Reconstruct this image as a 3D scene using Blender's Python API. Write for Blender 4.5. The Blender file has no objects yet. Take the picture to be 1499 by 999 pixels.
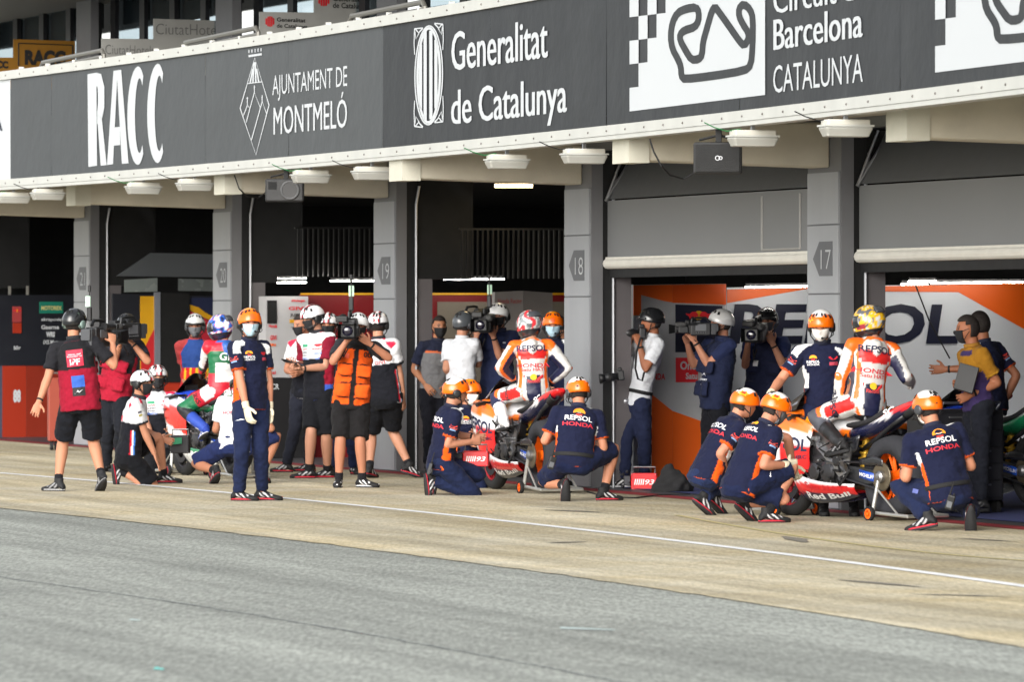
import bpy, bmesh, math, random
import numpy as np
from mathutils import Vector, Matrix, noise
from mathutils.bvhtree import BVHTree

random.seed(7)
scn = bpy.context.scene
COL = scn.collection

# ------------------------------------------------------------------ camera
FPX, HZ, CAMH = 8327.8, 466.2, 1.72          # focal length in photo pixels, horizon row, eye height
cam_d = bpy.data.cameras.new('camera')
cam_d.lens = 200.0; cam_d.sensor_width = 36.0
cam_d.clip_start = 1.0; cam_d.clip_end = 3000.0
cam_d.shift_y = -(499.5 - HZ) / 1499.0
cam_d.dof.use_dof = True; cam_d.dof.focus_distance = 52.0; cam_d.dof.aperture_fstop = 5.6
cam = bpy.data.objects.new('camera', cam_d); COL.objects.link(cam)
cam.location = (0, 0, CAMH); cam.rotation_euler = (math.radians(90), 0, 0)
scn.camera = cam

# ------------------------------------------------------------------ sky and sun (overcast)
SUN_EL, SUN_AZ = math.radians(24), math.radians(203)     # azimuth measured clockwise from +Y
w = bpy.data.worlds.new('World'); scn.world = w; w.use_nodes = True
nt = w.node_tree; nt.nodes.clear()
sky = nt.nodes.new('ShaderNodeTexSky'); sky.sky_type = 'NISHITA'; sky.sun_disc = False
sky.sun_elevation = SUN_EL; sky.sun_rotation = SUN_AZ
sky.dust_density = 2.0; sky.air_density = 1.0; sky.ozone_density = 1.0
hs = nt.nodes.new('ShaderNodeHueSaturation'); hs.inputs['Saturation'].default_value = 0.22
bg = nt.nodes.new('ShaderNodeBackground'); bg.inputs['Strength'].default_value = 0.14
wo = nt.nodes.new('ShaderNodeOutputWorld')
nt.links.new(sky.outputs[0], hs.inputs['Color']); nt.links.new(hs.outputs[0], bg.inputs['Color'])
nt.links.new(bg.outputs[0], wo.inputs[0])
sun_d = bpy.data.lights.new('sun', 'SUN'); sun_d.energy = 1.2; sun_d.angle = math.radians(50)
sun_d.color = (1.0, 0.96, 0.9)
sun = bpy.data.objects.new('sun', sun_d); COL.objects.link(sun)
sdir = Vector((math.sin(SUN_AZ) * math.cos(SUN_EL), math.cos(SUN_AZ) * math.cos(SUN_EL), math.sin(SUN_EL)))
sun.rotation_euler = sdir.to_track_quat('Z', 'Y').to_euler(); sun.location = sdir * 60
scn.view_settings.view_transform = 'Standard'; scn.view_settings.look = 'None'
scn.view_settings.exposure = 1.15; scn.view_settings.gamma = 1.0
scn.cycles.max_bounces = 6; scn.cycles.diffuse_bounces = 3

# ------------------------------------------------------------------ colours and materials
def lin(c):
    return tuple((v / 255 / 12.92) if v / 255 <= 0.04045 else ((v / 255 + 0.055) / 1.055) ** 2.4 for v in c)
def rgba(c): return (*lin(c), 1.0)
_M = {}
def mat(name, c, rough=0.6, metal=0.0, var=0.12, scale=6.0, bump=0.0, bscale=40.0, coat=0.0, emit=0.0, spec=0.5, stretch=None, bdist=0.01):
    """principled material, colour c in sRGB 0-255, broken up by noise"""
    if name in _M: return _M[name]
    m = bpy.data.materials.new(name); m.use_nodes = True; n = m.node_tree.nodes; l = m.node_tree.links
    b = n['Principled BSDF']; b.inputs['Roughness'].default_value = rough; b.inputs['Metallic'].default_value = metal
    b.inputs['Specular IOR Level'].default_value = spec
    if coat: b.inputs['Coat Weight'].default_value = coat; b.inputs['Coat Roughness'].default_value = 0.14
    if emit:
        b.inputs['Emission Color'].default_value = rgba(c); b.inputs['Emission Strength'].default_value = emit
    tc = n.new('ShaderNodeTexCoord'); co = tc.outputs['Object']
    if stretch:
        mp = n.new('ShaderNodeMapping'); mp.inputs['Scale'].default_value = stretch; l.new(co, mp.inputs[0]); co = mp.outputs[0]
    nz = n.new('ShaderNodeTexNoise'); nz.inputs['Scale'].default_value = scale; nz.inputs['Detail'].default_value = 5
    l.new(co, nz.inputs['Vector'])
    mx = n.new('ShaderNodeMix'); mx.data_type = 'RGBA'
    cc = lin(c)
    mx.inputs['A'].default_value = (*[v * (1 - var) for v in cc], 1); mx.inputs['B'].default_value = (*[min(1, v * (1 + var)) for v in cc], 1)
    l.new(nz.outputs['Fac'], mx.inputs['Factor']); l.new(mx.outputs['Result'], b.inputs['Base Color'])
    mr = n.new('ShaderNodeMapRange'); mr.inputs['To Min'].default_value = max(0.02, rough - 0.08); mr.inputs['To Max'].default_value = min(1, rough + 0.1)
    l.new(nz.outputs['Fac'], mr.inputs['Value']); l.new(mr.outputs[0], b.inputs['Roughness'])
    if bump:
        n2 = n.new('ShaderNodeTexNoise'); n2.inputs['Scale'].default_value = bscale; n2.inputs['Detail'].default_value = 4
        l.new(tc.outputs['Object'], n2.inputs['Vector'])
        bp = n.new('ShaderNodeBump'); bp.inputs['Strength'].default_value = bump; bp.inputs['Distance'].default_value = bdist
        l.new(n2.outputs['Fac'], bp.inputs['Height']); l.new(bp.outputs[0], b.inputs['Normal'])
    _M[name] = m
    return m
def vcmat(name, rough=0.8, coat=0.0, bump=0.0, bscale=60, var=0.1, sheen=0.0, metal=0.0, spec=0.4, bdist=0.01):
    """material whose colour pattern is stored on the mesh (attribute Col)"""
    if name in _M: return _M[name]
    m = mat(name, (128, 128, 128), rough=rough, coat=coat, bump=bump, bscale=bscale, metal=metal, spec=spec, bdist=bdist)
    n = m.node_tree.nodes; l = m.node_tree.links; b = n['Principled BSDF']
    at = n.new('ShaderNodeAttribute'); at.attribute_name = 'Col'
    nz = n.new('ShaderNodeTexNoise'); nz.inputs['Scale'].default_value = 14; nz.inputs['Detail'].default_value = 4
    mr = n.new('ShaderNodeMapRange'); mr.inputs['To Min'].default_value = 1 - var; mr.inputs['To Max'].default_value = 1 + var
    l.new(nz.outputs['Fac'], mr.inputs['Value'])
    mx = n.new('ShaderNodeMix'); mx.data_type = 'RGBA'; mx.blend_type = 'MULTIPLY'; mx.inputs['Factor'].default_value = 1
    l.new(at.outputs['Color'], mx.inputs['A']); l.new(mr.outputs[0], mx.inputs['B'])
    l.new(mx.outputs['Result'], b.inputs['Base Color'])
    if sheen: b.inputs['Sheen Weight'].default_value = sheen
    return m

# ------------------------------------------------------------------ objects
def thing(name, label, cat, loc=(0, 0, 0), rz=0.0, group=None):
    o = bpy.data.objects.new(name, None); COL.objects.link(o); o.empty_display_size = 0.2
    o.location = loc; o.rotation_euler = (0, 0, rz); o['label'] = label; o['category'] = cat
    if group: o['group'] = group
    return o
def tag(o, label, cat, group=None):
    o['label'] = label; o['category'] = cat
    if group: o['group'] = group
    return o
def link(name, me, m=None, parent=None, smooth=False):
    o = bpy.data.objects.new(name, me); COL.objects.link(o)
    if m is not None:
        for mm in (m if isinstance(m, (list, tuple)) else [m]): me.materials.append(mm)
    if parent is not None: o.parent = parent
    if smooth: me.polygons.foreach_set('use_smooth', [True] * len(me.polygons))
    return o
def mesh(verts, faces, name='mesh'):
    me = bpy.data.meshes.new(name); me.from_pydata([tuple(v) for v in verts], [], faces); me.update(); return me
def obj(name, bm, m=None, parent=None, smooth=False, org=None):
    """link a bmesh as one object; org = world point the coordinates are taken relative to"""
    bmesh.ops.recalc_face_normals(bm, faces=bm.faces)
    if org is not None: bmesh.ops.translate(bm, verts=bm.verts, vec=-Vector(org))
    me = bpy.data.meshes.new(name); bm.to_mesh(me); bm.free()
    return link(name, me, m, parent, smooth)
def structure(o): o['kind'] = 'structure'; return o

# ------------------------------------------------------------------ shapes (added to a bmesh)
def BM(): return bmesh.new()
def box(bm, c, s, M=None, bev=0.0):
    r = bmesh.ops.create_cube(bm, size=1.0); vs = r['verts']
    bmesh.ops.scale(bm, vec=s, verts=vs)
    if bev:
        es = list({e for v in vs for e in v.link_edges})
        rb = bmesh.ops.bevel(bm, geom=es, offset=bev, segments=2, affect='EDGES', profile=0.5)
        vs = list({v for f in rb['faces'] for v in f.verts} | {v for v in vs if v.is_valid})
    T = Matrix.Translation(Vector(c))
    bmesh.ops.transform(bm, matrix=T if M is None else T @ M.to_4x4(), verts=vs)
    return vs
def prism(bm, pts, ext):
    """closed polygon pts (3D) extruded by vector ext"""
    a = [bm.verts.new(p) for p in pts]; b = [bm.verts.new(Vector(p) + Vector(ext)) for p in pts]; n = len(a)
    bm.faces.new(a); bm.faces.new(b[::-1])
    for i in range(n): bm.faces.new((a[i], b[i], b[(i + 1) % n], a[(i + 1) % n]))
    return a + b
def frame_of(t):
    t = t.normalized(); up = Vector((0, 0, 1)) if abs(t.z) < 0.95 else Vector((0, 1, 0))
    x = up.cross(t).normalized(); return x, t.cross(x)
def tube(bm, pts, r, seg=10, cap=True):
    """round tube along pts; r number or list"""
    pts = [Vector(p) for p in pts]; n = len(pts); rs = r if isinstance(r, (list, tuple)) else [r] * n
    rings = []; x = None
    for i, p in enumerate(pts):
        t = (pts[min(i + 1, n - 1)] - pts[max(i - 1, 0)]).normalized()
        if x is None: x, y = frame_of(t)
        else:
            x = (x - t * x.dot(t)).normalized(); y = t.cross(x)
        rings.append([bm.verts.new(p + (x * math.cos(a) + y * math.sin(a)) * rs[i]) for a in [2 * math.pi * k / seg for k in range(seg)]])
    for i in range(n - 1):
        for k in range(seg):
            bm.faces.new((rings[i][k], rings[i][(k + 1) % seg], rings[i + 1][(k + 1) % seg], rings[i + 1][k]))
    if cap: bm.faces.new(rings[0][::-1]); bm.faces.new(rings[-1])
    return rings
def lathe(bm, prof, c=(0, 0, 0), axis=(0, 0, 1), seg=28, closed=False):
    """profile [(radius, height)] turned about axis through c"""
    a = Vector(axis).normalized(); x, y = frame_of(a); c = Vector(c); rings = []
    for r, h in prof:
        rings.append([bm.verts.new(c + a * h + (x * math.cos(t) + y * math.sin(t)) * r) for t in [2 * math.pi * k / seg for k in range(seg)]])
    m = len(rings)
    for i in range(m if closed else m - 1):
        A, B = rings[i], rings[(i + 1) % m]
        for k in range(seg): bm.faces.new((A[k], A[(k + 1) % seg], B[(k + 1) % seg], B[k]))
    if not closed:
        bm.faces.new(rings[0][::-1]); bm.faces.new(rings[-1])
def torus(bm, c, axis, R, r, seg=36, ps=12, sx=1.0):
    lathe(bm, [(R + r * math.cos(t), r * sx * math.sin(t)) for t in [2 * math.pi * k / ps for k in range(ps)]], c, axis, seg, True)
def grid(bm, P):
    """surface over a 2D array of points"""
    V = [[bm.verts.new(p) for p in row] for row in P]
    for i in range(len(V) - 1):
        for j in range(len(V[0]) - 1):
            bm.faces.new((V[i][j], V[i][j + 1], V[i + 1][j + 1], V[i + 1][j]))
    return V
def ball(bm, c, r, sub=2, M=None):
    rr = bmesh.ops.create_icosphere(bm, subdivisions=sub, radius=1.0); vs = rr['verts']
    s = (r, r, r) if isinstance(r, (int, float)) else r
    bmesh.ops.scale(bm, vec=s, verts=vs)
    bmesh.ops.transform(bm, matrix=Matrix.Translation(Vector(c)) @ (M.to_4x4() if M is not None else Matrix()), verts=vs)
    return vs

# ------------------------------------------------------------------ photo measurements -> places
def P(px, py, Y): return Vector(((px - 749.5) / FPX * Y, Y, CAMH + (HZ - py) / FPX * Y))
def gy(py): return CAMH * FPX / (py - HZ)              # distance of a ground point seen at row py
def G(px, py): Y = gy(py); return Vector(((px - 749.5) / FPX * Y, Y, 0))
X0, Z0, AL, KAP, BAY = .5764, 57.9677, 1.251, .0009, 6.7064
def fc(s, off=0.0, z=0.0):
    """point on the facade line: s metres to the right of pillar 18, off metres out over the pit lane"""
    a = AL + KAP * s
    x = X0 + (math.sin(a) - math.sin(AL)) / KAP; y = Z0 + (math.cos(a) - math.cos(AL)) / KAP
    return Vector((x - off * math.sin(a), y - off * math.cos(a), z))
def es(s): a = AL + KAP * s; return Vector((math.cos(a), -math.sin(a), 0))       # along the facade (to the right)
def en(s): a = AL + KAP * s; return Vector((-math.sin(a), -math.cos(a), 0))      # out over the lane
_CB = (0.00144302, 0.00494014, 0.01418006)
_tab = []
def _fas(px):
    t = px / 1000; Y = 1 / (_CB[0] * t * t + _CB[1] * t + _CB[2]); return Vector(((px - 749.5) / FPX * Y, Y, 0))
_px = np.linspace(-260, 1760, 405); _fp = [_fas(p) for p in _px]
_fa = np.concatenate([[0], np.cumsum([(_fp[i + 1] - _fp[i]).length for i in range(404)])])
def fas(px, py=None, lift=0.0, z=None):
    """point on the signboard fascia seen at photo column px (and row py), lift metres proud of it"""
    p = _fas(px); d = (_fas(px + 2) - _fas(px - 2)).normalized(); n = Vector((d.y, -d.x, 0))
    zz = z if z is not None else CAMH + (HZ - py) / FPX * p.y
    return Vector((p.x, p.y, zz)) + n * lift
def fas_arc(px): return float(np.interp(px, _px, _fa))
def fas_at(a, z, lift=0.0): return fas(float(np.interp(a, _fa, _px)), lift=lift, z=z)
class Plane:
    """a vertical surface; at(px,py) = the place on it seen there in the photo"""
    def __init__(s, o, n): s.o = Vector(o); s.n = Vector(n).normalized()
    def at(s, px, py, lift=0.0):
        d = P(px, py, 1.0) - Vector((0, 0, CAMH)); c = Vector((0, 0, CAMH))
        t = (s.o - c).dot(s.n) / d.dot(s.n); return c + d * t + s.n * lift
def slab(bm, pl, pts, lift=0.004, th=None):
    """flat polygon given by photo points, lying on plane pl, raised by lift, th thick"""
    th = lift if th is None else th
    return prism(bm, [pl.at(x, y, lift) for x, y in pts], pl.n * -th)

# ------------------------------------------------------------------ lettering
_TX = {}
def text2d(s, bold=0.0, shear=0.0):
    """flat letters as (verts, faces) with cap height 1, starting at x=0"""
    k = (s, bold, shear)
    if k in _TX: return _TX[k]
    cu = bpy.data.curves.new('t', 'FONT'); cu.body = s; cu.size = 1; cu.offset = bold; cu.resolution_u = 3; cu.shear = shear
    o = bpy.data.objects.new('t', cu); COL.objects.link(o)
    dg = bpy.context.evaluated_depsgraph_get(); me = bpy.data.meshes.new_from_object(o.evaluated_get(dg))
    v = np.array([x.co[:] for x in me.vertices]) if len(me.vertices) else np.zeros((1, 3)); f = [tuple(p.vertices) for p in me.polygons]
    bpy.data.objects.remove(o); bpy.data.curves.remove(cu); bpy.data.meshes.remove(me)
    v[:, 0] -= v[:, 0].min(); v[:, :2] /= 0.729
    _TX[k] = (v[:, :2], f); return _TX[k]
def put2d(bm, vf, fn):
    vs = [bm.verts.new(fn(float(x), float(y))) for x, y in vf[0]]
    for f in vf[1]:
        try: bm.faces.new([vs[i] for i in f])
        except ValueError: pass
def text_plane(bm, pl, s, x0, x1, yb, yt, bold=0.0, lift=0.006, yb1=None, yt1=None, shear=0.0):
    """letters on plane pl filling the photo box x0..x1, baseline yb, cap line yt (other values at the right end)"""
    vf = text2d(s, bold, shear); wd = vf[0][:, 0].max()
    a, b, c = pl.at(x0, yb, lift), pl.at(x1, yb if yb1 is None else yb1, lift), pl.at(x0, yt, lift)
    put2d(bm, vf, lambda x, y: a + (b - a) * (x / wd) + (c - a) * y)
def flat(name, bm, m, parent=None, org=None):
    if org is not None: bmesh.ops.translate(bm, verts=bm.verts, vec=-Vector(org))
    me = bpy.data.meshes.new(name); bm.to_mesh(me); bm.free(); return link(name, me, m, parent)
# ================================================================== GROUND
def ground_mat(name, base, dark, streak, sc=1.0, grain=0.35):
    """worn paving: fine grain, broad blotches and tyre streaks running along the lane"""
    m = bpy.data.materials.new(name); m.use_nodes = True; n = m.node_tree.nodes; l = m.node_tree.links; b = n['Principled BSDF']
    tc = n.new('ShaderNodeTexCoord')
    rot = n.new('ShaderNodeMapping'); rot.inputs['Rotation'].default_value = (0, 0, AL); l.new(tc.outputs['Object'], rot.inputs[0])
    def nz(scale, detail, st=None, rough=0.6):
        t = n.new('ShaderNodeTexNoise'); t.inputs['Scale'].default_value = scale; t.inputs['Detail'].default_value = detail; t.inputs['Roughness'].default_value = rough
        if st:
            mp = n.new('ShaderNodeMapping'); mp.inputs['Scale'].default_value = st; l.new(rot.outputs[0], mp.inputs[0]); l.new(mp.outputs[0], t.inputs['Vector'])
        else: l.new(rot.outputs[0], t.inputs['Vector'])
        return t.outputs['Fac']
    def ramp(f, a, bb, ca, cb):
        r = n.new('ShaderNodeValToRGB'); r.color_ramp.elements[0].position = a; r.color_ramp.elements[1].position = bb
        r.color_ramp.elements[0].color = ca; r.color_ramp.elements[1].color = cb; l.new(f, r.inputs[0]); return r.outputs[0]
    def mul(a, bb, fac=1.0):
        x = n.new('ShaderNodeMix'); x.data_type = 'RGBA'; x.blend_type = 'MULTIPLY'; x.inputs['Factor'].default_value = fac
        l.new(a, x.inputs['A']); l.new(bb, x.inputs['B']); return x.outputs['Result']
    c = ramp(nz(0.7, 6), 0.3, 0.7, rgba(dark), rgba(base))
    g = lambda v: (v, v, v, 1)
    c = mul(c, ramp(nz(1.0, 5, (0.10, 2.6, 1), 0.65), 0.36, 0.62, g(1 - streak), g(1.05)))
    c = mul(c, ramp(nz(1.0, 4, (0.05, 0.7, 1), 0.5), 0.40, 0.60, g(1 - streak * 0.8), g(1.04)))
    c = mul(c, ramp(nz(1.0, 3, (0.35, 9.0, 1), 0.6), 0.30, 0.50, g(1 - streak * 0.5), g(1.0)))
    mg = n.new('ShaderNodeMapping'); mg.inputs['Scale'].default_value = (34 * sc, 4.2 * sc, 1); l.new(tc.outputs['Object'], mg.inputs[0])
    tg = n.new('ShaderNodeTexNoise'); tg.inputs['Scale'].default_value = 1; tg.inputs['Detail'].default_value = 2; tg.inputs['Roughness'].default_value = .7; l.new(mg.outputs[0], tg.inputs['Vector'])
    c = mul(c, ramp(tg.outputs['Fac'], 0.34, 0.68, g(1 - grain), g(1 + grain * 0.45)))
    c = mul(c, ramp(nz(11 * sc, 3), 0.35, 0.65, g(1 - grain * 0.35), g(1 + grain * 0.2)))
    l.new(c, b.inputs['Base Color']); b.inputs['Roughness'].default_value = 0.85; b.inputs['Specular IOR Level'].default_value = 0.3
    bp = n.new('ShaderNodeBump'); bp.inputs['Strength'].default_value = 0.5; bp.inputs['Distance'].default_value = 0.008
    l.new(nz(60 * sc, 3), bp.inputs['Height']); l.new(bp.outputs[0], b.inputs['Normal'])
    return m
M_ASPH = ground_mat('asphalt_worn', (174, 177, 168), (158, 161, 153), 0.22, 1.0, 0.34)
M_APRON = ground_mat('concrete_apron', (213, 205, 182), (194, 178, 140), 0.27, 0.9, 0.20)
bm = BM(); g = 900
vs = [bm.verts.new(p) for p in ((-g, -50, -0.002), (g, -50, -0.002), (g, 2 * g, -0.002), (-g, 2 * g, -0.002))]; bm.faces.new(vs)
structure(obj('asphalt', bm, M_ASPH))
def fit(pts):
    pts = np.array(pts, float); return np.polyfit(pts[:, 0] / 1000, (pts[:, 1] - HZ) / (CAMH * FPX), 2)
def along(cf, px, z=0.0, dd=0.0):
    Y = 1 / np.polyval(cf, px / 1000); return Vector(((px - 749.5) / FPX * Y, Y, z)) + en(0) * dd
C_EDGE = fit([(0, 744.5), (180, 763.5), (323, 780), (500, 802), (752, 832), (1000, 867.5), (1252, 909.5), (1499, 949)])
C_WHITE = fit([(0, 694), (470, 735), (870, 780), (1499, 860)])
C_CRACK = fit([(0, 845), (252, 883), (500, 923), (752, 967), (895, 998)])
C_YEL = fit([(1000, 757), (1140, 784), (1300, 803), (1499, 823)])
def strip(name, A, B, z, m, n=60):
    bm = BM(); ra = [bm.verts.new((p.x, p.y, z)) for p in A]; rb = [bm.verts.new((p.x, p.y, z)) for p in B]
    for i in range(len(ra) - 1): bm.faces.new((ra[i], ra[i + 1], rb[i + 1], rb[i]))
    bmesh.ops.recalc_face_normals(bm, faces=bm.faces)
    for f in bm.faces:
        if f.normal.z < 0: f.normal_flip()
    return structure(flat(name, bm, m))
PXS = list(np.linspace(-220, 1720, 98))
def wob(p, i, a=0.05): return p + en(0) * (noise.noise(Vector((i * 1.3, a * 50, 0))) * a)
edge = [along(C_EDGE, -220) - es(-20) * 45] + [wob(along(C_EDGE, p), i, 0.06) for i, p in enumerate(PXS)]
inner = [fc(-70, -14)] + [fc(s, -14) for s in np.linspace(-27, 19, 98)]
strip('concrete_apron', edge, inner, 0.004, M_APRON)
strip('white_lane_line', [along(C_WHITE, p, 0, 0.06) for p in PXS], [along(C_WHITE, p, 0, -0.055) for p in PXS], 0.008, mat('lane_paint', (230, 232, 230), 0.7, var=0.28, scale=3, bump=0.2))
strip('yellow_box_line', [along(C_YEL, p, 0, 0.03) for p in np.linspace(990, 1720, 30)], [along(C_YEL, p, 0, -0.03) for p in np.linspace(990, 1720, 30)], 0.008, mat('worn_yellow', (184, 172, 122), 0.8, var=0.2, scale=5))
strip('tarmac_joint', [wob(along(C_CRACK, p), i, 0.03) for i, p in enumerate(PXS)], [wob(along(C_CRACK, p, 0, 0.012 + 0.02 * abs(noise.noise(Vector((i * 2.1, 5, 0))))), i, 0.03) for i, p in enumerate(PXS)], 0.002, mat('tar_seam', (96, 100, 102), 0.8))
SS = list(np.linspace(-28, 19, 60))
strip('red_threshold_band', [fc(s, 0.30) for s in SS], [fc(s, 0.03) for s in SS], 0.008, mat('red_paint_floor', (140, 38, 44), 0.7, var=0.25, scale=4))
strip('garage_floor', [fc(s, 0.03) for s in SS], [fc(s, -12) for s in SS], 0.010, mat('garage_floor_grey', (70, 70, 74), 0.45, var=0.1, scale=2))
strip('blue_floor_mat', [fc(s, -0.25) for s in np.linspace(-.2, 18, 20)], [fc(s, -5) for s in np.linspace(-.2, 18, 20)], 0.016, mat('blue_carpet', (34, 44, 96), 0.95, var=0.15))
# skid marks and stray paint dabs
M_SKID = mat('rubber_mark', (122, 117, 106), 0.85, var=0.3, scale=9)
for k, (x, y, x2, y2, wd) in enumerate([(795, 748, 880, 752, .10), (1145, 787, 1178, 796, .10), (1400, 790, 1488, 795, .06), (1225, 851, 1350, 862, .07), (800, 797, 860, 795, .07), (1330, 872, 1480, 876, .05), (80, 640, 130, 640, .1)]):
    a, b = G(x, y), G(x2, y2); t = (b - a).normalized(); nrm = Vector((-t.y, t.x, 0)) * wd
    bm = BM(); N = 8; up, dn = [], []
    for i in range(N + 1):
        q = a + (b - a) * i / N; ww = (0.25 + math.sin(math.pi * i / N)) * (0.6 + 0.4 * random.random())
        up.append(bm.verts.new(q + nrm * ww + Vector((0, 0, .009)))); dn.append(bm.verts.new(q - nrm * ww * .6 + Vector((0, 0, .009))))
    for i in range(N): bm.faces.new((dn[i], dn[i + 1], up[i + 1], up[i]))
    structure(flat('skid_mark' if k < 6 else 'worn_paint_patch', bm, M_SKID if k < 6 else mat('worn_orange', (176, 104, 70), .8)))

M_TEAL = mat('teal_paint', (120, 206, 196), .8, var=.2)
for x, y, x2, y2 in ((226, 979, 240, 981), (190, 908, 205, 909), (820, 920, 900, 923)):
    a, b = G(x, y), G(x2, y2); d = Vector((0, .10, 0)); bm = BM(); bm.faces.new([bm.verts.new(p + Vector((0, 0, .001))) for p in (a - d, b - d * .4, b + d * .5, a + d)])
    structure(flat('paint_dab', bm, M_TEAL if y > 950 else mat('pale_dab', (176, 190, 186), .8)))

# ================================================================== PIT BUILDING
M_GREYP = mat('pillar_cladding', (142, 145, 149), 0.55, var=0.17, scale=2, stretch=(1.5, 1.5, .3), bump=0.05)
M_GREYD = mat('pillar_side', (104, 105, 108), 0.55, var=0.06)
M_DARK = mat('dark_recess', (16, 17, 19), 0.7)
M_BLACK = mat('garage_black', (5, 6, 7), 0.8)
M_CREAM = mat('cream_concrete', (190, 184, 168), 0.75, var=0.24, scale=3, bump=0.15, bscale=20)
M_WHITEM = mat('white_metal', (180, 181, 176), 0.45, var=0.14, scale=4, stretch=(1, 1, .4))
M_ALU = mat('aluminium', (170, 172, 176), 0.35, metal=0.9, var=0.05)
M_NAVYP = mat('navy_print', (16, 20, 44), 0.5)
M_WHITEP = mat('white_print', (184, 188, 191), 0.5, var=0.03)
M_REDP = mat('red_print', (206, 30, 40), 0.5)
bld = thing('pit_building', 'long grey pit lane building with numbered pillars and open garages under a canopy', 'building', fc(0, 0))
BO = bld.location.copy()
SP = {22: -26.8, 21: -20.12, 20: -13.375, 19: -6.722, 18: -.112, 17: 6.76, 16: 13.41}
ZT = 3.03
def fbox(bm, s0, s1, o0, o1, z0, z1, n=1):
    """box following the facade between stations s0..s1 and offsets o0..o1"""
    for i in range(n):
        a, b = s0 + (s1 - s0) * i / n, s0 + (s1 - s0) * (i + 1) / n
        lo = [fc(a, o0, z0), fc(b, o0, z0), fc(b, o1, z0), fc(a, o1, z0)]
        prism(bm, lo, (0, 0, z1 - z0))
def plane_front(s, off=0.0): return Plane(fc(s + .4, off), en(s + .4))
def plane_side(s): return Plane(fc(s, 0), es(s))
for num, s in SP.items():
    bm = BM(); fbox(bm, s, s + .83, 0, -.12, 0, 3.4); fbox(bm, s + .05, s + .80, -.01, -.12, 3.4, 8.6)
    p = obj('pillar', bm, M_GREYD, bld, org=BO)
    for z0, z1 in ((0.02, 1.93), (1.945, 2.552), (2.567, ZT)):      # cladding sheets, joints left open
        bm = BM(); fbox(bm, s + .03, s + .80, .018, .001, z0, z1); obj('cladding_panel', bm, M_GREYP, p, org=BO)
    bm = BM(); c = fc(s + .46, .022, 2.255)
    e, u, n = es(s), Vector((0, 0, 1)), en(s)
    hx, hz = .26, .155
    pts = [(-.28, 0), (-.12, .155), (.20, .155), (.20, -.155), (-.12, -.155)]
    prism(bm, [c + e * x + u * z for x, z in pts], n * -.004)
    obj('number_plate', bm, mat('plate_grey', (84, 86, 90), 0.5), p, org=BO)
    if num < 22:
        bm = BM(); vf = text2d(str(num), -.012); wd = vf[0][:, 0].max(); tw = .25
        put2d(bm, vf, lambda x, y: c + n * .004 + e * (-.075 + x / wd * tw) + u * (-.095 + y * .19))
        flat('garage_number', bm, mat('number_print', (170, 173, 176), .5), p, org=BO)
    # door jamb set back to the right of the pillar, with its guide rail
    bm = BM(); fbox(bm, s + .60, s + .815, -.12, -.24, 0, 3.4); obj('door_slot', bm, M_DARK, bld, org=BO)
    bm = BM(); fbox(bm, s + .70, s + .835, -.24, -.42, 0, 2.16); obj('door_jamb', bm, mat('jamb_grey', (88, 84, 86), .6), bld, org=BO)
    bm = BM(); tube(bm, [fc(s + .85, -.225, 0), fc(s + .85, -.225, 3.0), fc(s + .85, -.26, 3.2)], .016); obj('guide_rail', bm, M_ALU, bld, org=BO)
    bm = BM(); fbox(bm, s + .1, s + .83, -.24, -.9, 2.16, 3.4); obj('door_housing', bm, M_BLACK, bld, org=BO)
    bm = BM(); torus(bm, fc(s + .838, -.37, .88), es(s), .02, .012, 16, 8); ball(bm, fc(s + .838, -.37, .88), .022); obj('lock_disc', bm, M_ALU, bld, org=BO)
    # canopy bracket beam with its end block
    bm = BM(); b0, b1 = s + .13, s + .55
    A = [fc(b0, 0.003, 3.075), fc(b1, 0.003, 3.075), fc(b1, 1.90, 3.125), fc(b0, 1.90, 3.125)]
    B = [fc(b0, 0.003, 3.48), fc(b1, 0.003, 3.48), fc(b1, 1.90, 3.44), fc(b0, 1.90, 3.44)]
    va = [bm.verts.new(q) for q in A]; vb = [bm.verts.new(q) for q in B]
    bm.faces.new(va[::-1]); bm.faces.new(vb)
    for i in range(4): bm.faces.new((va[i], va[(i + 1) % 4], vb[(i + 1) % 4], vb[i]))
    bmesh.ops.bevel(bm, geom=list(bm.edges), offset=.012, segments=1, affect='EDGES')
    bb = obj('canopy_beam', bm, M_CREAM, bld, org=BO)
    bm = BM(); fbox(bm, b0 - .01, b1 + .012, 1.72, 1.915, 3.10, 3.42); obj('beam_end_block', bm, mat('pale_block', (190, 188, 174), .7, bump=.15), bb, org=BO)
bm = BM(); fbox(bm, -28, 19, 0.0, -.10, 3.405, 3.62, 24); obj('lintel', bm, mat('lintel_grey', (104, 107, 110), .55), bld, org=BO)
# canopy soffit between facade and signboard, upper deck, back of the garages
bm = BM(); N = 60; A0, A1 = fas_arc(-220), fas_arc(1720)
arcs = [A0 + (A1 - A0) * i / N for i in range(N + 1)]
f0 = [fas_at(a, 3.42, -.06) for a in arcs]; k0 = [fc(s, .004, 3.50) for s in np.linspace(-27.5, 20, N + 1)]
for i in range(N):
    prism(bm, [f0[i], f0[i + 1], k0[i + 1], k0[i]], (0, 0, .12))
obj('canopy', bm, mat('soffit_cream', (176, 172, 158), .75, var=.1, scale=3, bump=.1), bld, org=BO)
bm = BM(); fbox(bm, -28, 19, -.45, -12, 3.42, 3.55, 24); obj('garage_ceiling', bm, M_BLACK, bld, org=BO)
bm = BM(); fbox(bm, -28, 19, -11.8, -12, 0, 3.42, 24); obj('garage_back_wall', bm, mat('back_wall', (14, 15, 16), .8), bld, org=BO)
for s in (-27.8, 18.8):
    bm = BM(); fbox(bm, s, s + .2, -.5, -11.8, 0, 3.42); obj('garage_side_wall', bm, M_BLACK, bld, org=BO)
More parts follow.
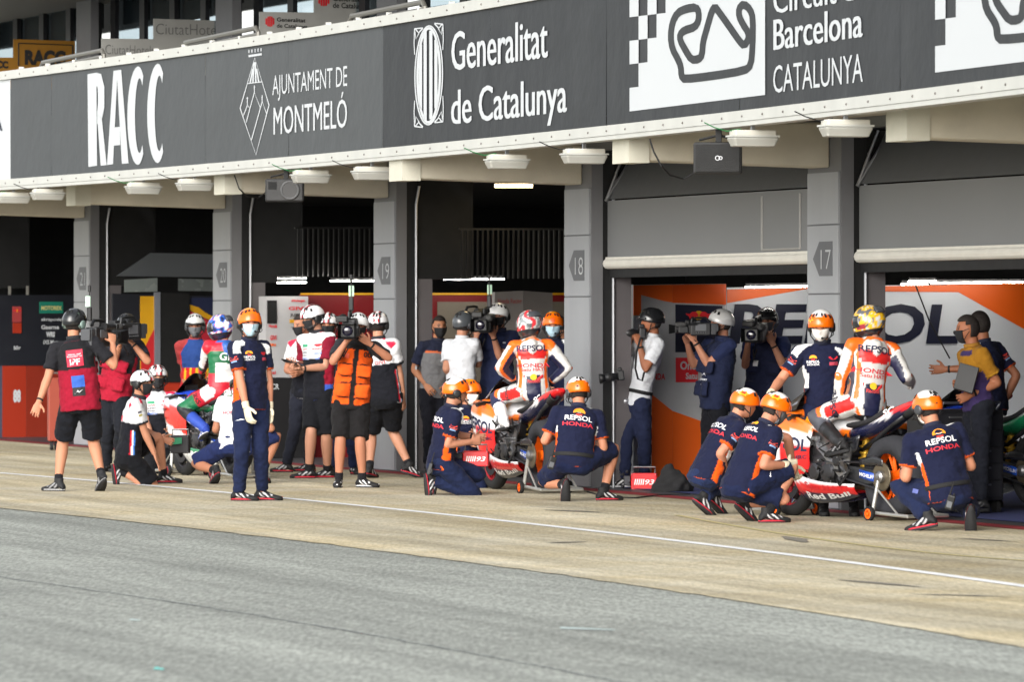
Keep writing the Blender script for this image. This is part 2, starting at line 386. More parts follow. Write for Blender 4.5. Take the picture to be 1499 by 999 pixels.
# upper storey: glazed band with dark mullions, sky seen through to the far side
bm = BM(); fbox(bm, -75, 19, -.5, -12, 8.6, 8.9, 24); fbox(bm, -32, 19, 2.5, -.5, 6.0, 6.2, 24); obj('roof', bm, M_GREYD, bld, org=BO)
bm = BM(); fbox(bm, -75, 19, -11.2, -11.4, 3.6, 7.06, 24); fbox(bm, -75, 19, -11.2, -11.4, 7.55, 8.6, 24); obj('rear_wall', bm, mat('rear_dark', (34, 36, 40), .7), bld, org=BO)
bm = BM(); fbox(bm, -28, 19, -.25, -.33, 3.6, 4.55, 24); obj('parapet', bm, mat('parapet_grey', (70, 73, 76), .6), bld, org=BO)
M_MUL = mat('mullion_dark', (20, 22, 27), .4, metal=.2)
M_GLASS = bpy.data.materials.new('tinted_glass'); M_GLASS.use_nodes = True
_n = M_GLASS.node_tree.nodes; _l = M_GLASS.node_tree.links; _n.remove(_n['Principled BSDF'])
_t = _n.new('ShaderNodeBsdfTransparent'); _t.inputs[0].default_value = (.72, .78, .82, 1); _g = _n.new('ShaderNodeBsdfGlossy'); _g.inputs['Roughness'].default_value = .05
_x = _n.new('ShaderNodeMixShader'); _x.inputs[0].default_value = .08; _l.new(_t.outputs[0], _x.inputs[1]); _l.new(_g.outputs[0], _x.inputs[2]); _l.new(_x.outputs[0], _n['Material Output'].inputs[0])
for num in (22, 21, 20, 19, 18, 17):
    s = SP[num]; e0, e1 = s + .85, s + 6.66
    for k in range(5):
        q = e0 + (e1 - e0) * k / 4
        bm = BM(); fbox(bm, q - .12, q + .12, -.30, -.356, 4.55, 8.6); obj('mullion', bm, M_MUL, bld, org=BO)
        if k < 4:
            q1 = e0 + (e1 - e0) * (k + 1) / 4
            bm = BM(); fbox(bm, q + .09, q1 - .09, -.358, -.373, 4.55, 8.6); obj('window_pane', bm, M_GLASS, bld, org=BO)
            bm = BM(); fbox(bm, q + .09, q1 - .09, -.42, -.44, 5.66 - .05 * (k % 3), 8.6); obj('window_blind', bm, mat('blind_dark', (34, 36, 37), .8), bld, org=BO)

# ---- half-closed garage doors (two) with white bottom seal
def garage_door(s0, s1, label):
    t = thing('garage_door', label, 'garage door', fc(s0, -.2), 0, 'half lowered garage doors'); o = t.location.copy()
    M1 = mat('door_grey', (116, 118, 120), .55, var=.10, scale=2, stretch=(1, 1, .3)); M2 = mat('door_grey_shaded', (88, 90, 92), .6, var=.05)  # upper panel: door grey darkened, canopy shade put into the colour
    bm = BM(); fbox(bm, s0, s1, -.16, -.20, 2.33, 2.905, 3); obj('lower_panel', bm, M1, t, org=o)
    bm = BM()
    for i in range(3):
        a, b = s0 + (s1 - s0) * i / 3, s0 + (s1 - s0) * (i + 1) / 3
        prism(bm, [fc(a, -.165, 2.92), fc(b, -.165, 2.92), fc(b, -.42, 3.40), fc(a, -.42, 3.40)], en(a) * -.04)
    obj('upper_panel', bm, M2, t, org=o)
    bm = BM(); tube(bm, [fc(s, -.17, 2.27) for s in np.linspace(s0 - .02, s1 + .02, 8)], .055, 12)
    fbox(bm, s0 - .01, s1 + .01, -.14, -.20, 2.27, 2.335, 3)
    obj('bottom_seal', bm, mat('rubber_cream', (206, 204, 196), .7), t, org=o)
    bm = BM(); fbox(bm, s0, s1, -.18, -.26, 2.13, 2.215, 3); obj('under_rail', bm, M_DARK, t, org=o)
    bm = BM(); tube(bm, [fc(s0 + .03, -.13, 2.90), fc(s0 + .03, -.45, 3.40)], .018); tube(bm, [fc(s0 + .03, -.13, 2.90), fc(s0 + .03, -.33, 3.40)], .014); obj('strut', bm, M_ALU, t, org=o)
    return t
dr = garage_door(SP[18] + .86, SP[17] - .02, 'half lowered grey garage door between pillars 18 and 17 with a wicket outline')
garage_door(SP[17] + .86, SP[16] - .02, 'half lowered grey garage door to the right of pillar 17')
do = dr.location.copy(); pf = Plane(fc(SP[17] - 1.2, -.158), en(SP[17] - 1.2))
bm = BM()
for a, b in (((1116, 287), (1116, 366)), ((1172, 283), (1172, 364)), ((1116, 366), (1172, 364))):
    tube(bm, [pf.at(*a, .004), pf.at(*b, .004)], .012, 6)
obj('wicket_frame', bm, mat('wicket_trim', (150, 150, 148), .5), dr, org=do)

# ================================================================== SIGNBOARD FASCIA
sg = thing('fascia_signboard', 'long dark grey printed signboard with white frame along the canopy edge', 'signboard', fas(750, z=3.3)); SO = sg.location.copy()
ZB, ZTP = 3.435, 4.677
M_PAN = mat('vinyl_grey', (36, 38, 41), 0.5, var=0.16, scale=1.3, stretch=(1.5, 1.5, .22), spec=.4, bump=.5, bscale=1.8, bdist=.04)
joints = [-220, 15, 75, 300, 422, 560, 717, 887, 1082, 1317, 1560, 1720]
M_PAN_PALE = mat('vinyl_grey_pale', (62, 65, 67), 0.5, var=0.16, scale=1.3, stretch=(1.5, 1.5, .22), bump=.5, bscale=1.8, bdist=.04)  # paler grey for the left-hand panels
for i in range(len(joints) - 1):
    a0, a1 = fas_arc(joints[i]) + .006, fas_arc(joints[i + 1]) - .006
    bm = BM(); n = 10; rows = []
    for j in range(n + 1):
        a = a0 + (a1 - a0) * j / n; col = []
        for k in range(5):
            z = ZB + (ZTP - ZB) * k / 4
            wv = .004 * noise.noise(Vector((a * .9, z * 1.3, i))) - (.004 if j in (0, n) else 0)
            col.append(fas_at(a, z, wv))
        rows.append(col)
    V = grid(bm, rows)
    ob = obj('sign_panel', bm, (M_WHITEP if i == 0 else (M_PAN_PALE if i in (1, 2, 3, 4) else M_PAN)), sg, smooth=True, org=SO)
def frail(z0, z1, l0, l1):
    bm = BM()
    for i in range(N):
        p = [fas_at(arcs[i], z0, l0), fas_at(arcs[i + 1], z0, l0), fas_at(arcs[i + 1], z0, l1), fas_at(arcs[i], z0, l1)]
        prism(bm, p, (0, 0, z1 - z0))
    bmesh.ops.remove_doubles(bm, verts=bm.verts, dist=.0005)
    return bm
for z0, z1, l0, l1 in ((ZTP - .004, ZTP + .10, .03, -.14), (ZB - .085, ZB + .004, .03, -.12), (ZB - .125, ZB - .087, .022, -.12)):
    obj('frame_rail', frail(z0, z1, l0, l1), M_WHITEM, sg, org=SO)
bm = BM()
for i in range(75):
    a = A0 + (A1 - A0) * (i + .5) / 75
    for z in (ZTP + .045, ZB - .045): ball(bm, fas_at(a, z, .032), .011, 1)
o = obj('bolts', bm, mat('bolt_dark', (92, 88, 84), .5), sg, org=SO); o['kind'] = 'stuff'
bm = BM()
for i in range(40):
    a = A0 + (A1 - A0) * (i + .5) / 40
    box(bm, fas_at(a, ZTP + .115, -.05), (.06, .06, .04))
o = obj('rail_clips', bm, M_WHITEM, sg, org=SO); o['kind'] = 'stuff'
def ftext(name, s, x0, x1, yb, yt, bold=0.0, m=M_WHITEP):
    """letters on the board: left px, right px, baseline and cap rows at the left end"""
    a0, a1 = fas_arc(x0), fas_arc(x1); z0, z1 = fas(x0, yb).z, fas(x0, yt).z
    vf = text2d(s, 0.0); wd = vf[0][:, 0].max(); bm = BM()
    for k in ((-1, 0, 1) if bold else (0,)):            # heavy letters: strokes widened sideways
        put2d(bm, vf, lambda x, y: fas_at(a0 + (a1 - a0) * (x + k * bold * 1.3 + bold * 1.3) / (wd + 2.6 * bold), z0 + (z1 - z0) * y, .006 + .0008 * k))
    flat(name, bm, m, sg, org=SO)
def fpoly(bm, pts, lift=.006): 
    f = bm.faces.new([bm.verts.new(fas(x, y, lift)) for x, y in pts])
def fline(bm, pts, wpx, lift=.006, closed=False, wx=None):
    """ribbon of photo width wpx (rows) / wx (columns) along photo points, printed on the board"""
    n = len(pts); wx = wx or wpx; L, R = [], []
    for i in range(n):
        a = pts[(i - 1) % n] if (closed or i > 0) else pts[i]; b = pts[(i + 1) % n] if (closed or i < n - 1) else pts[i]
        dx, dy = b[0] - a[0], b[1] - a[1]; d = math.hypot(dx, dy) or 1
        L.append(bm.verts.new(fas(pts[i][0] - dy / d * wx / 2, pts[i][1] + dx / d * wpx / 2, lift)))
        R.append(bm.verts.new(fas(pts[i][0] + dy / d * wx / 2, pts[i][1] - dx / d * wpx / 2, lift)))
    for i in range(n if closed else n - 1):
        j = (i + 1) % n; bm.faces.new((L[i], L[j], R[j], R[i]))
zr = lambda p: [(x / 2.998, y / 2.997) for x, y in p]
def fsheet(name, pieces):
    for pc in pieces:
        bm = BM(); a, b = [zr(q) for q in pc]
        fl = [bm.verts.new(fas(x, y, .006)) for x, y in a]; fr = [bm.verts.new(fas(x, y, .006)) for x, y in b]
        for i in range(len(a) - 1): bm.faces.new((fl[i], fl[i + 1], fr[i + 1], fr[i]))
        flat(name, bm, M_WHITEP, sg, org=SO)
def cc(x0, x1, yt, yb, sl):
    xm = x1; w_, h = x1 - x0, (yb - yt) / 2; o, n_ = [], []
    for k in range(21):
        t = math.radians(52 + 256 * k / 20); c, s_ = math.cos(t), math.sin(t)
        px_ = x0 + w_ * .56; o.append((px_ + w_ * .56 * (c if c < 0 else c * .8), (yt + yb) / 2 - h * s_ - (px_ + w_ * .56 * c - x0) * sl)); n_.append((px_ + w_ * .56 * .14 + w_ * .24 * c, (yt + yb) / 2 - h * .76 * s_ - (px_ + w_ * .24 * c - x0) * sl))
    return o, n_
fsheet('letter', [([(386, 325), (390, 732)], [(425, 318), (428, 727)]), ([(424, 318), (446, 324), (460, 380), (460, 470), (450, 520), (428, 545)], [(424, 375), (430, 384), (432, 410), (432, 450), (430, 480), (428, 490)]), ([(428, 500), (444, 727)], [(448, 510), (470, 724)])])
fsheet('letter', [([(500, 310), (472, 724)], [(518, 308), (498, 720)]), ([(514, 308), (537, 719)], [(534, 305), (566, 716)]), ([(492, 560), (491, 640)], [(528, 556), (530, 636)])])
fsheet('letter', [cc(561, 645, 295, 728, .10), cc(648, 732, 283, 720, .10)])
ftext('lettering', 'AJUNTAMENT DE', 399.5, 509, 139, 109, .0)
ftext('lettering', 'MONTMELÓ', 401, 509, 197, 155, .016)
ftext('lettering', 'Generalitat', 661.5, 803, 103, 44, .025)
ftext('lettering', 'de Catalunya', 661, 831, 182, 129, .025)
ftext('lettering', 'Barcelona', 1133, 1264, 73, 26, .028)
ftext('lettering', 'CATALUNYA', 1133, 1264, 136, 94, .0)
ftext('lettering', 'Circuit de', 1133, 1268, 20, -22, .02)
ftext('lettering', 'CATALUNYA', -148, 4, 205, 175, .0, M_NAVYP)
# Montmelo diamond
bm = BM(); z4 = lambda p: [(340 + x / 5.55, 60 + y / 5.55) for x, y in p]
fline(bm, z4([(188, 135), (303, 520), (197, 925), (68, 545)]), 1.5, closed=True)
for L_ in ([(130, 345), (247, 330)], [(95, 605), (128, 520), (143, 540)], [(118, 660), (184, 415), (232, 540)], [(160, 805), (248, 490), (284, 590)], [(184, 360), (184, 415)], [(127, 455), (127, 520)], [(247, 440), (247, 490)], [(120, 465), (134, 463)], [(178, 375), (190, 373)], [(241, 458), (253, 456)]):
    fline(bm, z4(L_), 1.3)
for xa in (150, 172, 196, 220):
    fline(bm, z4([(xa, 340 - 2), (188 + (xa - 188) * .45, 225 if abs(xa - 188) > 20 else 170)]), 2.0, wx=2.2)
fline(bm, z4([(136, 122), (244, 106)]), 3.2)
for xa in (140, 164, 190, 214, 238): fline(bm, z4([(xa, 96 - (xa - 140) * .14), (xa, 70 - (xa - 140) * .14)]), 1.0, wx=1.6)
flat('emblem', bm, M_WHITEP, sg, org=SO)
# Generalitat oval
bm = BM(); z5 = lambda p: [(580 + x / 5, 10 + y / 5) for x, y in p]
oval = lambda rx, ry: z5([(242 + rx * math.cos(t), 500 - (rx * math.cos(t)) * .16 + ry * math.sin(t)) for t in [2 * math.pi * k / 40 for k in range(40)]])
fline(bm, oval(101, 362), 2.2, closed=True, wx=1.8); fline(bm, oval(82, 345), 4.0, closed=True, wx=3.4)
for xa, hy in ((182, 235), (216, 325), (258, 325), (295, 250)):
    fline(bm, z5([(xa, 500 - hy - (xa - 242) * .16), (xa, 500 + hy - (xa - 242) * .16)]), 4.6, wx=4.6)
for sx in (-1, 1):
    for sy in (-1, 1):
        x0, y0 = 242 + sx * 104, 500 + sy * 358 - sx * 17
        fline(bm, z5([(x0, y0), (x0 - sx * 62, y0 + sy * 6)]), 1.8); fline(bm, z5([(x0 - sx * 6, y0), (x0 - sx * 30, y0 - sy * 30), (x0 - sx * 60, y0 + sy * 2)]), 2.2)
        fline(bm, z5([(x0, y0), (x0 + sx * 3, y0 - sy * 110), (x0 - sx * 1, y0 - sy * 190)]), 1.3); fline(bm, z5([(x0 - sx * 3, y0 - sy * 20), (x0 - sx * 10, y0 - sy * 75), (x0 - sx * 34, y0 - sy * 30)]), 1.5)
flat('emblem', bm, M_WHITEP, sg, org=SO)
# circuit logo: white field, chequers, track outline
zc = lambda p: [(880 + x / 3.407, y / 3.407) for x, y in p]
zt = lambda x: fas(x, z=ZTP - .01)
def rowtop(px): return HZ - (ZTP - .006 - CAMH) * FPX / _fas(px).y
bm = BM()
def quadstrip(bm, xs, top, bot, lift=.006):
    t = [bm.verts.new(fas(x, top(x), lift)) for x in xs]; b = [bm.verts.new(fas(x, bot(x), lift)) for x in xs]
    for i in range(len(xs) - 1): bm.faces.new((b[i], b[i + 1], t[i + 1], t[i]))
def logo(dx0, xr, ybl, slope):
    """white field starting at px dx0, with the stepped chequers on its left side"""
    W = 13.2 * (1 if dx0 < 1200 else 1.15); HH = 34.5 * (1 if dx0 < 1200 else 1.12)
    bm = BM(); bot = lambda x: ybl + slope * (x - dx0)
    quadstrip(bm, [dx0 + W * 4 + (xr - dx0 - W * 4) * i / 8 for i in range(9)], rowtop, bot, .006)
    quadstrip(bm, [dx0, dx0 + W], lambda x: bot(x) - HH, bot, .006)
    quadstrip(bm, [dx0 + W, dx0 + 2 * W], lambda x: bot(x) - 2 * HH, bot, .006)
    quadstrip(bm, [dx0 + 2 * W, dx0 + 3 * W], lambda x: bot(x) - 3 * HH, bot, .006)
    quadstrip(bm, [dx0 + 3 * W, dx0 + 4 * W], lambda x: max(bot(x) - 4 * HH, rowtop(x)), bot, .006)
    for c, r in ((0, 2), (1, 3), (0, 4), (2, 4)):
        if bot(dx0) - (r + 1) * HH > rowtop(dx0) - 30:
            quadstrip(bm, [dx0 + c * W, dx0 + (c + 1) * W], lambda x: max(bot(x) - (r + 1) * HH, rowtop(x)), lambda x: bot(x) - r * HH, .006)
    flat('logo_field', bm, M_WHITEP, sg, org=SO)
logo(922.5, 1121, 163, -.122); logo(1370, 1640, 106, -.123)
TRK = [(418, 395), (560, 378), (720, 352), (752, 325), (760, 230), (762, 90), (748, 45), (715, 18), (692, 40), (692, 80), (712, 120), (738, 160), (740, 195), (718, 228), (695, 205), (640, 125), (590, 55), (572, 32), (556, 55), (532, 140), (512, 210), (508, 275), (490, 295), (455, 298), (425, 250), (398, 200), (398, 170), (420, 150), (470, 135), (490, 105), (492, 60), (478, 35), (430, 42), (385, 62), (360, 110), (350, 180), (360, 245), (388, 295), (402, 330), (405, 380)]
def smooth(p, it=1):
    for _ in range(it):
        q = []; n = len(p)
        for i in range(n):
            a, b = p[i], p[(i + 1) % n]; q += [(a[0] * .75 + b[0] * .25, a[1] * .75 + b[1] * .25), (a[0] * .25 + b[0] * .75, a[1] * .25 + b[1] * .75)]
        p = q
    return p
bm = BM(); fline(bm, zc(smooth(TRK)), 12.5, lift=.009, closed=True, wx=8.5)
flat('track_outline', bm, M_PAN, sg, org=SO); bm = BM(); fline(bm, [(1370 + (x - 922.5) * 1.2, y - 58 - .0 * x) for x, y in zc(smooth(TRK))], 14, lift=.009, closed=True, wx=10)
flat('track_outline', bm, M_PAN, sg, org=SO)

# ================================================================== UNDER THE CANOPY
M_LAMP = mat('lamp_white', (160, 160, 154), .4, var=.04); M_GREEN = mat('green_wire', (30, 110, 60), .5)
LM = [(20, 290), (70, 285), (210, 276), (285, 271), (455, 259), (545, 254), (742, 237), (855, 229), (1102, 203), (1238, 188)]
LMN = ['leftmost bulkhead lamp under the canopy', 'second bulkhead lamp from the left under the canopy', 'white bulkhead lamp above the camera on pillar 21', 'white bulkhead lamp left of the canopy beam at pillar 20', 'white bulkhead lamp right above the black loudspeaker with round cone', 'white bulkhead lamp just left of the beam by pillar 18', 'white bulkhead lamp with green wire below the word de Catalunya', 'white bulkhead lamp next to the top of pillar 18', 'white bulkhead lamp right of the rectangular black speaker', 'rightmost white bulkhead lamp above pillar 17']
for i, ((x, y), lb) in enumerate(zip(LM, LMN)):
    p = fas(x, z=0, lift=-.42); Y = p.y; q = P(x, y, Y)
    a = math.atan2(es(0).y, es(0).x)
    t = thing('bulkhead_lamp', lb, 'lamp', q, a, 'bulkhead lamps under the canopy')
    bm = BM(); box(bm, (0, 0, .045), (.16, .36, .05), bev=.012); obj('lamp_base', bm, mat('lamp_base_grey', (190, 188, 178), .6), t)
    bm = BM(); v = box(bm, (0, 0, -.025), (.18, .40, .085), bev=.02)
    for k in v:
        if k.co.z < -.03: k.co.x *= .8; k.co.y *= .9
    obj('diffuser', bm, M_LAMP, t, smooth=False)
    bm = BM(); box(bm, (0, 0, .02), (.19, .41, .014)); obj('rim', bm, M_WHITEM, t)
    bm = BM(); box(bm, (0, 0, .115), (.03, .03, .10)); obj('hanger', bm, M_ALU, t)
    bm = BM(); tube(bm, [(-.02, -.10, .08), (-.02, -.22, .06), (-.02, -.33, .09), (-.02, -.42, .13)], .005, 6); obj('wire', bm, M_GREEN if i % 2 == 0 else M_DARK, t)
def speaker(px, py, w_, h_, lab, cone):
    Y = fas(px, z=0, lift=-.5).y; t = thing('loudspeaker', lab, 'loudspeaker', P(px, py, Y), math.radians(-6)); Mb = mat('speaker_black', (14, 15, 16), .55, var=.1, bump=.1)
    bm = BM(); v = box(bm, (0, 0, 0), (w_, .26, h_), bev=.02)
    for k in v:
        if k.co.y > 0: k.co.x *= .82; k.co.z *= .9
    obj('cabinet', bm, Mb, t)
    bm = BM(); box(bm, (0, 0, h_ / 2 + .06), (.05, .05, .12)); tube(bm, [(-w_ * .4, 0, h_ / 2 + .02), (0, 0, h_ / 2 + .06), (w_ * .4, 0, h_ / 2 + .02)], .012, 6); obj('bracket', bm, M_DARK, t)
    if cone:
        bm = BM(); torus(bm, (.06, -.135, 0), (0, 1, 0), .092, .014, 24, 8); obj('cone_ring', bm, mat('cone_grey', (74, 75, 76), .5), t)
        bm = BM(); lathe(bm, [(.088, -.003), (.05, .02), (.03, .014), (.001, .0)], (.06, -.138, 0), (0, 1, 0), 24); obj('cone', bm, mat('cone_dark', (24, 24, 25), .5), t)
        bm = BM(); box(bm, (-.13, -.132, .05), (.09, .006, .08)); obj('horn', bm, M_BLACK, t)
    else:
        bm = BM(); box(bm, (0, -.132, 0), (w_ - .04, .006, h_ - .04), bev=.003); obj('grille', bm, mat('grille_black', (14, 15, 16), .7, bump=.5, bscale=160), t)
        bm = BM(); torus(bm, (0, -.137, 0), (0, 1, 0), .018, .004, 14, 6); torus(bm, (.026, -.137, 0), (0, 1, 0), .013, .004, 12, 6); obj('badge', bm, M_ALU, t)
speaker(419, 279, .42, .25, 'black loudspeaker with round cone hanging under the canopy near pillar 20', True)
speaker(1052, 232, .41, .27, 'plain black rectangular loudspeaker hanging under the canopy near pillar 17', False)
bm = BM()
c1 = [fas(1499 + 60, z=3.34, lift=-.5), fas(1455, z=3.345, lift=-.5), fas(1425, z=3.36, lift=-.5), fas(1408, z=3.40, lift=-.45)]
tube(bm, c1, .012, 6); tag(obj('conduit', bm, M_DARK), 'black electric conduit under the canopy at the top right', 'cable')
bm = BM(); Yw = fas(960, z=0, lift=-.4).y
tube(bm, [P(951, 203, Yw), P(957, 222, Yw), P(968, 243, Yw), P(980, 256, Yw + .2), P(1000, 262, Yw + .3), P(1016, 253, Yw + .3)], .008, 6); tag(obj('loose_cable', bm, M_DARK), 'loose black cable drooping beside the plain rectangular speaker', 'cable')
bm = BM(); Yw = fas(343, z=0, lift=-.4).y
tube(bm, [P(343, 256, Yw), P(350, 276, Yw), P(362, 288, Yw + .3), P(378, 289, Yw + .5), P(392, 280, Yw + .5)], .008, 6); tag(obj('loose_cable', bm, M_DARK), 'loose black cable looping left of the loudspeaker with round cone', 'cable')

# ================================================================== TERRACE ABOVE THE BOARD
M_RAIL = mat('rail_grey', (120, 118, 112), .4, metal=.4)
for (x0, y0, x1, y1, lb) in ((60, 92, 152, 73, 'grey handrail above the RACC letters'), (268, 63, 378, 40, 'grey handrail above the MONTMELO crest'), (512, 24, 622, 2, 'grey handrail above the Generalitat crest')):
    bm = BM(); A, B = fas(x0, z=0, lift=-.5), fas(x1, z=0, lift=-.5); A, B = P(x0, y0, A.y), P(x1, y1, B.y)
    dz = Vector((0, 0, .55)); tube(bm, [A - dz, A - Vector((0, 0, .05)), A + (B - A) * .03, B - (B - A) * .03, B - Vector((0, 0, .05)), B - dz], .028, 8); mm = Vector((0, 0, .07)); tube(bm, [A - mm, B - mm], .02, 8)
    tag(obj('handrail', bm, M_RAIL), lb, 'handrail', 'handrails on the terrace')
def partition(px0, px1, pys, s, m, label, words, wm, x2=None, wsz=None):
    """stepped board between terraces, facing along the lane"""
    pl = plane_side(s); t = thing('partition_board', label, 'sign board', fc(s, .8, 3.6), 0, 'partition boards on the terrace'); o = t.location.copy()
    bm = BM(); slab(bm, pl, pys, 0, .03); obj('board', bm, m, t, org=o)
    for (wd, a, b, yb, yt, bo) in words:
        bm = BM(); text_plane(bm, pl, wd, a, b, yb, yt, bo, .006, yb1=yb + 3 * (yt - yb) / -25 * 0 + 1.5, yt1=yt + 1.5); flat('lettering', bm, wm, t, org=o)
    return t, pl, o
M_YEL = mat('sign_yellow', (140, 96, 12), .6); M_SIGN = mat('sign_grey', (150, 150, 146), .6); M_SIGND = mat('letter_grey', (96, 96, 96), .6); M_BLK = mat('letter_black', (24, 24, 24), .6)
t, pl, o = partition(0, 0, [(-30, 84), (20, 84), (20, 57), (110, 60), (110, 130), (-30, 130)], -20.8, M_YEL, 'yellow stepped board with black RACC letters above the far left', [('RACC', 36, 96, 93, 73, .06), ('RACC', -20, 12, 98, 88, .06)], M_BLK)
bm = BM()
for a, b in (((27, 63), (106, 66)), ((27, 63), (27, 96)), ((106, 66), (106, 96))): tube(bm, [pl.at(*a, .006), pl.at(*b, .006)], .008, 6)
obj('border', bm, M_BLK, t, org=o)
partition(0, 0, [(149, 56), (225, 57), (225, 27), (318, 30), (318, 110), (149, 110)], -14.6, M_SIGN, 'grey stepped board lettered CiutatHotels on the terrace', [('CiutatHotels', 154, 226, 79, 64, -.01), ('CiutatHotels', 228, 328, 50, 33, -.01)], M_SIGND)
t, pl, o = partition(0, 0, [(380, 17), (460, 18), (460, -30), (560, -30), (560, 60), (380, 60)], -8.6, M_SIGN, 'grey stepped board with red crests lettered Generalitat de Catalunya', [('Generalitat', 405, 447, 31, 25, .02), ('de Catalunya', 405, 450, 40, 34, .02), ('Generalitat', 487, 535, 1, -8, .02), ('de Catalunya', 487, 538, 11, 3, .02)], M_BLK)
bm = BM()
for cx, cy, r in ((395, 31, 7), (474, -1, 9)):
    for k in (-.8, -.4, 0, .4, .8):
        h = r * 1.1 * math.sqrt(1 - k * k); slab(bm, pl, [(cx + r * k * .95 - r * .13, cy - h), (cx + r * k * .95 + r * .13, cy - h), (cx + r * k * .95 + r * .13, cy + h), (cx + r * k * .95 - r * .13, cy + h)], .006)
obj('crest', bm, M_REDP, t, org=o)
# ================================================================== INSIDE THE GARAGES
def tubes(pl, x0, x1, y0, y1, lift, label, st=34):
    t = thing('light_tube', label, 'strip light', pl.at((x0 + x1) / 2, y0, lift), 0, 'strip lights above the garage walls'); o = t.location.copy()
    bm = BM(); tube(bm, [pl.at(x0, y0, lift), pl.at(x1, y1, lift)], .007, 8); obj('tube', bm, mat('tube_glow', (255, 250, 240), .4, var=0, emit=st), t, org=o)
    bm = BM(); tube(bm, [pl.at(x0, y0, lift) + Vector((0, 0, .035)), pl.at(x1, y1, lift) + Vector((0, 0, .035))], .014, 6); obj('fitting', bm, M_DARK, t, org=o)
def wall_thing(name, label, s): t = thing(name, label, 'display wall', fc(s, -.5)); return t, t.location.copy(), plane_side(s)
def face(t, o, pl, name, pts, m, lift=.0, th=.06):
    bm = BM(); slab(bm, pl, pts, lift, th); return obj(name, bm, m, t, org=o)
def words(t, o, pl, s, x0, x1, yb, yt, m, bold=.03, lift=.017, shear=0.0):
    bm = BM(); text_plane(bm, pl, s, x0, x1, yb, yt, bold, lift, shear=shear); flat('lettering', bm, m, t, org=o)
M_ORA = mat('panel_orange', (236, 98, 14), .45, var=.04, scale=2); M_PALE = mat('panel_pale', (206, 210, 216), .5, var=.03, scale=2)
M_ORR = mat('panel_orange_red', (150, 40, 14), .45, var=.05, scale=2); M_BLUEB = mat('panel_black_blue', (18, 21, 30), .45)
M_YELP = mat('panel_yellow', (206, 152, 8), .5)
# ---- Repsol wall (seen through the two right bays)
t, o, pl = wall_thing('display_wall', 'orange and pale blue team wall with giant navy letters inside the right garages', -.55)
face(t, o, pl, 'board', [(1064, 421), (1620, 414), (1620, 780), (1064, 730)], M_PALE)
face(t, o, pl, 'orange_band', [(1064, 424), (1182, 421.5), (1182, 423), (1064, 444)], M_ORA, .012, .012)
face(t, o, pl, 'orange_band', [(1285, 419.5), (1620, 412), (1620, 548), (1499, 482), (1403, 428), (1285, 427)], M_ORA, .012, .012)
words(t, o, pl, 'REPSOL', 1066, 1402, 501, 444, M_NAVYP, .03, .018, .12)
t, o, _ = wall_thing('display_wall', 'orange and grey display box with energy drink and oil panels behind the white shirt photographer', -.4)
pl = Plane(fc(-.25, 0), es(0))
face(t, o, pl, 'board', [(927, 417), (1062.5, 415.5), (1062.5, 728), (927, 722)], mat('panel_grey', (176, 178, 180), .5), 0, .3)
face(t, o, pl, 'orange_band', [(927, 418), (984, 417), (984, 443), (972, 441), (938, 432), (938, 462), (927, 462)], M_ORA, .012, .012)
face(t, o, pl, 'orange_band', [(984.3, 417), (1062.5, 416), (1062.5, 446), (984.3, 443.5)], mat('panel_orange_fold_shade', (220, 84, 12), .45), .012, .012)  # orange darkened past the fold; the bend's shading is painted on a flat board
face(t, o, pl, 'orange_base', [(954, 578), (984, 602), (984, 724), (954, 722)], M_ORA, .012, .012)
face(t, o, pl, 'orange_base', [(984.3, 602), (1062.5, 630), (1062.5, 727), (984.3, 724)], M_ORA, .012, .012)
face(t, o, pl, 'navy_panel', [(988.5, 446), (1057, 448), (1057, 516), (988.5, 516)], M_NAVYP, .012, .012)
face(t, o, pl, 'red_panel', [(989, 524), (1021, 524), (1021, 560), (989, 560)], M_REDP, .014, .014)
words(t, o, pl, 'One', 995, 1018, 541, 529, M_WHITEP); words(t, o, pl, 'Satu', 1003, 1020, 555, 546, M_WHITEP); words(t, o, pl, 'HONDA', 943, 973, 556, 547, M_REDP)
words(t, o, pl, 'RedBull', 996, 1040, 484, 474, M_REDP, .04)
def bulls(name, t, o, pl, cx, cy, sc, lift=.024):
    """two charging bulls before a yellow disc, as printed"""
    bm = BM(); slab(bm, pl, [(cx + sc * .42 * math.cos(a), cy + sc * .40 * math.sin(a)) for a in [2 * math.pi * k / 18 for k in range(18)]], lift - .006); obj('sun_disc', bm, M_YELP, t, org=o)
    bm = BM(); B = [(.05, -.05), (.25, -.32), (.55, -.30), (.8, -.12), (1.1, -.2), (1.12, -.08), (.85, .08), (.8, .3), (.7, .3), (.66, .12), (.4, .1), (.3, .3), (.2, .3), (.22, .08), (.1, .12)]
    for sg_ in (-1, 1): slab(bm, pl, [(cx + sg_ * x * sc, cy + y * sc) for x, y in B], lift, .006)
    obj('bulls', bm, M_REDP, t, org=o)
bulls('', t, o, pl, 1022, 462, 17)
bm = BM(); slab(bm, pl, [(958 + 4 * math.cos(a), 460 + 7 * math.sin(a)) for a in [2 * math.pi * k / 14 for k in range(14)]], .02); obj('logo_dot', bm, M_YELP, t, org=o)
pw = plane_side(-.55)
tubes(pw, 1064, 1181, 421, 419.5, .55, 'thin strip light over the RE of the giant lettering')
tubes(pw, 1290, 1328, 417, 416.5, .55, 'short strip light right beside pillar 17'); tubes(pw, 1333, 1467, 415, 414, .55, 'long strip light over the OL of the giant lettering')
tubes(pw, 1290, 1330, 413, 412.5, .75, 'short upper strip light beside pillar 17', 12)
# hanging lead on the right wall
bm = BM(); tube(bm, [pw.at(1335, 418, .1), pw.at(1355, 470, .1), pw.at(1385, 525, .1)], .008, 6); tag(obj('hanging_lead', bm, M_DARK), 'thin dark lead hanging in front of the giant letter L', 'cable')
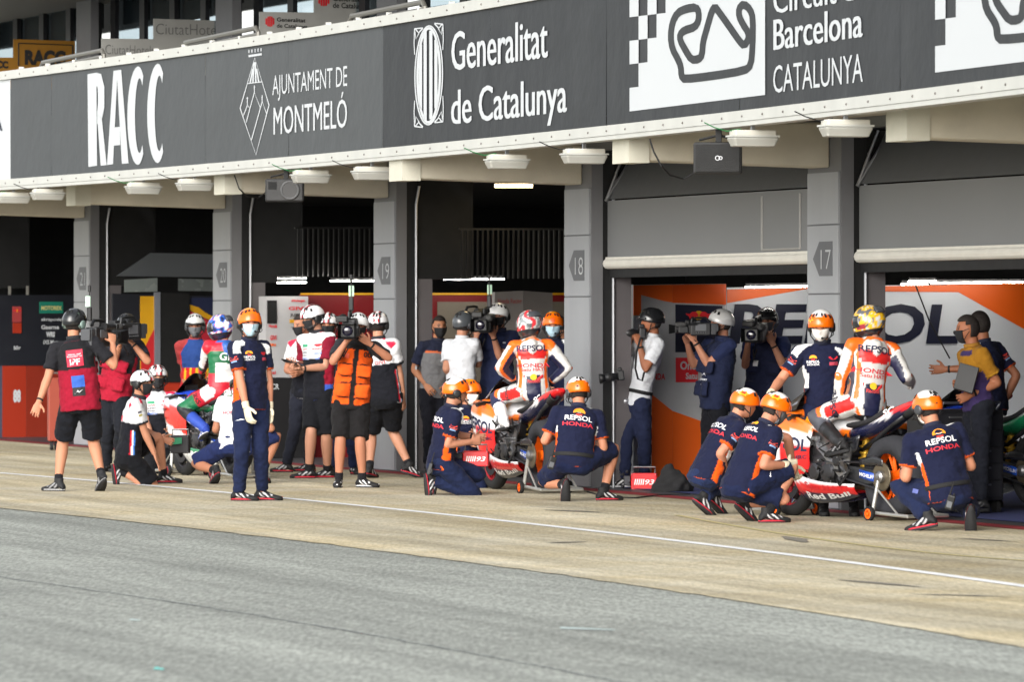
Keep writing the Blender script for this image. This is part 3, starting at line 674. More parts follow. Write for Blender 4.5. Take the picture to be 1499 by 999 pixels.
# ---- KTM style walls, far left
t, o, pl = wall_thing('display_wall', 'black and orange display wall with number 88 at the far left', -25)
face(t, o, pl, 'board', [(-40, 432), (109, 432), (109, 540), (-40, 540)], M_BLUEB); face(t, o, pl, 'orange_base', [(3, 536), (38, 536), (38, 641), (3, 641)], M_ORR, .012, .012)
face(t, o, pl, 'orange_base', [(38.4, 536), (109, 536), (109, 643), (38.4, 641)], mat('panel_orange_red_fold_shade', (126, 34, 12), .45), .012, .012); face(t, o, pl, 'edge_strip', [(-40, 536), (3, 536), (3, 641), (-40, 641)], mat('strip_blue', (60, 66, 84), .5), .01, .01)  # right of the corner: darker orange, face shading put into the colour
face(t, o, pl, 'edge_strip', [(18, 449), (31, 449), (31, 472), (18, 472)], mat('crest_red', (150, 50, 50), .6), .015, .015); face(t, o, pl, 'edge_strip', [(18.5, 473), (31, 473), (31, 488), (18.5, 488)], M_ORR, .015, .015)
face(t, o, pl, 'green_panel', [(57.5, 442), (92, 442), (92, 459), (57.5, 459)], mat('panel_green', (10, 112, 92), .5), .014, .014)
M_LTG = mat('letter_pale', (186, 190, 194), .5)
words(t, o, pl, 'MOTOREX', 60, 90, 454, 448, mat('letter_gold', (196, 190, 120), .5)); words(t, o, pl, '88', 19, 30, 588, 571, M_LTG, .06)
words(t, o, pl, 'akrapovic', 60, 90, 470, 465, M_LTG, .02); words(t, o, pl, 'Gaerne', 60, 86, 482, 476, M_LTG, .03); words(t, o, pl, 'WRS', 67, 80, 493, 486, M_LTG, .06); words(t, o, pl, 'iXS Motor', 63, 90, 504, 498, M_LTG, .02); words(t, o, pl, 'bihr', 20, 30, 512, 506, M_LTG, .02)
bulls('', t, o, pl, 24.5, 455, 5.5)
for x in (15, 41):                                                      # short posts over the wall
    face(t, o, pl, 'post', [(x - 1.6, 419), (x + 1.6, 419), (x + 1.6, 432), (x - 1.6, 432)], mat('post_grey', (120, 118, 112), .5), -.02, .03)
# ---- second bay from the left
t, o, pl = wall_thing('display_wall', 'dark wall with yellow panel and bull graphic between pillars 21 and 20', -18.9)
face(t, o, pl, 'board', [(165, 430), (330, 434), (330, 660), (165, 655)], M_BLUEB); face(t, o, pl, 'yellow_panel', [(205, 434), (226, 434), (226, 560), (205, 560)], M_YELP, .012, .012)
face(t, o, pl, 'red_swoosh', [(206, 520), (226, 480), (226, 560), (206, 560)], mat('swoosh_red', (186, 30, 36), .5), .02, .008)
face(t, o, pl, 'grey_post', [(225, 428), (233, 428), (233, 640), (225, 640)], mat('post_mid', (112, 116, 124), .5), .06, .06); face(t, o, pl, 'black_panel', [(233.5, 428), (276, 431), (276, 560), (233.5, 560)], M_BLACK, .05, .05)
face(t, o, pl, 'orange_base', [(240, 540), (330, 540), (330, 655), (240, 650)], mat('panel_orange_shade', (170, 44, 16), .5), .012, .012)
face(t, o, pl, 'navy_panel', [(276.5, 436), (330, 436), (330, 520), (276.5, 520)], mat('panel_navy', (26, 34, 66), .5), .012, .012)
face(t, o, pl, 'yellow_arc', [(276.5, 446), (290, 450), (300, 458), (312, 464), (330, 466), (330, 474), (312, 472), (296, 464), (276.5, 454)], M_YELP, .02, .008); face(t, o, pl, 'red_arc', [(276.5, 455), (296, 465), (312, 473), (312, 500), (276.5, 500)], mat('arc_red', (176, 30, 50), .5), .02, .008)
face(t, o, pl, 'clear_panel', [(180, 410), (228, 407), (228, 427), (180, 428)], mat('acrylic', (112, 120, 118), .25), .08, .02); face(t, o, pl, 'clear_panel', [(259, 408), (330, 410), (330, 427), (259, 426)], mat('acrylic_dark', (92, 98, 98), .25), .08, .02)
face(t, o, pl, 'louvre_panel', [(180, 404), (230, 370), (330, 372), (330, 406)], mat('louvre_grey', (80, 84, 88), .6), -.3, .05)
# ---- LCR wall
t, o, pl = wall_thing('display_wall', 'deep red wall with yellow top stripe behind the middle garages', -12.2)
face(t, o, pl, 'board', [(440, 431), (840, 431), (840, 700), (440, 690)], mat('wall_red', (112, 14, 20), .45)); face(t, o, pl, 'yellow_stripe', [(440, 429), (840, 429), (840, 432), (440, 432)], M_YELP, .012, .012)
face(t, o, pl, 'cream_panel', [(640, 442), (840, 442), (840, 700), (640, 695)], mat('panel_cream', (112, 104, 92), .6), .02, .02)
t, o, pl = wall_thing('display_wall', 'white sponsor display cabinet with dark base beside pillar 20', -12.0)
pl = plane_side(-11.9)
face(t, o, pl, 'board', [(389, 434), (451, 434), (451, 553), (389, 553)], mat('cabinet_white', (172, 172, 174), .5), 0, .3); face(t, o, pl, 'dark_base', [(389, 553), (451, 553), (451, 672), (389, 670)], mat('cabinet_black', (22, 22, 24), .5), 0, .3)
face(t, o, pl, 'screen', [(391, 440), (405, 440), (405, 474), (391, 474)], M_BLACK, .014, .014)
for wd, x0, x1, yb, yt, m in (('GIVI', 422, 446, 454, 449, M_REDP), ('shindengen', 426, 446, 442, 438, M_REDP), ('JUKEN', 424, 446, 463, 459, M_BLK), ('GIVI', 395, 404, 498, 491, M_REDP), ('Honda', 393, 405, 480, 475, M_REDP), ('JRi', 394, 403, 507, 503, M_ORA), ('Red', 395, 403, 548, 543, M_REDP), ('TGV', 425, 446, 483, 479, M_BLK), ('LCR', 393, 408, 570, 562, M_WHITEP), ('GIVI', 428, 447, 575, 571, M_REDP), ('Elf', 428, 446, 588, 583, M_LTG), ('castrol', 428, 446, 599, 594, M_LTG), ('ixil', 428, 446, 610, 606, M_REDP)):
    words(t, o, pl, wd, x0, x1, yb, yt, m, .03)
face(t, o, pl, 'yellow_label', [(424, 468), (446, 468), (446, 473), (424, 473)], M_YELP, .014, .014)
pq = plane_side(-12.2)
for x0, x1, y, lb in ((389, 431, 409, 'strip light above the white sponsor cabinet, upper'), (389, 431, 414.5, 'strip light above the white sponsor cabinet, lower'), (466, 505, 412, 'strip light over the red wall left of pillar 19'), (508, 545, 412, 'strip light over the red wall touching pillar 19'), (631, 719, 409.5, 'long strip light right of pillar 19')):
    tubes(pq, x0, x1, y, y - .5, .5, lb, 2)
t, o, pl = wall_thing('display_wall', 'white display cabinet with pale red racing lettering behind the central bike', -9)
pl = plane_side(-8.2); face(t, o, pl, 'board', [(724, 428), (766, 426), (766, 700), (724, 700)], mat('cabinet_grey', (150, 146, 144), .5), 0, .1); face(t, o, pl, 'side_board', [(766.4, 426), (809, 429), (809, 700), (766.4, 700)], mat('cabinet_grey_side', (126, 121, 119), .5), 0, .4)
words(t, o, pl, 'Honda Racing', 728, 763, 444, 437, mat('letter_rose', (176, 92, 92), .6), .02)
# ceiling lamp in the bay between 19 and 18 and railings of vertical bars in the dark
bm = BM(); box(bm, P(752, 272, 63), (.42, .5, .03)); t = tag(obj('ceiling_lamp', bm, mat('warm_glow', (255, 226, 170), .4, var=0, emit=5)), 'warm lit ceiling lamp just below the canopy beam by pillar 18', 'ceiling lamp')
for (s, x0, x1, yt, yb, lb) in ((-11.2, 432, 548, 332, 405, 'row of dark vertical bars behind pillar 19'), (-5.4, 672, 827, 334, 408, 'row of dark vertical bars left of pillar 18')):
    t = thing('bar_screen', lb, 'screen', fc(s, -2), 0, 'dark bar screens'); o = t.location.copy(); pl = plane_side(s)
    bm = BM(); slab(bm, pl, [(x0, yt), (x1, yt), (x1, yt + 3), (x0, yt + 3)], 0, .04); obj('top_rail', bm, mat('bar_grey', (12, 12, 13), .5), t, org=o)
    for x in np.arange(x0 + 4, x1, 7.5):
        bm = BM(); slab(bm, pl, [(x, yt + 3), (x + 2.2, yt + 3), (x + 2.2, yb), (x, yb)], 0, .03); obj('bar', bm, mat('bar_grey', (12, 12, 13), .5), t, org=o)
# ================================================================== PEOPLE: builder
def V(*a): return Vector(a)
class Src:
    """closed lofts that are fused into one skin; every face remembers (part, u, v) for colouring"""
    def __init__(s): s.v, s.f, s.i = [], [], []
    def loft(s, part, rings, n=28, sub=3):
        # ring = (centre, X, Y, a, b_front, b_back); smooth interpolation between rings
        R = []
        m = len(rings)
        for k in range(m - 1):
            p0, p1, p2, p3 = rings[max(k - 1, 0)], rings[k], rings[k + 1], rings[min(k + 2, m - 1)]
            for j in range(sub):
                t = j / sub; q = []
                for c in range(6):
                    a, b, cc, d = p0[c], p1[c], p2[c], p3[c]
                    if c < 3: q.append(0.5 * ((b * 2) + (cc - a) * t + (a * 2 - b * 5 + cc * 4 - d) * t * t + (b * 3 - a - cc * 3 + d) * t ** 3) if c == 0 else (b * (1 - t) + cc * t).normalized())
                    else: q.append(b * (1 - t) + cc * t)
                R.append(q)
        R.append(list(rings[-1])); base = len(s.v); N = len(R)
        for c, X, Y, a, bf, bb in R:
            for k in range(n):
                th = 2 * math.pi * k / n; si = math.sin(th)
                s.v.append(c + X * (a * math.cos(th)) + Y * ((bf if si > 0 else bb) * si))
        for r in range(N - 1):
            for k in range(n):
                A = base + r * n; B = A + n; k2 = (k + 1) % n
                s.f.append((A + k, A + k2, B + k2, B + k)); s.i.append((part, (k + .5) / n, (r + .5) / (N - 1)))
        s.f.append(tuple(base + k for k in range(n))[::-1]); s.i.append((part, 0.0, 0.0))
        s.f.append(tuple(base + (N - 1) * n + k for k in range(n))); s.i.append((part, 0.0, 1.0))
    def add(s, part, v, f):
        b = len(s.v); s.v += [Vector(p) for p in v]; s.f += [tuple(i + b for i in q) for q in f]; s.i += [(part, 0, 0)] * len(f)
def remesh(v, f, vox, smooth=3, fac=.5):
    me = mesh(v, f); o = bpy.data.objects.new('tmp', me); COL.objects.link(o)
    m = o.modifiers.new('r', 'REMESH'); m.mode = 'VOXEL'; m.voxel_size = vox; m.adaptivity = 0
    if smooth:
        sm = o.modifiers.new('s', 'SMOOTH'); sm.iterations = smooth; sm.factor = fac
    dg = bpy.context.evaluated_depsgraph_get(); r = bpy.data.meshes.new_from_object(o.evaluated_get(dg))
    nv = len(r.vertices); co = np.empty(nv * 3); r.vertices.foreach_get('co', co); no = np.empty(nv * 3); r.vertex_normals.foreach_get('vector', no)
    fc_ = [tuple(p.vertices) for p in r.polygons]
    bpy.data.objects.remove(o); bpy.data.meshes.remove(me); bpy.data.meshes.remove(r)
    return co.reshape(-1, 3), no.reshape(-1, 3), fc_
def set_col(me, cols):
    a = me.color_attributes.new('Col', 'FLOAT_COLOR', 'POINT'); arr = np.ones((len(me.vertices), 4)); arr[:, :3] = cols; a.data.foreach_set('color', arr.ravel())
def smooth_mesh(name, v, f, cols, m, parent):
    me = bpy.data.meshes.new(name); me.from_pydata(v.tolist() if hasattr(v, 'tolist') else [tuple(x) for x in v], [], f); me.update()
    if cols is not None: set_col(me, np.array(cols))
    return link(name, me, m, parent, True)
def garment(name, src, colfn, parent, org, m, vox=.012, wr=.005, freq=9.0, smooth=2):
    """fuse the lofts, colour them by pattern, add folds; returns (object, BVH in world space)"""
    co, no, f = remesh(src.v, src.f, vox, smooth)
    bv = BVHTree.FromPolygons([tuple(p) for p in src.v], src.f); cols = np.empty((len(co), 3)); cache = {}
    for i in range(len(co)):
        k = bv.find_nearest(co[i])[2]; 
        if k not in cache: cache[k] = lin(colfn(*src.i[k]))
        cols[i] = cache[k]
    if wr:
        nn = noise.noise
        for i in range(len(co)):
            x, y, z = co[i]
            d = nn(Vector((x * freq, y * freq, z * freq * 1.7))) + .55 * nn(Vector((x * 21 + 9, y * 21, z * 30))) - .6 * abs(nn(Vector((x * 6 + z * 7, y * 6 - z * 7, z * 9 + x * 5))))
            co[i] += no[i] * (d * wr)
    bvh = BVHTree.FromPolygons([tuple(p) for p in co], f)
    o = smooth_mesh(name, co - np.array(org), f, cols, m, parent); return o, bvh
# ---- hands (fingers of different lengths, thumb from the side of the palm)
_H = {}
def hand(side, pose):
    k = (side, pose)
    if k in _H: return _H[k]
    s = Src(); sg = -1 if side == 'R' else 1       # thumb side
    X, Z = V(1, 0, 0), V(0, 0, 1)
    s.loft('p', [(V(0, -.05, 0), X, Z, .026, .019, .019), (V(0, 0, 0), X, Z, .029, .018, .018), (V(0, .04, -.002), X, Z, .040, .015, .017), (V(0, .085, -.003), X, Z, .043, .013, .015), (V(0, .102, -.005), X, Z, .036, .010, .011)], 20, 3)
    curl = {'relax': (18, 30, 22), 'grip': (48, 72, 45), 'flat': (6, 10, 8)}[pose]
    def finger(b, L, dirx, curl, r):
        p = V(*b); d = V(dirx, 1, 0).normalized(); a = 0; pts = [p - d * .02, p]
        for sg_, c in zip((.44, .31, .25), curl):
            a += math.radians(c); q = V(d.x * math.cos(a), d.y * math.cos(a), -math.sin(a)); p = p + q * (L * sg_); pts.append(p)
        rr = []
        for i, q in enumerate(pts):
            t = (pts[min(i + 1, 4)] - pts[max(i - 1, 0)]).normalized(); x, y = frame_of(t); w_ = r * (1.0, 1.0, .95, .88, .62)[i]; rr.append((q, x, y, w_, w_, w_))
        s.loft('f', rr, 10, 3)
    for i, (bx, L, dx) in enumerate(((-.033, .066, -.10), (-.0115, .080, -.03), (.0115, .086, .03), (.033, .077, .10))):
        finger((bx * (sg), .098 - abs(bx) * .15, -.003), L, dx * sg, [c * (1 + .10 * (1 - i / 3)) for c in curl], .0088 - (.0009 if i == 0 else 0))
    b = V(.030 * sg, .022, -.008); d1 = V(.80 * sg, .62, -.30 if pose != 'grip' else -.62).normalized(); d2 = V(.42 * sg, .86, -.35 if pose != 'grip' else -.75).normalized()
    pts = [b - d1 * .02, b + d1 * .02, b + d1 * .042, b + d1 * .042 + d2 * .022, b + d1 * .042 + d2 * .042]; rr = []
    for i, q in enumerate(pts):
        t = (pts[min(i + 1, 4)] - pts[max(i - 1, 0)]).normalized(); x, y = frame_of(t); w_ = (.014, .0125, .0105, .0100, .007)[i]; rr.append((q, x, y, w_, w_, w_))
    s.loft('t', rr, 10, 3)
    co, no, f = remesh(s.v, s.f, .0045, 2); _H[k] = (co, no, f); return _H[k]
# ---- head
def head_pt(az, el, off=0.0):
    """point on the head in head axes (x right, y forward, z up); az 0 = right, 90 = front"""
    c, s_, ce, se = math.cos(az), math.sin(az), math.cos(el), math.sin(el)
    z = .118 * se; x = .0755 * ce * c; y = (.094 if s_ > 0 else .100) * ce * s_
    if z < 0:
        k = -z / .118; x *= 1 - .16 * k * k
        if s_ > 0: y *= 1 + .40 * k ** 1.5 * (s_ ** .7)
        else: y *= 1 - .38 * k
    if s_ > 0:
        fr = max(0, s_)
        y += .020 * math.exp(-((x / .011) ** 2) - ((z + .018) / .020) ** 2) * fr + .008 * math.exp(-((x / .010) ** 2) - ((z - .006) / .018) ** 2) * fr
        y -= .010 * (math.exp(-(((x - .031) / .016) ** 2) - ((z - .012) / .012) ** 2) + math.exp(-(((x + .031) / .016) ** 2) - ((z - .012) / .012) ** 2))
        y += .005 * math.exp(-((x / .045) ** 2) - ((z - .034) / .010) ** 2) + .006 * math.exp(-((x / .022) ** 2) - ((z + .062) / .008) ** 2) - .004 * math.exp(-((x / .022) ** 2) - ((z + .054) / .004) ** 2) + .007 * math.exp(-((x / .022) ** 2) - ((z + .098) / .014) ** 2)
    p = V(x, y, z)
    return p + p.normalized() * off if off else p
def sph(fn, az0, az1, n, el0, el1, m):
    return [[fn(az0 + (az1 - az0) * j / n, el0 + (el1 - el0) * i / m) for j in range(n + 1)] for i in range(m + 1)]
def patch(bm, fn, az0, az1, el0, el1, n=10, m=8, t=.004):
    """thin closed plate following a surface fn(az, el, offset)"""
    D = math.radians
    A = sph(lambda a, e: fn(D(a), D(e), t), az0, az1, n, el0, el1, m); B = sph(lambda a, e: fn(D(a), D(e), 0), az0, az1, n, el0, el1, m)
    a, b = grid(bm, A), grid(bm, [r[::-1] for r in B])
    ring = lambda G: [G[0][j] for j in range(n)] + [G[i][n] for i in range(m)] + [G[m][j] for j in range(n, 0, -1)] + [G[i][0] for i in range(m, 0, -1)]
    ra = ring(a); rb = ring([r[::-1] for r in b])
    for i in range(len(ra)): bm.faces.new((ra[i], rb[i], rb[(i + 1) % len(ra)], ra[(i + 1) % len(ra)]))
def xf(bm, M): bmesh.ops.transform(bm, matrix=M, verts=bm.verts)
# ---- helmets
def dome_pt(az, el, off=0.0, sc=1.0):
    s_ = math.sin(az); a, bf, bb, c = .112 * sc, .132 * sc, .142 * sc, .128 * sc
    p = V(a * math.cos(el) * math.cos(az), (bf if s_ > 0 else bb) * math.cos(el) * s_, c * math.sin(el) + .018)
    return p + V(p.x, p.y, p.z).normalized() * off
def rim_el(az):                                        # the edge is high over the brow, low at the back
    s_ = math.sin(az); return math.radians(6 * max(s_, 0) ** 2 - 14 * (1 - abs(s_)) - 20 * max(-s_, 0))
def dome(colfn, sc=1.0, n=40, m=18, th=.012):
    vs, fs, cs = [], [], []
    def g(off):
        R = []
        for i in range(m + 1):
            row = []
            for j in range(n):
                az = 2 * math.pi * j / n; e0 = rim_el(az); el = e0 + (math.pi / 2 - e0) * min(i / m, .995)
                vs.append(dome_pt(az, el, off, sc)); cs.append(lin(colfn(math.degrees(az), math.degrees(el)))); row.append(len(vs) - 1)
            R.append(row)
        return R
    A, B = g(0.0), g(-th)
    for i in range(m):
        for j in range(n):
            k = (j + 1) % n; fs.append((A[i][j], A[i][k], A[i + 1][k], A[i + 1][j])); fs.append((B[i][j], B[i + 1][j], B[i + 1][k], B[i][k]))
    for j in range(n):
        k = (j + 1) % n; fs.append((A[0][j], B[0][j], B[0][k], A[0][k]))
    fs.append(tuple(A[m])); fs.append(tuple(B[m][::-1]))
    return vs, fs, cs
def egg_pt(az, el, off=0.0):
    s_ = math.sin(az); ce, se = math.cos(el), math.sin(el)
    p = V(.124 * ce * math.cos(az), (.150 if s_ > 0 else .152) * ce * s_, .150 * se if se > 0 else .150 * se)
    if se < 0 and s_ > 0: p.y *= 1 + .16 * -se
    if se < 0 and s_ < 0: p.y *= 1 - .22 * -se
    return p + p.normalized() * off
NAVY, ORANGE, WHITE, BLACK, RED = (24, 28, 52), (216, 88, 22), (232, 233, 234), (26, 27, 30), (196, 26, 48)
ORH = (244, 108, 10)
M_SKIN = vcmat('skin', .55, var=.07, spec=.35); M_CLOTH = vcmat('fabric', .88, bump=.8, bscale=9, bdist=.035, sheen=.03, spec=.15, var=.14); M_LEATH = vcmat('leather', .42, bump=.12, bscale=50, spec=.45)
M_SHELL = vcmat('helmet_shell', .22, coat=.6, var=.04); M_SHOE = vcmat('shoe_fabric', .7, var=.15); M_GLOVE = mat('glove_cotton', (214, 204, 180), .9, var=.12, bump=.3); M_GLOVEB = mat('glove_black', (34, 34, 36), .7, bump=.2)
M_MBLACK = mat('plastic_black', (24, 25, 27), .45); M_MGREY = mat('plastic_grey', (92, 94, 98), .5); M_STRAP = mat('strap_black', (20, 20, 22), .8)
M_HAIR = mat('hair_dark', (34, 26, 22), .7, bump=.8, bscale=120, var=.3); M_RUB = mat('rubber_black', (20, 20, 21), .75, var=.2); M_EYE = mat('eye_dark', (40, 32, 30), .25)
M_MASKS = {'blue': mat('mask_blue', (176, 206, 222), .85), 'black': mat('mask_black', (26, 27, 30), .85), 'white': mat('mask_white', (228, 226, 220), .85), 'grey': mat('mask_grey', (96, 98, 102), .85)}
# ---- shoe: upper and sole, toe towards +y, ankle joint at the origin
def shoe_parts():
    up = Src(); X, Z = V(1, 0, 0), V(0, 0, 1)
    R = []
    for y, a, zc, zt in ((-.078, .024, -.045, .022), (-.06, .036, -.035, .036), (-.02, .040, -.02, .05), (.03, .042, -.03, .044), (.08, .047, -.042, .030), (.13, .049, -.05, .022), (.17, .042, -.053, .017), (.195, .022, -.056, .010)):
        R.append((V(0.004 * (y > .05), y, zc), X, Z, a, zt, .03))
    up.loft('u', R, 18, 3)
    up.loft('c', [(V(0, -.01, -.03), X, V(0, 1, 0), .040, .05, .05), (V(0, -.012, .01), X, V(0, 1, 0), .039, .048, .045), (V(0, -.012, .045), X, V(0, 1, 0), .041, .05, .047)], 18, 2)
    co, no, f = remesh(up.v, up.f, .009, 2)
    so = Src(); R = []
    for z, k in ((-.086, .97), (-.078, 1.0), (-.064, 1.02), (-.058, .97)): R.append((V(0, .052, z), X, V(0, 1, 0), .046 * k, .140 * k, .134 * k))
    so.loft('s', R, 30, 2)
    sv = []
    for p in so.v:                                   # foot-shaped outline, toe spring, cushioned heel
        t = (p.y + .08) / .28; p = p.copy(); p.x *= .78 + .34 * max(0, min(1, t * 1.25)) ** 1.2; 
        if t > .8: p.z += (t - .8) * .10
        sv.append(p)
    return co, f, np.array([tuple(p) for p in sv]), so.f
SHOE = shoe_parts()
_shoe = {}
def shoe_mesh(style):
    if style in _shoe: return _shoe[style]
    up, sole, acc = {'red': ((28, 28, 30), (190, 30, 52), (190, 190, 192)), 'white': ((30, 30, 32), (228, 228, 228), (228, 228, 228)), 'grey': ((32, 33, 36), (150, 150, 150), (150, 150, 152)), 'black': ((24, 24, 26), (40, 40, 42), (90, 90, 92)), 'boot': ((230, 230, 232), (34, 34, 36), (60, 66, 90)), 'bootblue': ((34, 60, 150), (210, 210, 212), (226, 228, 230)), 'bootblack': ((26, 26, 28), (36, 36, 38), (150, 150, 154))}[style]
    a = mesh(SHOE[0].tolist(), SHOE[1]); cols = []
    for x, y, z in SHOE[0]:
        st = math.sin((y * .8 + z) * 150); on = abs(x) > .026 and -.05 < z < .0 and -.02 < y < .11
        cols.append(lin(acc) if (on and st > .35) else lin(up))
    set_col(a, np.array(cols)); b = mesh(SHOE[2].tolist(), SHOE[3]); set_col(b, np.array([lin(sole if p[2] > -.066 else (34, 34, 36)) for p in SHOE[2]]))
    for m_ in (a, b): m_.materials.append(M_SHOE); m_.polygons.foreach_set('use_smooth', [True] * len(m_.polygons))
    _shoe[style] = (a, b); return _shoe[style]
def ik(a, c, l1, l2, pole):
    d = c - a; L = d.length; mx = (l1 + l2) * .998
    if L > mx: c = a + d * (mx / L); d = c - a; L = mx
    L = max(L, abs(l1 - l2) + .02); u = d.normalized(); x = (l1 * l1 - l2 * l2 + L * L) / (2 * L); h = math.sqrt(max(l1 * l1 - x * x, 0))
    p = (pole - a); p = p - u * p.dot(u)
    if p.length < 1e-4: p = V(0, -1, 0)
    return a + u * x + p.normalized() * h, c
def yawv(d): r = math.radians(d); return V(-math.sin(r), math.cos(r), 0), V(math.cos(r), math.sin(r), 0)
def limb(src, part, pts, rad, ref, n=20, sub=3):
    """tube through pts with radii; u=0 lies towards ref"""
    R = []; m = len(pts)
    for i, p in enumerate(pts):
        t = (pts[min(i + 1, m - 1)] - pts[max(i - 1, 0)]).normalized(); X = ref - t * ref.dot(t)
        X = X.normalized() if X.length > .05 else frame_of(t)[0]
        R.append((p, X, t.cross(X), rad[i], rad[i], rad[i]))
    src.loft(part, R, n, sub)
def lerp(a, b, t): return a * (1 - t) + b * t

def person(label, Y, face, pel, neck, look, LA, RA, LE, RE, LF, RF, LK, RK, S=1.0, wd=1.0, cface=None, skin=(176, 120, 92), shirt=None, shirt_m=None, pants=None, pants_kind='long', shoes='black', vest=None,
           helmet=None, mask=None, headset=None, hair=False, glove=(None, None), pose=('relax', 'relax'), group=None, suit=None, decals=(), sleeve=.50, heado=(0, 0), belly=1.0, short_len=.93, palm=(None, None), vox=.0125, belt=False):
    """joints are photo points (px, py, metres behind the person's own distance); feet are (px, metres behind, yaw, heel lift)"""
    W = lambda q: P(q[0], q[1], Y + (q[2] if len(q) > 2 else 0))
    Pe, Ne = W(pel), W(neck); fw, rt = yawv(face); cfw, crt = yawv(face if cface is None else cface)
    base = V(Pe.x, Pe.y, 0); t = thing('person', label, 'person', base, 0, group); D = {}
    ax = (Ne - Pe).normalized(); up = V(0, 0, 1); T0 = (ax * .75 + up * .25).normalized(); T1 = (ax * 1.15 - T0 * .15 + cfw * .06).normalized(); L = (Ne - Pe).length
    b1, b2 = Pe + T0 * L * .36, Ne - T1 * L * .36
    def sp(v):
        u = 1 - v; p = Pe * u ** 3 + b1 * (3 * u * u * v) + b2 * (3 * u * v * v) + Ne * v ** 3
        tt = ((b1 - Pe) * u * u + (b2 - b1) * (2 * u * v) + (Ne - b2) * v * v).normalized(); k = min(max((v - .1) / .8, 0), 1)
        X = (rt * (1 - k) + crt * k); X = (X - tt * X.dot(tt)).normalized(); return p, X, tt.cross(X), tt
    def ring(v, a, bf, bb, down=0.0):
        p, X, Yv, tt = sp(max(v, 0)); return (p + tt * (v * L if v < 0 else 0) + tt * down, X, Yv, a * S * wd, bf * S, bb * S)
    _, X1, Y1, Tn = sp(1.0); _, Xp, Yp, Tp = sp(0.0)
    la, ra = W(LA), W(RA)
    def shoulder(sg, w_):
        s0 = Ne - Tn * .052 * S + X1 * (sg * .168 * S * wd); d = w_ - s0; k = d.normalized()
        return s0 + k * .022 * S + (up * .02 if k.z > .2 else V(0, 0, 0))
    sl, sr = shoulder(-1, la), shoulder(1, ra)
    el, la = ik(sl, la, .292 * S, .262 * S, W(LE)); er, ra = ik(sr, ra, .292 * S, .262 * S, W(RE))
    hl, hr = Pe - Xp * .088 * S - Tp * .01, Pe + Xp * .088 * S - Tp * .01
    def foot(F):
        px, dy, yaw, pit = F[:4]; a = math.radians(pit); z = (.086 * math.cos(a) + .135 * math.sin(a)) * 1.0 if len(F) < 5 else None
        p = P(px, 0, Y + dy); p.z = z if z is not None else P(px, F[4], Y + dy).z; return p, yaw, pit
    (al, yl, pl_), (ar, yr, pr_) = foot(LF), foot(RF)
    kl, al = ik(hl, al, .435 * S, .428 * S, W(LK)); kr, ar = ik(hr, ar, .435 * S, .428 * S, W(RK))
    # head
    hf, hrt = yawv(look[0]); pit = math.radians(look[1]); hfw = hf * math.cos(pit) + up * math.sin(pit); hup = hrt.cross(hfw)
    hc = Ne + Tn * .035 * S + (hup * .6 + Tn * .4).normalized() * .118 * S + hfw * .028 * S + hrt * heado[0] + hup * heado[1]
    HM = Matrix.Translation(hc) @ Matrix(((hrt.x, hfw.x, hup.x, 0), (hrt.y, hfw.y, hup.y, 0), (hrt.z, hfw.z, hup.z, 0), (0, 0, 0, 1))) @ Matrix.Scale(S ** .5 * 1.0, 4)
    HL = Matrix.Translation(-base) @ HM
    # ---- body: one fused surface, hands joined at the wrist
    s = Src()
    s.loft('torso', [ring(-.20, .10, .08, .09), ring(-.10, .158, .105, .112), ring(.02, .160, .108 * belly, .112), ring(.25, .140, .105 * belly, .096), ring(.45, .143, .105, .100), ring(.70, .158, .112, .110), ring(.86, .150, .095, .095), ring(.95, .105, .072, .072), ring(1.0, .062, .06, .062)], 26, 3)
    nk = Ne + Tn * .01; s.loft('neck', [(Ne - Tn * .05, X1, Y1, .062 * S, .06 * S, .062 * S), (Ne + Tn * .02, X1, Y1, .056 * S, .056 * S, .056 * S), (lerp(Ne, hc, .55) - hfw * .012, X1, Y1, .055 * S, .056 * S, .056 * S), (hc - hfw * .008, hrt, hfw, .05 * S, .05 * S, .05 * S)], 18, 3)
    D2 = math.pi; hv, hfc = [], []
    nA, nE = 36, 22
    for i in range(nE + 1):
        for j in range(nA): hv.append(HM @ head_pt(2 * D2 * j / nA, -D2 / 2 * .985 + D2 * .985 * i / nE))
    for i in range(nE):
        for j in range(nA): k = (j + 1) % nA; hfc.append((i * nA + j, i * nA + k, (i + 1) * nA + k, (i + 1) * nA + j))
    hfc.append(tuple(range(nA))[::-1]); hfc.append(tuple(nE * nA + j for j in range(nA))); s.add('head', hv, hfc)
    for sg in (-1, 1):
        e = bmesh.new(); ball(e, (0, 0, 0), (.010, .019, .030), 2); xf(e, HM @ Matrix.Translation((sg * .074, -.008, -.004))); e.verts.ensure_lookup_table(); s.add('ear', [v.co.copy() for v in e.verts], [tuple(v.index for v in q.verts) for q in e.faces]); e.free()
    for sg, sh, eb, wr_ in ((-1, sl, el, la), (1, sr, er, ra)):
        limb(s, 'arm', [Ne - Tn * .06 * S + X1 * sg * .05, sh, lerp(sh, eb, .35), lerp(sh, eb, .75), eb, lerp(eb, wr_, .25), lerp(eb, wr_, .7), wr_], [r * S for r in (.055, .056, .050, .042, .040, .043, .033, .026)], X1 * sg)
    for sg, h_, k_, a_ in ((-1, hl, kl, al), (1, hr, kr, ar)):
        limb(s, 'leg', [h_ + Tp * .03, h_, lerp(h_, k_, .3), lerp(h_, k_, .75), k_, lerp(k_, a_, .28), lerp(k_, a_, .65), lerp(k_, a_, .9), a_], [r * S for r in (.075, .086, .081, .062, .055, .059, .045, .037, .036)], Xp * sg)
    co, no, f = remesh(s.v, s.f, vox, 2)
    co = [co - np.array(base)]; f = list(f); off = len(co[0]); hands = []
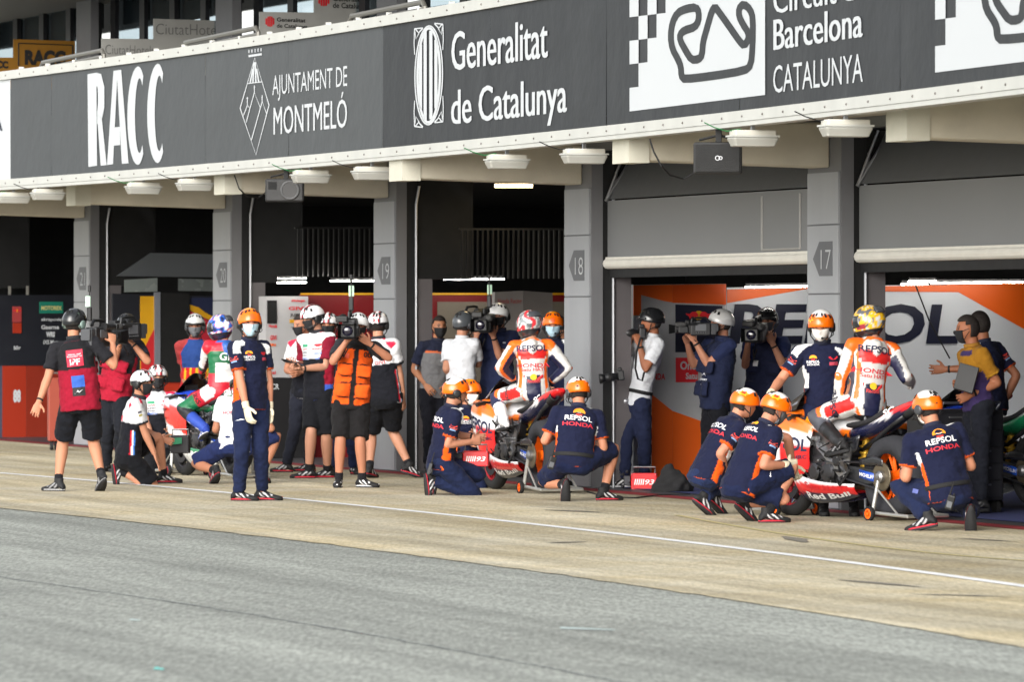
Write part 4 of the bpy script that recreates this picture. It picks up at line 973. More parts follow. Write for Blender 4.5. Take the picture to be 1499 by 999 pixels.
    for i, (side, eb, wr_, sg) in enumerate((('L', el, la, -1), ('R', er, ra, 1))):
        d = (wr_ - eb).normalized(); pn = palm[i]; pn = V(*pn) if pn is not None else (X1 * -sg + (d * 0)); pn = pn - d * pn.dot(d); pn = pn.normalized() if pn.length > .1 else frame_of(d)[0]
        Zv = -pn; Xv = d.cross(Zv).normalized(); Mh = Matrix.Translation(wr_ - base) @ Matrix(((Xv.x, d.x, Zv.x, 0), (Xv.y, d.y, Zv.y, 0), (Xv.z, d.z, Zv.z, 0), (0, 0, 0, 1))) @ Matrix.Scale(S, 4)
        hco, hno, hf_ = hand(side, pose[i]); A = np.array(Mh); tr = hco @ A[:3, :3].T + A[:3, 3]; hands.append((tr, hno @ A[:3, :3].T, hf_))
        co.append(tr); f += [tuple(q + off for q in p) for p in hf_]; off += len(tr)
    co = np.concatenate(co); cs = np.empty((len(co), 3)); c0 = np.array(lin(skin)); cs[:] = c0
    hcl = np.array(hc - base); dd = np.linalg.norm(co - hcl, axis=1); rel = (co - hcl) @ np.array(HM)[:3, :3]
    lip = (dd < .15) & (np.abs(rel[:, 0]) < .024) & (np.abs(rel[:, 2] + .060) < .011) & (rel[:, 1] > .06); cs[lip] = c0 * np.array((.78, .55, .52))
    brow = (dd < .15) & (np.abs(np.abs(rel[:, 0]) - .032) < .018) & (np.abs(rel[:, 2] - .032) < .008) & (rel[:, 1] > .05); cs[brow] = c0 * .35
    sock = (dd < .15) & (np.abs(np.abs(rel[:, 0]) - .031) < .016) & (np.abs(rel[:, 2] - .012) < .009) & (rel[:, 1] > .05); cs[sock] = c0 * .62
    smooth_mesh('body', co, f, cs, M_SKIN, t)
    for sg in (-1, 1):
        bm = BM(); ball(bm, head_pt(math.radians(90 - sg * 22), math.radians(6)) + V(0, -.002, 0), .0095, 2); xf(bm, HL); obj('eye', bm, M_EYE, t, True)
    # ---- clothing
    B = {}
    if suit:
        s = Src()
        s.loft('torso', [ring(-.22, .10, .09, .10), ring(-.10, .168, .118, .130), ring(.05, .172, .120, .126), ring(.28, .156, .118, .112), ring(.5, .162, .122, .118), ring(.72, .182, .130, .128), ring(.88, .172, .112, .118), ring(.97, .118, .085, .09), ring(1.03, .072, .07, .072)], 40, 4)
        for sg, sh, eb, wr_, nm in ((-1, sl, el, la, 'sl'), (1, sr, er, ra, 'sr')):
            limb(s, nm, [Ne - Tn * .07 * S + X1 * sg * .06, sh, lerp(sh, eb, .4), lerp(sh, eb, .8), eb, lerp(eb, wr_, .25), lerp(eb, wr_, .7), lerp(eb, wr_, .93)], [r * S for r in (.07, .076, .070, .062, .058, .060, .050, .044)], X1 * sg, 28, 4)
        for sg, h_, k_, a_, nm in ((-1, hl, kl, al, 'll'), (1, hr, kr, ar, 'lr')):
            limb(s, nm, [h_ + Tp * .03, h_, lerp(h_, k_, .3), lerp(h_, k_, .75), k_, lerp(k_, a_, .28), lerp(k_, a_, .6)], [r * S for r in (.09, .102, .097, .080, .074, .072, .060)], Xp * sg, 28, 4)
        p, Xb, Yb, tb = sp(.9)
        s.loft('hump', [(p - Yb * .07 + tb * .02, Xb, tb, .055, .04, .12), (p - Yb * .125 - tb * .0, Xb, tb, .045, .035, .10), (p - Yb * .145 - tb * .02, Xb, tb, .02, .02, .05)], 16, 3)
        o, B['suit'] = garment('race_suit', s, suit, t, base, M_LEATH, .0115, .007, 9)
        B['shirt'] = B['pants'] = B['suit']
    if shirt:
        s = Src()
        s.loft('torso', [ring(-.14, .182, .128, .134), ring(0, .184, .132 * belly, .134), ring(.25, .170, .130 * belly, .118), ring(.5, .170, .126, .120), ring(.72, .182, .130, .126), ring(.87, .174, .110, .112), ring(.96, .118, .085, .086), ring(1.01, .070, .070, .070)], 44, 4)
        for sg, sh, eb, nm in ((-1, sl, el, 'sl'), (1, sr, er, 'sr')):
            limb(s, nm, [Ne - Tn * .065 * S + X1 * sg * .06, sh, lerp(sh, eb, .3), lerp(sh, eb, sleeve), lerp(sh, eb, sleeve + .22)], [r * S for r in (.066, .073, .071, .069, .071)], X1 * sg, 28, 4)
        o, B['shirt'] = garment('shirt', s, shirt, t, base, shirt_m or M_CLOTH, .0115, .011, 8)
        bm = BM(); lathe(bm, [(.070 * S, -.012), (.074 * S, .03), (.068 * S, .034), (.062 * S, -.01)], Ne + Tn * .0 - base + Y1 * .006, Tn, 20, True); obj('collar', bm, mat('collar_%d_%d_%d' % tuple(shirt('collar', 0, 0)), shirt('collar', 0, 0), .85), t, True)
    if vest:
        s = Src()
        s.loft('torso', [ring(-.20, .198, .150, .155), ring(0, .200, .158, .158), ring(.25, .190, .160, .146), ring(.5, .186, .156, .144), ring(.74, .186, .150, .146), ring(.9, .150, .120, .124), ring(.97, .105, .095, .098)], 44, 4)
        for zz, aa in ((.12, .06), (.48, .05)):                                   # bulging pockets
            for sg in (-1, 1):
                p, Xb, Yb, tb = sp(zz); c = p + Xb * sg * .10 * S + Yb * .150 * S; s.loft('pocket', [(c - tb * aa * 1.2, Xb, Yb, .07 * S, .02, .02), (c - tb * aa * .9, Xb, Yb, .075 * S, .045, .02), (c + tb * aa * .9, Xb, Yb, .075 * S, .035, .02), (c + tb * aa * 1.3, Xb, Yb, .07 * S, .02, .02)], 16, 2)
        o, B['vest'] = garment('vest', s, vest, t, base, M_CLOTH, .0125, .011, 8)
        B['shirt'] = B['vest']
    if pants:
        s = Src(); long = pants_kind == 'long'
        s.loft('pel', [ring(-.24, .11, .10, .11), ring(-.13, .178, .124, .138), ring(0, .176, .126 * belly, .128), ring(.16, .160, .122 * belly, .112)], 30, 3)
        for sg, h_, k_, a_, nm in ((-1, hl, kl, al, 'll'), (1, hr, kr, ar, 'lr')):
            if long: limb(s, nm, [h_ + Tp * .04, h_, lerp(h_, k_, .3), lerp(h_, k_, .75), k_, lerp(k_, a_, .28), lerp(k_, a_, .65), lerp(k_, a_, .97)], [r * S for r in (.09, .106, .100, .083, .074, .074, .064, .058)], Xp * sg, 24, 3)
            else: limb(s, nm, [h_ + Tp * .04, h_, lerp(h_, k_, .35), lerp(h_, k_, .7), lerp(h_, k_, short_len)], [r * S for r in (.09, .108, .105, .098, .096)], Xp * sg, 24, 3)
        o, B['pants'] = garment('trousers' if long else 'shorts', s, pants, t, base, M_CLOTH, .0125, .012, 7)
        if belt:
            p0, xb, yb_, tb_ = sp(.10); s = Src(); s.loft('b', [(p0 - tb_ * .022, xb, yb_, .176 * S * wd, .134 * belly * S, .128 * S), (p0 - tb_ * .02, xb, yb_, .182 * S * wd, .140 * belly * S, .134 * S), (p0 + tb_ * .012, xb, yb_, .182 * S * wd, .140 * belly * S, .134 * S), (p0 + tb_ * .014, xb, yb_, .176 * S * wd, .134 * belly * S, .128 * S)], 30, 2)
            smooth_mesh('belt', np.array([tuple(q - base) for q in s.v]), s.f, None, M_STRAP, t)
    for side, a_, yw, pi_, k_ in (('L', al, yl, pl_, kl), ('R', ar, yr, pr_, kr)):
        f_, r_ = yawv(yw); M = Matrix(((r_.x, f_.x, 0, 0), (r_.y, f_.y, 0, 0), (0, 0, 1, 0), (0, 0, 0, 1)))
        M = Matrix.Translation(a_ - base) @ M @ Matrix.Rotation(-math.radians(pi_), 4, 'X') @ Matrix.Scale(1.0 * S, 4)
        u_, so_ = shoe_mesh(shoes); o = bpy.data.objects.new('boot' if 'boot' in shoes else 'shoe', u_); COL.objects.link(o); o.parent = t; o.matrix_local = M
        o2 = bpy.data.objects.new('sole', so_); COL.objects.link(o2); o2.parent = o
        if 'boot' in shoes:
            s = Src(); limb(s, 'b', [a_ + (a_ - k_).normalized() * .03, a_, lerp(a_, k_, .35), lerp(a_, k_, .62)], [.052 * S, .054 * S, .066 * S, .07 * S], f_, 18, 3)
            bc = {'boot': WHITE, 'bootblue': (40, 70, 160), 'bootblack': (28, 28, 30)}[shoes]; bc2 = {'boot': (150, 154, 164), 'bootblue': (214, 216, 222), 'bootblack': (46, 46, 50)}[shoes]
            garment('boot_shaft', s, lambda p_, u, v: bc2 if (int(v * 9) % 3 == 1 and (u < .3 or u > .7)) else bc, t, base, M_LEATH, .01, .003)
        elif not (pants and pants_kind == 'long'):
            s = Src(); limb(s, 'k', [a_ + V(0, 0, -.01), lerp(a_, k_, .10), lerp(a_, k_, .19)], [.041 * S, .042 * S, .043 * S], f_, 16, 2); garment('sock', s, lambda p_, u, v: (30, 30, 34), t, base, M_CLOTH, .008, .002)
    for i, g_ in enumerate(glove):
        if g_:
            tr, nn, hf_ = hands[i]; o = smooth_mesh('glove', tr + nn / np.maximum(np.linalg.norm(nn, axis=1)[:, None], 1e-6) * .0045, hf_, None, g_, t)
            eb, wr_ = ((el, la), (er, ra))[i]; s = Src(); limb(s, 'c', [wr_ - (wr_ - eb).normalized() * .055, wr_ - (wr_ - eb).normalized() * .02, wr_ + (wr_ - eb).normalized() * .01], [.037, .035, .034], up, 16, 2)
            co_, no_, f_ = remesh(s.v, s.f, .008, 1); smooth_mesh('glove_cuff', co_ - np.array(base), f_, None, g_, t)
    if not suit and not glove[0]:
        bm = BM(); dq = (la - el).normalized(); lathe(bm, [(.031, -.010), (.034, -.008), (.034, .008), (.031, .010)], la - dq * .035 - base, dq, 16, True); obj('wristband', bm, M_STRAP, t, True)
    # ---- headgear
    if hair:
        bm = BM(); patch(bm, head_pt, -164, -16, -30, 26, 26, 8, .012); patch(bm, head_pt, 0, 360, 38, 88, 36, 10, .016); patch(bm, head_pt, -188, 8, 20, 42, 26, 6, .0145); xf(bm, HL); obj('hair', bm, M_HAIR, t, True)
    if mask:
        bm = BM(); patch(bm, head_pt, 28, 152, -66, -1, 22, 14, .011); xf(bm, HL); mk = obj('face_mask', bm, M_MASKS[mask], t, True)
        bm = BM()
        for sg in (-1, 1):
            c = lambda a, e: head_pt(math.radians(90 - sg * a), math.radians(e), .006)
            tube(bm, [c(60, -6), c(80, 0), c(97, 4)], .003, 5); tube(bm, [c(58, -50), c(80, -25), c(98, -8)], .003, 5)
        xf(bm, HL); obj('ear_loop', bm, M_MASKS[mask], mk)['kind'] = 'stuff'
    if helmet: helmet(t, HL)
    if headset:
        for sg in (-1, 1):
            bm = BM(); lathe(bm, [(.036, 0), (.043, .008), (.043, .034), (.036, .046), (.02, .048)], (sg * .070, -.012, -.012), (sg, 0, 0), 20)
            xf(bm, HL); e = obj('ear_defender', bm, mat('headset_%s' % headset, {'black': (26, 27, 29), 'grey': (120, 140, 134), 'dark': (60, 62, 66)}[headset], .4), t, True)
        bm = BM(); tube(bm, [(-.105, .0, -.03), (-.11, .05, -.06), (-.08, .105, -.075), (-.03, .125, -.07)], .004, 6); ball(bm, (-.025, .126, -.07), .012, 1); xf(bm, HL); obj('mic_boom', bm, M_MBLACK, t)
    # ---- printing on the clothes
    for dc in decals:
        kind, where, dx, v, size, col = dc[:6]; gar = B.get('pants' if where.startswith('leg') else 'shirt')
        p, X, Yv, tt = sp(v)
        if where == 'back': d, ux = -Yv, X
        elif where == 'front': d, ux = Yv, -X
        elif where == 'right': d, ux = X, Yv
        elif where == 'left': d, ux = -X, -Yv
        elif where in ('armL', 'armR'):
            sh, eb, sg = (sl, el, -1) if where == 'armL' else (sr, er, 1); tt = (sh - eb).normalized(); d = (dc[7] if len(dc) > 7 else X1 * sg); d = Vector(d); d = (d - tt * d.dot(tt)).normalized(); ux = tt.cross(d); p = lerp(sh, eb, v)
        elif where in ('legL', 'legR'):
            h_, k_, sg = (hl, kl, -1) if where == 'legL' else (hr, kr, 1); tt = (h_ - k_).normalized(); d = Vector(dc[7] if len(dc) > 7 else Xp * sg); d = (d - tt * d.dot(tt)).normalized(); ux = tt.cross(d); p = lerp(h_, k_, v)
        sq = dc[6] if len(dc) > 6 else 1.0; vf = kind if isinstance(kind, tuple) else text2d(kind, .02)
        wdt = vf[0][:, 0].max() - vf[0][:, 0].min(); cx = (vf[0][:, 0].max() + vf[0][:, 0].min()) / 2; bm = BM()
        _np[0] += 1; lf = .0035 + .0006 * (_np[0] % 6)
        def fn(x, y):
            q = p + ux * (dx + (x - cx) * size * sq) + tt * ((y - .5) * size); h = gar.ray_cast(q + d * .5, -d, .62)
            return (h[0] if h[0] is not None else q + d * .13) + d * lf - base
        put2d(bm, vf, fn); flat('print', bm, mat('print_%d_%d_%d' % col, col, .7), t)
    return dict(root=t, base=base, head=HM, wl=la, wr=ra, sl=sl, sr=sr, sp=sp, fw=fw, rt=rt)
_np = [0]
# ---- flat marks used as prints: ((points), [faces]) in units of the print's height
def poly(*pts): a = np.array(pts, float); return (a, [tuple(range(len(a)))])
DISC = poly(*[(.5 * math.cos(a) * 1.5, .5 + .5 * math.sin(a)) for a in [2 * math.pi * k / 22 for k in range(22)]])
HALF_T = poly(*[(.75 * math.cos(math.pi * k / 14), .42 + .58 * math.sin(math.pi * k / 14)) for k in range(15)], (-.75, .30), (0, .46), (.75, .30))
HALF_B = poly(*[(.62 * math.cos(math.pi * k / 12), .26 - .40 * math.sin(math.pi * k / 12)) for k in range(13)])
BAND = poly((-.85, .5), (-.3, .24), (.3, .30), (.85, .48), (.85, .36), (.3, .16), (-.3, .14), (-.85, .34))
SQUARE = (np.array([(-.5 + i / 6, j / 6) for j in range(7) for i in range(7)], float), [(j * 7 + i, j * 7 + i + 1, j * 7 + i + 8, j * 7 + i + 7) for j in range(6) for i in range(6)]); SWOOSH = poly((-1, .9), (1, .9), (1.02, .55), (.4, .08), (-.4, .08), (-1.02, .55))
# ---- helmet builders (called with the person and the head frame)
def mech_helmet(colfn, vents=True, visor=None, decal=None, strap=(20, 20, 22)):
    def f(t, HL):
        v, fs, cs = dome(colfn); bm_v = [HL @ p for p in v]; h = smooth_mesh('helmet', [tuple(p) for p in bm_v], fs, cs, M_SHELL, t)
        if vents:
            bm = BM()
            for az, e0, e1 in ((70, 48, 62), (110, 48, 62), (48, 40, 56), (132, 40, 56), (20, 30, 46), (160, 30, 46), (250, 40, 58), (290, 40, 58), (270, 30, 52)): patch(bm, dome_pt, az - 6.5, az + 6.5, e0, e1, 4, 5, .004)
            xf(bm, HL); obj('vent', bm, M_RUB, h, True)['kind'] = 'stuff'
        bm = BM()
        for sg in (-1, 1):
            c = [V(sg * .100, .02, -.02), V(sg * .088, .035, -.075), V(sg * .05, .055, -.118), V(0, .06, -.128)]; tube(bm, c, .0055, 6)
            tube(bm, [V(sg * .100, -.06, -.03), V(sg * .090, .0, -.06), V(sg * .088, .035, -.075)], .005, 6)
        xf(bm, HL); obj('chin_strap', bm, M_STRAP, h)['kind'] = 'stuff'
        if visor:
            bm = BM(); patch(bm, dome_pt, 30, 150, 4, 12, 20, 4, .016); xf(bm, HL); obj('brim', bm, visor, h, True)
        for d in (decal or ()):
            az, elv, sz, shape, m = d; bm = BM(); pts = shape[0]
            def fn(x, y): return HL @ dome_pt(math.radians(az) - x * sz / .115, math.radians(elv) + (y - .5) * sz / .125, .0035)
            put2d(bm, shape, fn); flat('sticker', bm, m, h)
    return f
def race_helmet(colfn, visor_col=(20, 22, 28)):
    def f(t, HL):
        n, m = 56, 36; vs, fs, cs = [], [], []
        for i in range(m + 1):
            e = -58 + 147.5 * i / m
            for j in range(n):
                a = 360 * j / n; vs.append(tuple(HL @ egg_pt(math.radians(a), math.radians(e)))); cs.append(lin(colfn(a, e)))
        for i in range(m):
            for j in range(n): k = (j + 1) % n; fs.append((i * n + j, i * n + k, (i + 1) * n + k, (i + 1) * n + j))
        fs.append(tuple(range(n))[::-1]); fs.append(tuple(m * n + j for j in range(n)))
        h = smooth_mesh('helmet', vs, fs, cs, M_SHELL, t)
        bm = BM(); patch(bm, egg_pt, 12, 168, -14, 24, 26, 10, .004); xf(bm, HL); obj('visor', bm, mat('visor_dark', visor_col, .08, coat=1.0, var=0), h, True)
        bm = BM(); patch(bm, egg_pt, 235, 305, 22, 46, 12, 6, .022); xf(bm, HL); obj('spoiler', bm, mat('spoiler_tint', (70, 72, 78), .2), h, True)
        bm = BM(); patch(bm, egg_pt, 0, 360, -62, -54, 40, 3, .005); xf(bm, HL); obj('neck_seal', bm, M_RUB, h, True)
    return f
# ================================================================== CLOTHING PATTERNS
def wrap(u): return (u + .5) % 1 - .5
def side_off(u):
    """(distance round the body from the nearer side seam, >0 towards the back)"""
    a, b = -wrap(u), wrap(u - .5)
    return a if abs(a) < abs(b) else b
SKYB = (120, 170, 220)
_SV = ([0, .143, .286, .43, .57, .71, .857, 1], [-.14, 0, .25, .5, .72, .87, .96, 1.01])
_SU = ([k / 8 for k in range(9)], [-.22, -.10, .05, .28, .5, .72, .88, .97, 1.03])
def team_shirt(p, u, v):                    # navy with white and orange side panels and orange cuffs
    if p == 'torso':
        d = side_off(u); v = float(np.interp(v, *_SV))
        w_ = .11 if v < .55 else .11 * max(0, 1 - (v - .55) / .27)
        if -.015 < d < .052 - max(0, .12 - v) * .1 and v < .48 + d * 1.2: return ORANGE
        if -w_ < d < .045 - max(0, v - .62) * .25 and .26 - d * .8 < v < .80: return WHITE
        if d < 0 and -w_ * .9 < d and v < .2: return ORANGE if d > -.07 else NAVY
        return NAVY
    if p in ('sl', 'sr'):
        if v > .92: return ORANGE
        if v < .45 and abs(wrap(u - (.80 if p == 'sr' else .30))) < .10: return WHITE
    return NAVY
def lcr_shirt(p, u, v):
    if p == 'torso':
        d = side_off(u)
        if v < .47:
            if -.03 < d < .05 and v < .40: return (60, 120, 200) if d < -.005 else (WHITE if d < .02 else RED)
            return (24, 25, 31)
        if abs(d) < .10 and v > .80: return (214, 40, 70)
        return (208, 209, 212)
    if p in ('sl', 'sr'):
        if v > .90: return (34, 35, 40)
        if v < .34: return (214, 40, 70) if abs(wrap(u - .25)) < .14 or abs(wrap(u - .75)) < .10 else (208, 209, 212)
        return (208, 209, 212)
    return (40, 40, 46)
def lcr_dark(p, u, v):
    if p == 'torso' and side_off(u) > .06 and False: return RED
    c = lcr_shirt(p, u, v)
    if p in ('sl', 'sr'): return (120, 24, 44) if v > .3 else (226, 226, 228)
    if p == 'torso' and abs(side_off(u)) < .09 and v < .62: return (140, 22, 44) if v > .22 else (60, 90, 180)
    return c
def plain(c): return lambda p, u, v: c
def white_shirt(p, u, v): return (202, 205, 210)
def ipf_vest(p, u, v):
    if p == 'pocket': return (132, 20, 40)
    if v < .50: return (140, 22, 44)
    if abs(side_off(u)) < .03: return (140, 22, 44)
    return (30, 30, 33)
def orange_vest(p, u, v):
    if p == 'pocket': return (214, 86, 26) if .22 < v < .84 else (30, 28, 28)
    d = side_off(u)
    if v > .80 or abs(wrap(u - .25)) < .03: return (30, 28, 28)
    if .45 < v < .53 or v < .08: return (28, 27, 28)
    return (214, 84, 24) if abs(d) > .04 else (30, 28, 28)
def polo_grey(p, u, v):
    if p == 'torso': return (112, 112, 114) if v < .62 else ((206, 104, 60) if v < .645 else (34, 38, 56))
    return (34, 38, 56)
def yellow_shirt(p, u, v):
    if p == 'torso': return (58, 46, 86) if v < .45 or .72 < v < .84 else (152, 106, 30)
    return (152, 106, 30) if v < .85 else (180, 130, 40)
def tabard(p, u, v):
    if p == 'torso':
        d = side_off(u)
        if abs(d) < .07: return (178, 40, 48)
        return (40, 66, 124) if v > .38 else ((214, 170, 40) if int(u * 60) % 2 else (190, 40, 40))
    return (160, 60, 60)
def suit_main(low):
    """white, orange and red race leathers; low = colour of the lower legs"""
    def f(p, u, v):
        W_, O_, R_, N_ = (208, 206, 203), (240, 106, 26), (206, 38, 36), (30, 33, 62)
        if p == 'hump': return W_
        if p == 'torso':
            b = abs(wrap(u - .75)); d = side_off(u)
            if v > .88: return O_ if b < .15 else W_
            if v < .37 and b < .085: return N_
            if b < .14 and .55 < v < .685: return R_ if b < .14 * (1 - max(0, (.61 - v)) * 6) else W_
            if abs(b - .155) < .02 and v < .88: return O_
            if abs(d) < .05 and v < .7: return (60, 62, 74)
            return W_
        if p in ('sl', 'sr'):
            if v > .93: return O_
            if abs(wrap(u - .5)) < .18: return N_ if v > .25 else W_
            if v < .20: return O_
            if abs(wrap(u - .72)) < .06: return O_
            if .52 < v < .60 and abs(wrap(u)) < .09: return O_
            return W_
        if p in ('ll', 'lr'):
            if v > .56: return low
            if v > .50: return O_
            if abs(wrap(u + .06)) < .09 and .1 < v < .46: return R_
            if abs(wrap(u - .5)) < .22: return N_
            return W_
        return W_
    return f
def suit_green(p, u, v):
    W_, G_, R_, K_, B_ = (224, 226, 226), (18, 100, 62), (200, 34, 52), (28, 30, 34), (52, 96, 170)
    if p == 'hump': return B_
    if p == 'torso':
        b = abs(wrap(u - .75)); 
        if v > .86: return B_ if b < .2 else R_
        if v > .70: return R_ if b < .2 else W_
        if v > .52: return G_
        return W_ if b < .12 and v > .3 else (R_ if v < .4 else G_)
    if p in ('sl', 'sr'):
        if v < .2: return R_
        return K_ if abs(wrap(u - .62)) < .16 else (W_ if v < .7 else (R_ if v > .82 else G_))
    if p in ('ll', 'lr'): return W_ if v < .34 and abs(wrap(u)) < .2 else ((R_ if v < .4 else (G_ if v < .62 else K_)))
    return W_
def hc_orange(white_top=True, tint=ORH):
    def f(a, e):
        s_ = math.sin(math.radians(a))
        if not white_top: return tint if e < 62 else (250, 150, 30)
        return (238, 238, 238) if e > 40 + 12 * s_ + 7 * math.sin(math.radians(a * 3)) else tint
    return f
def hc_lcr(a, e):
    x = math.cos(math.radians(a)) * math.cos(math.radians(e)) 
    if e < 4: return (24, 24, 26)
    return (26, 26, 28) if abs(abs(x) - .34) < .07 else ((200, 34, 50) if abs(abs(x) - .20) < .055 else (230, 230, 232))
def hc_plain(c, c2=None): return lambda a, e: c if (c2 is None or e > 8) else c2
def hc_marc(a, e):
    n_ = noise.noise(Vector((math.cos(math.radians(a)) * 2.2, math.sin(math.radians(a)) * 2.2, e / 26))); n2 = noise.noise(Vector((math.cos(math.radians(a)) * 4 + 7, math.sin(math.radians(a)) * 4, e / 14)))
    if e < -22: return (40, 42, 46)
    if n_ > .22: return (206, 52, 60)
    if n2 > .22: return (92, 96, 98)
    return (196, 198, 198) if n_ > -.18 else (134, 140, 142)
def hc_yellow(a, e):
    n_ = noise.noise(Vector((math.cos(math.radians(a)) * 2.0 + 3, math.sin(math.radians(a)) * 2.0, e / 24))); n2 = noise.noise(Vector((math.cos(math.radians(a)) * 4 + 1, math.sin(math.radians(a)) * 4, e / 15)))
    if e < -26: return (36, 36, 40)
    if -22 < e < -6 and 150 < (a % 360) < 190: return (150, 44, 60)
    if n_ > .20 or n2 > .32: return (96, 98, 104)
    return (206, 206, 206) if n2 < -.30 else (226, 178, 34)
def hc_blue(a, e):
    n_ = noise.noise(Vector((math.cos(math.radians(a)) * 2.4, math.sin(math.radians(a)) * 2.4 + 5, e / 22)))
    if e < -24: return (30, 34, 50)
    return (214, 216, 222) if n_ > .16 else ((206, 60, 60) if n_ > .05 else ((52, 104, 196) if n_ > -.22 else (24, 36, 84)))
BRIMB = mat('brim_black', (24, 25, 27), .4)
STAR = poly(*[((.5 if k % 2 else .9) * math.cos(math.pi * k / 6), .5 + (.28 if k % 2 else .5) * math.sin(math.pi * k / 6)) for k in range(12)])
M_LIME = mat('sticker_gold', (236, 182, 30), .4); M_STR = mat('sticker_red', (222, 60, 40), .4)
PIL_ = lambda: [(-62, 22, .060, STAR, M_LIME), (-62, 24, .034, STAR, M_STR)]
H44 = lambda az: mech_helmet(hc_orange(), decal=[(az, 30, .062, STAR, M_LIME), (az, 32, .036, STAR, M_STR)])
HORA = lambda: mech_helmet(hc_orange(False), decal=[(90, 24, .05, SQUARE, mat('sticker_deep', (226, 86, 20), .4))])
HLCR = lambda: mech_helmet(hc_lcr)
HBLK = lambda: mech_helmet(hc_plain((30, 31, 33)), visor=BRIMB); HWHT = lambda: mech_helmet(hc_plain((222, 223, 222), (206, 206, 206)), visor=None); HGRY = lambda: mech_helmet(hc_plain((76, 80, 84)))
# shared prints
REP_BACK = [(HALF_T, 'back', 0, .865, .075, (246, 150, 30)), (HALF_B, 'back', 0, .845, .05, (226, 60, 50)), (BAND, 'back', 0, .865, .03, (240, 240, 240)), ('REPSOL', 'back', 0, .755, .048, (236, 236, 238), 1.18), ('HONDA', 'back', 0, .64, .038, (206, 44, 58), 1.5)]
REP_FRONT = [(HALF_T, 'front', -.085, .80, .045, (246, 160, 30)), (HALF_B, 'front', -.085, .79, .03, (226, 60, 50)), ('REPSOL', 'front', -.085, .735, .022, (230, 230, 232), 1.15), ('HONDA', 'front', -.085, .69, .018, (226, 226, 230), 1.15), (SQUARE, 'front', .09, .69, .03, (180, 60, 80), 2.4), (SWOOSH, 'front', .09, .78, .035, (206, 30, 46), 1.1)]
def rb_arm(w_, d=None): 
    e = (d,) if d else ()
    return [(SWOOSH, w_, 0, .33, .022, (214, 60, 50), 1.6) + e, ('RedBull', w_, 0, .40, .020, (210, 90, 80), 1.0) + e, (SQUARE, w_, 0, .47, .014, (120, 150, 190), 4.2) + e]
LCR_FRONT = [(SQUARE, 'front', -.085, .80, .03, (60, 150, 110), 2.6), ('GIVI', 'front', -.085, .74, .022, (190, 40, 50), 1.4), ('JUKEN', 'front', -.085, .68, .018, (60, 60, 66), 1.2), ('shinden', 'front', -.085, .63, .016, (60, 60, 66), 1.2), ('IDEMITSU', 'front', -.085, .57, .022, (90, 120, 190), 1.0), (SWOOSH, 'front', .085, .80, .035, (206, 30, 46), 1.2), ('HONDA', 'front', .085, .74, .02, (200, 60, 70), 1.2), ('castrol', 'front', .085, .66, .024, (90, 130, 200), 1.0), ('elf', 'front', .085, .57, .026, (90, 120, 190), 1.4)]
GR_IPF, GR = 'camera crew in the pit lane', 'team mechanics'
R_ = {}
# ================================================================== PEOPLE, LEFT TO RIGHT
R_['ipf'] = person('cameraman walking away in black shorts and red and black vest lettered IPF', 56.4, -8, (117, 584), (108, 497), (-30, 0), (56, 592, -.15), (165, 502, .12), (70, 556, -.05), (163, 548, -.1), (85, 0, 55, 0), (149, -.05, 22, 34), (92, 648, .2), (137, 650, .2), S=1.05,
    shirt=plain((32, 32, 36)), vest=ipf_vest, pants=plain((22, 24, 30)), pants_kind='shorts', shoes='grey', helmet=HBLK(), headset='grey', hair=True, pose=('relax', 'grip'), palm=((.2, -1, .2), (-.5, 1, 0)), group=GR_IPF, skin=(182, 126, 98),
    decals=[(SQUARE, 'back', .02, .69, .165, (196, 40, 66)), ('IPF', 'back', .02, .63, .062, (240, 236, 238)), ('International', 'back', .02, .755, .018, (236, 210, 216)), ('Production Feed', 'back', .02, .72, .016, (236, 210, 216)), (SQUARE, 'back', .03, .29, .115, (36, 84, 170), 1.1), (SQUARE, 'back', .03, .13, .10, (26, 26, 28), 1.25), ('DORNA', 'back', .03, .27, .022, (226, 230, 240)), (poly((-1, 0), (-.2, .9), (.1, .5), (1, 1), (.1, .3), (-.2, .6)), 'back', .03, .115, .045, (232, 232, 234))])
R_['red'] = person('cameraman in red vest and dark trousers pointing a foam microphone camera this way', 63.5, 158, (168, 573), (185, 498), (160, -4), (194, 503, -.25), (176, 506, -.3), (219, 524, -.05), (160, 534, 0), (176, 0, 150, 0), (156, .1, 165, 0), (176, 640, -.2), (158, 640, -.2), S=1.02,
    shirt=plain((34, 36, 46)), vest=lambda p, u, v: (150, 26, 46) if (p == 'pocket' or v < .4 or abs(side_off(u)) < .05) else (34, 34, 38), pants=plain((26, 28, 34)), shoes='black', helmet=HBLK(), mask='black', headset='black', pose=('grip', 'grip'), group=GR_IPF)
R_['lcrk'] = person('kneeling mechanic in white and black shirt and striped helmet reaching to the front wheel', 58.7, 290, (187, 668), (203, 583), (238, 0), (238, 642, .35), (229, 672, -.1), (222, 640, .35), (203, 644, -.12), (240, .45, 280, 0), (176, -.02, 285, 82), (243, 655, .4), (240, 700, -.1), S=1.0, cface=268,
    shirt=lcr_shirt, pants=plain((20, 21, 25)), pants_kind='shorts', short_len=.8, shoes='red', helmet=HLCR(), mask='black', headset='black', hair=True, pose=('grip', 'flat'), palm=(None, (0, .2, -1)), group=GR, skin=(184, 128, 100), decals=[('LCR', 'back', 0, .62, .06, (190, 40, 60)), (SQUARE, 'armR', 0, .25, .02, (80, 80, 90), 2, (.2, -1, 0)), (SQUARE, 'armR', 0, .36, .02, (150, 140, 60), 2, (.2, -1, 0))])
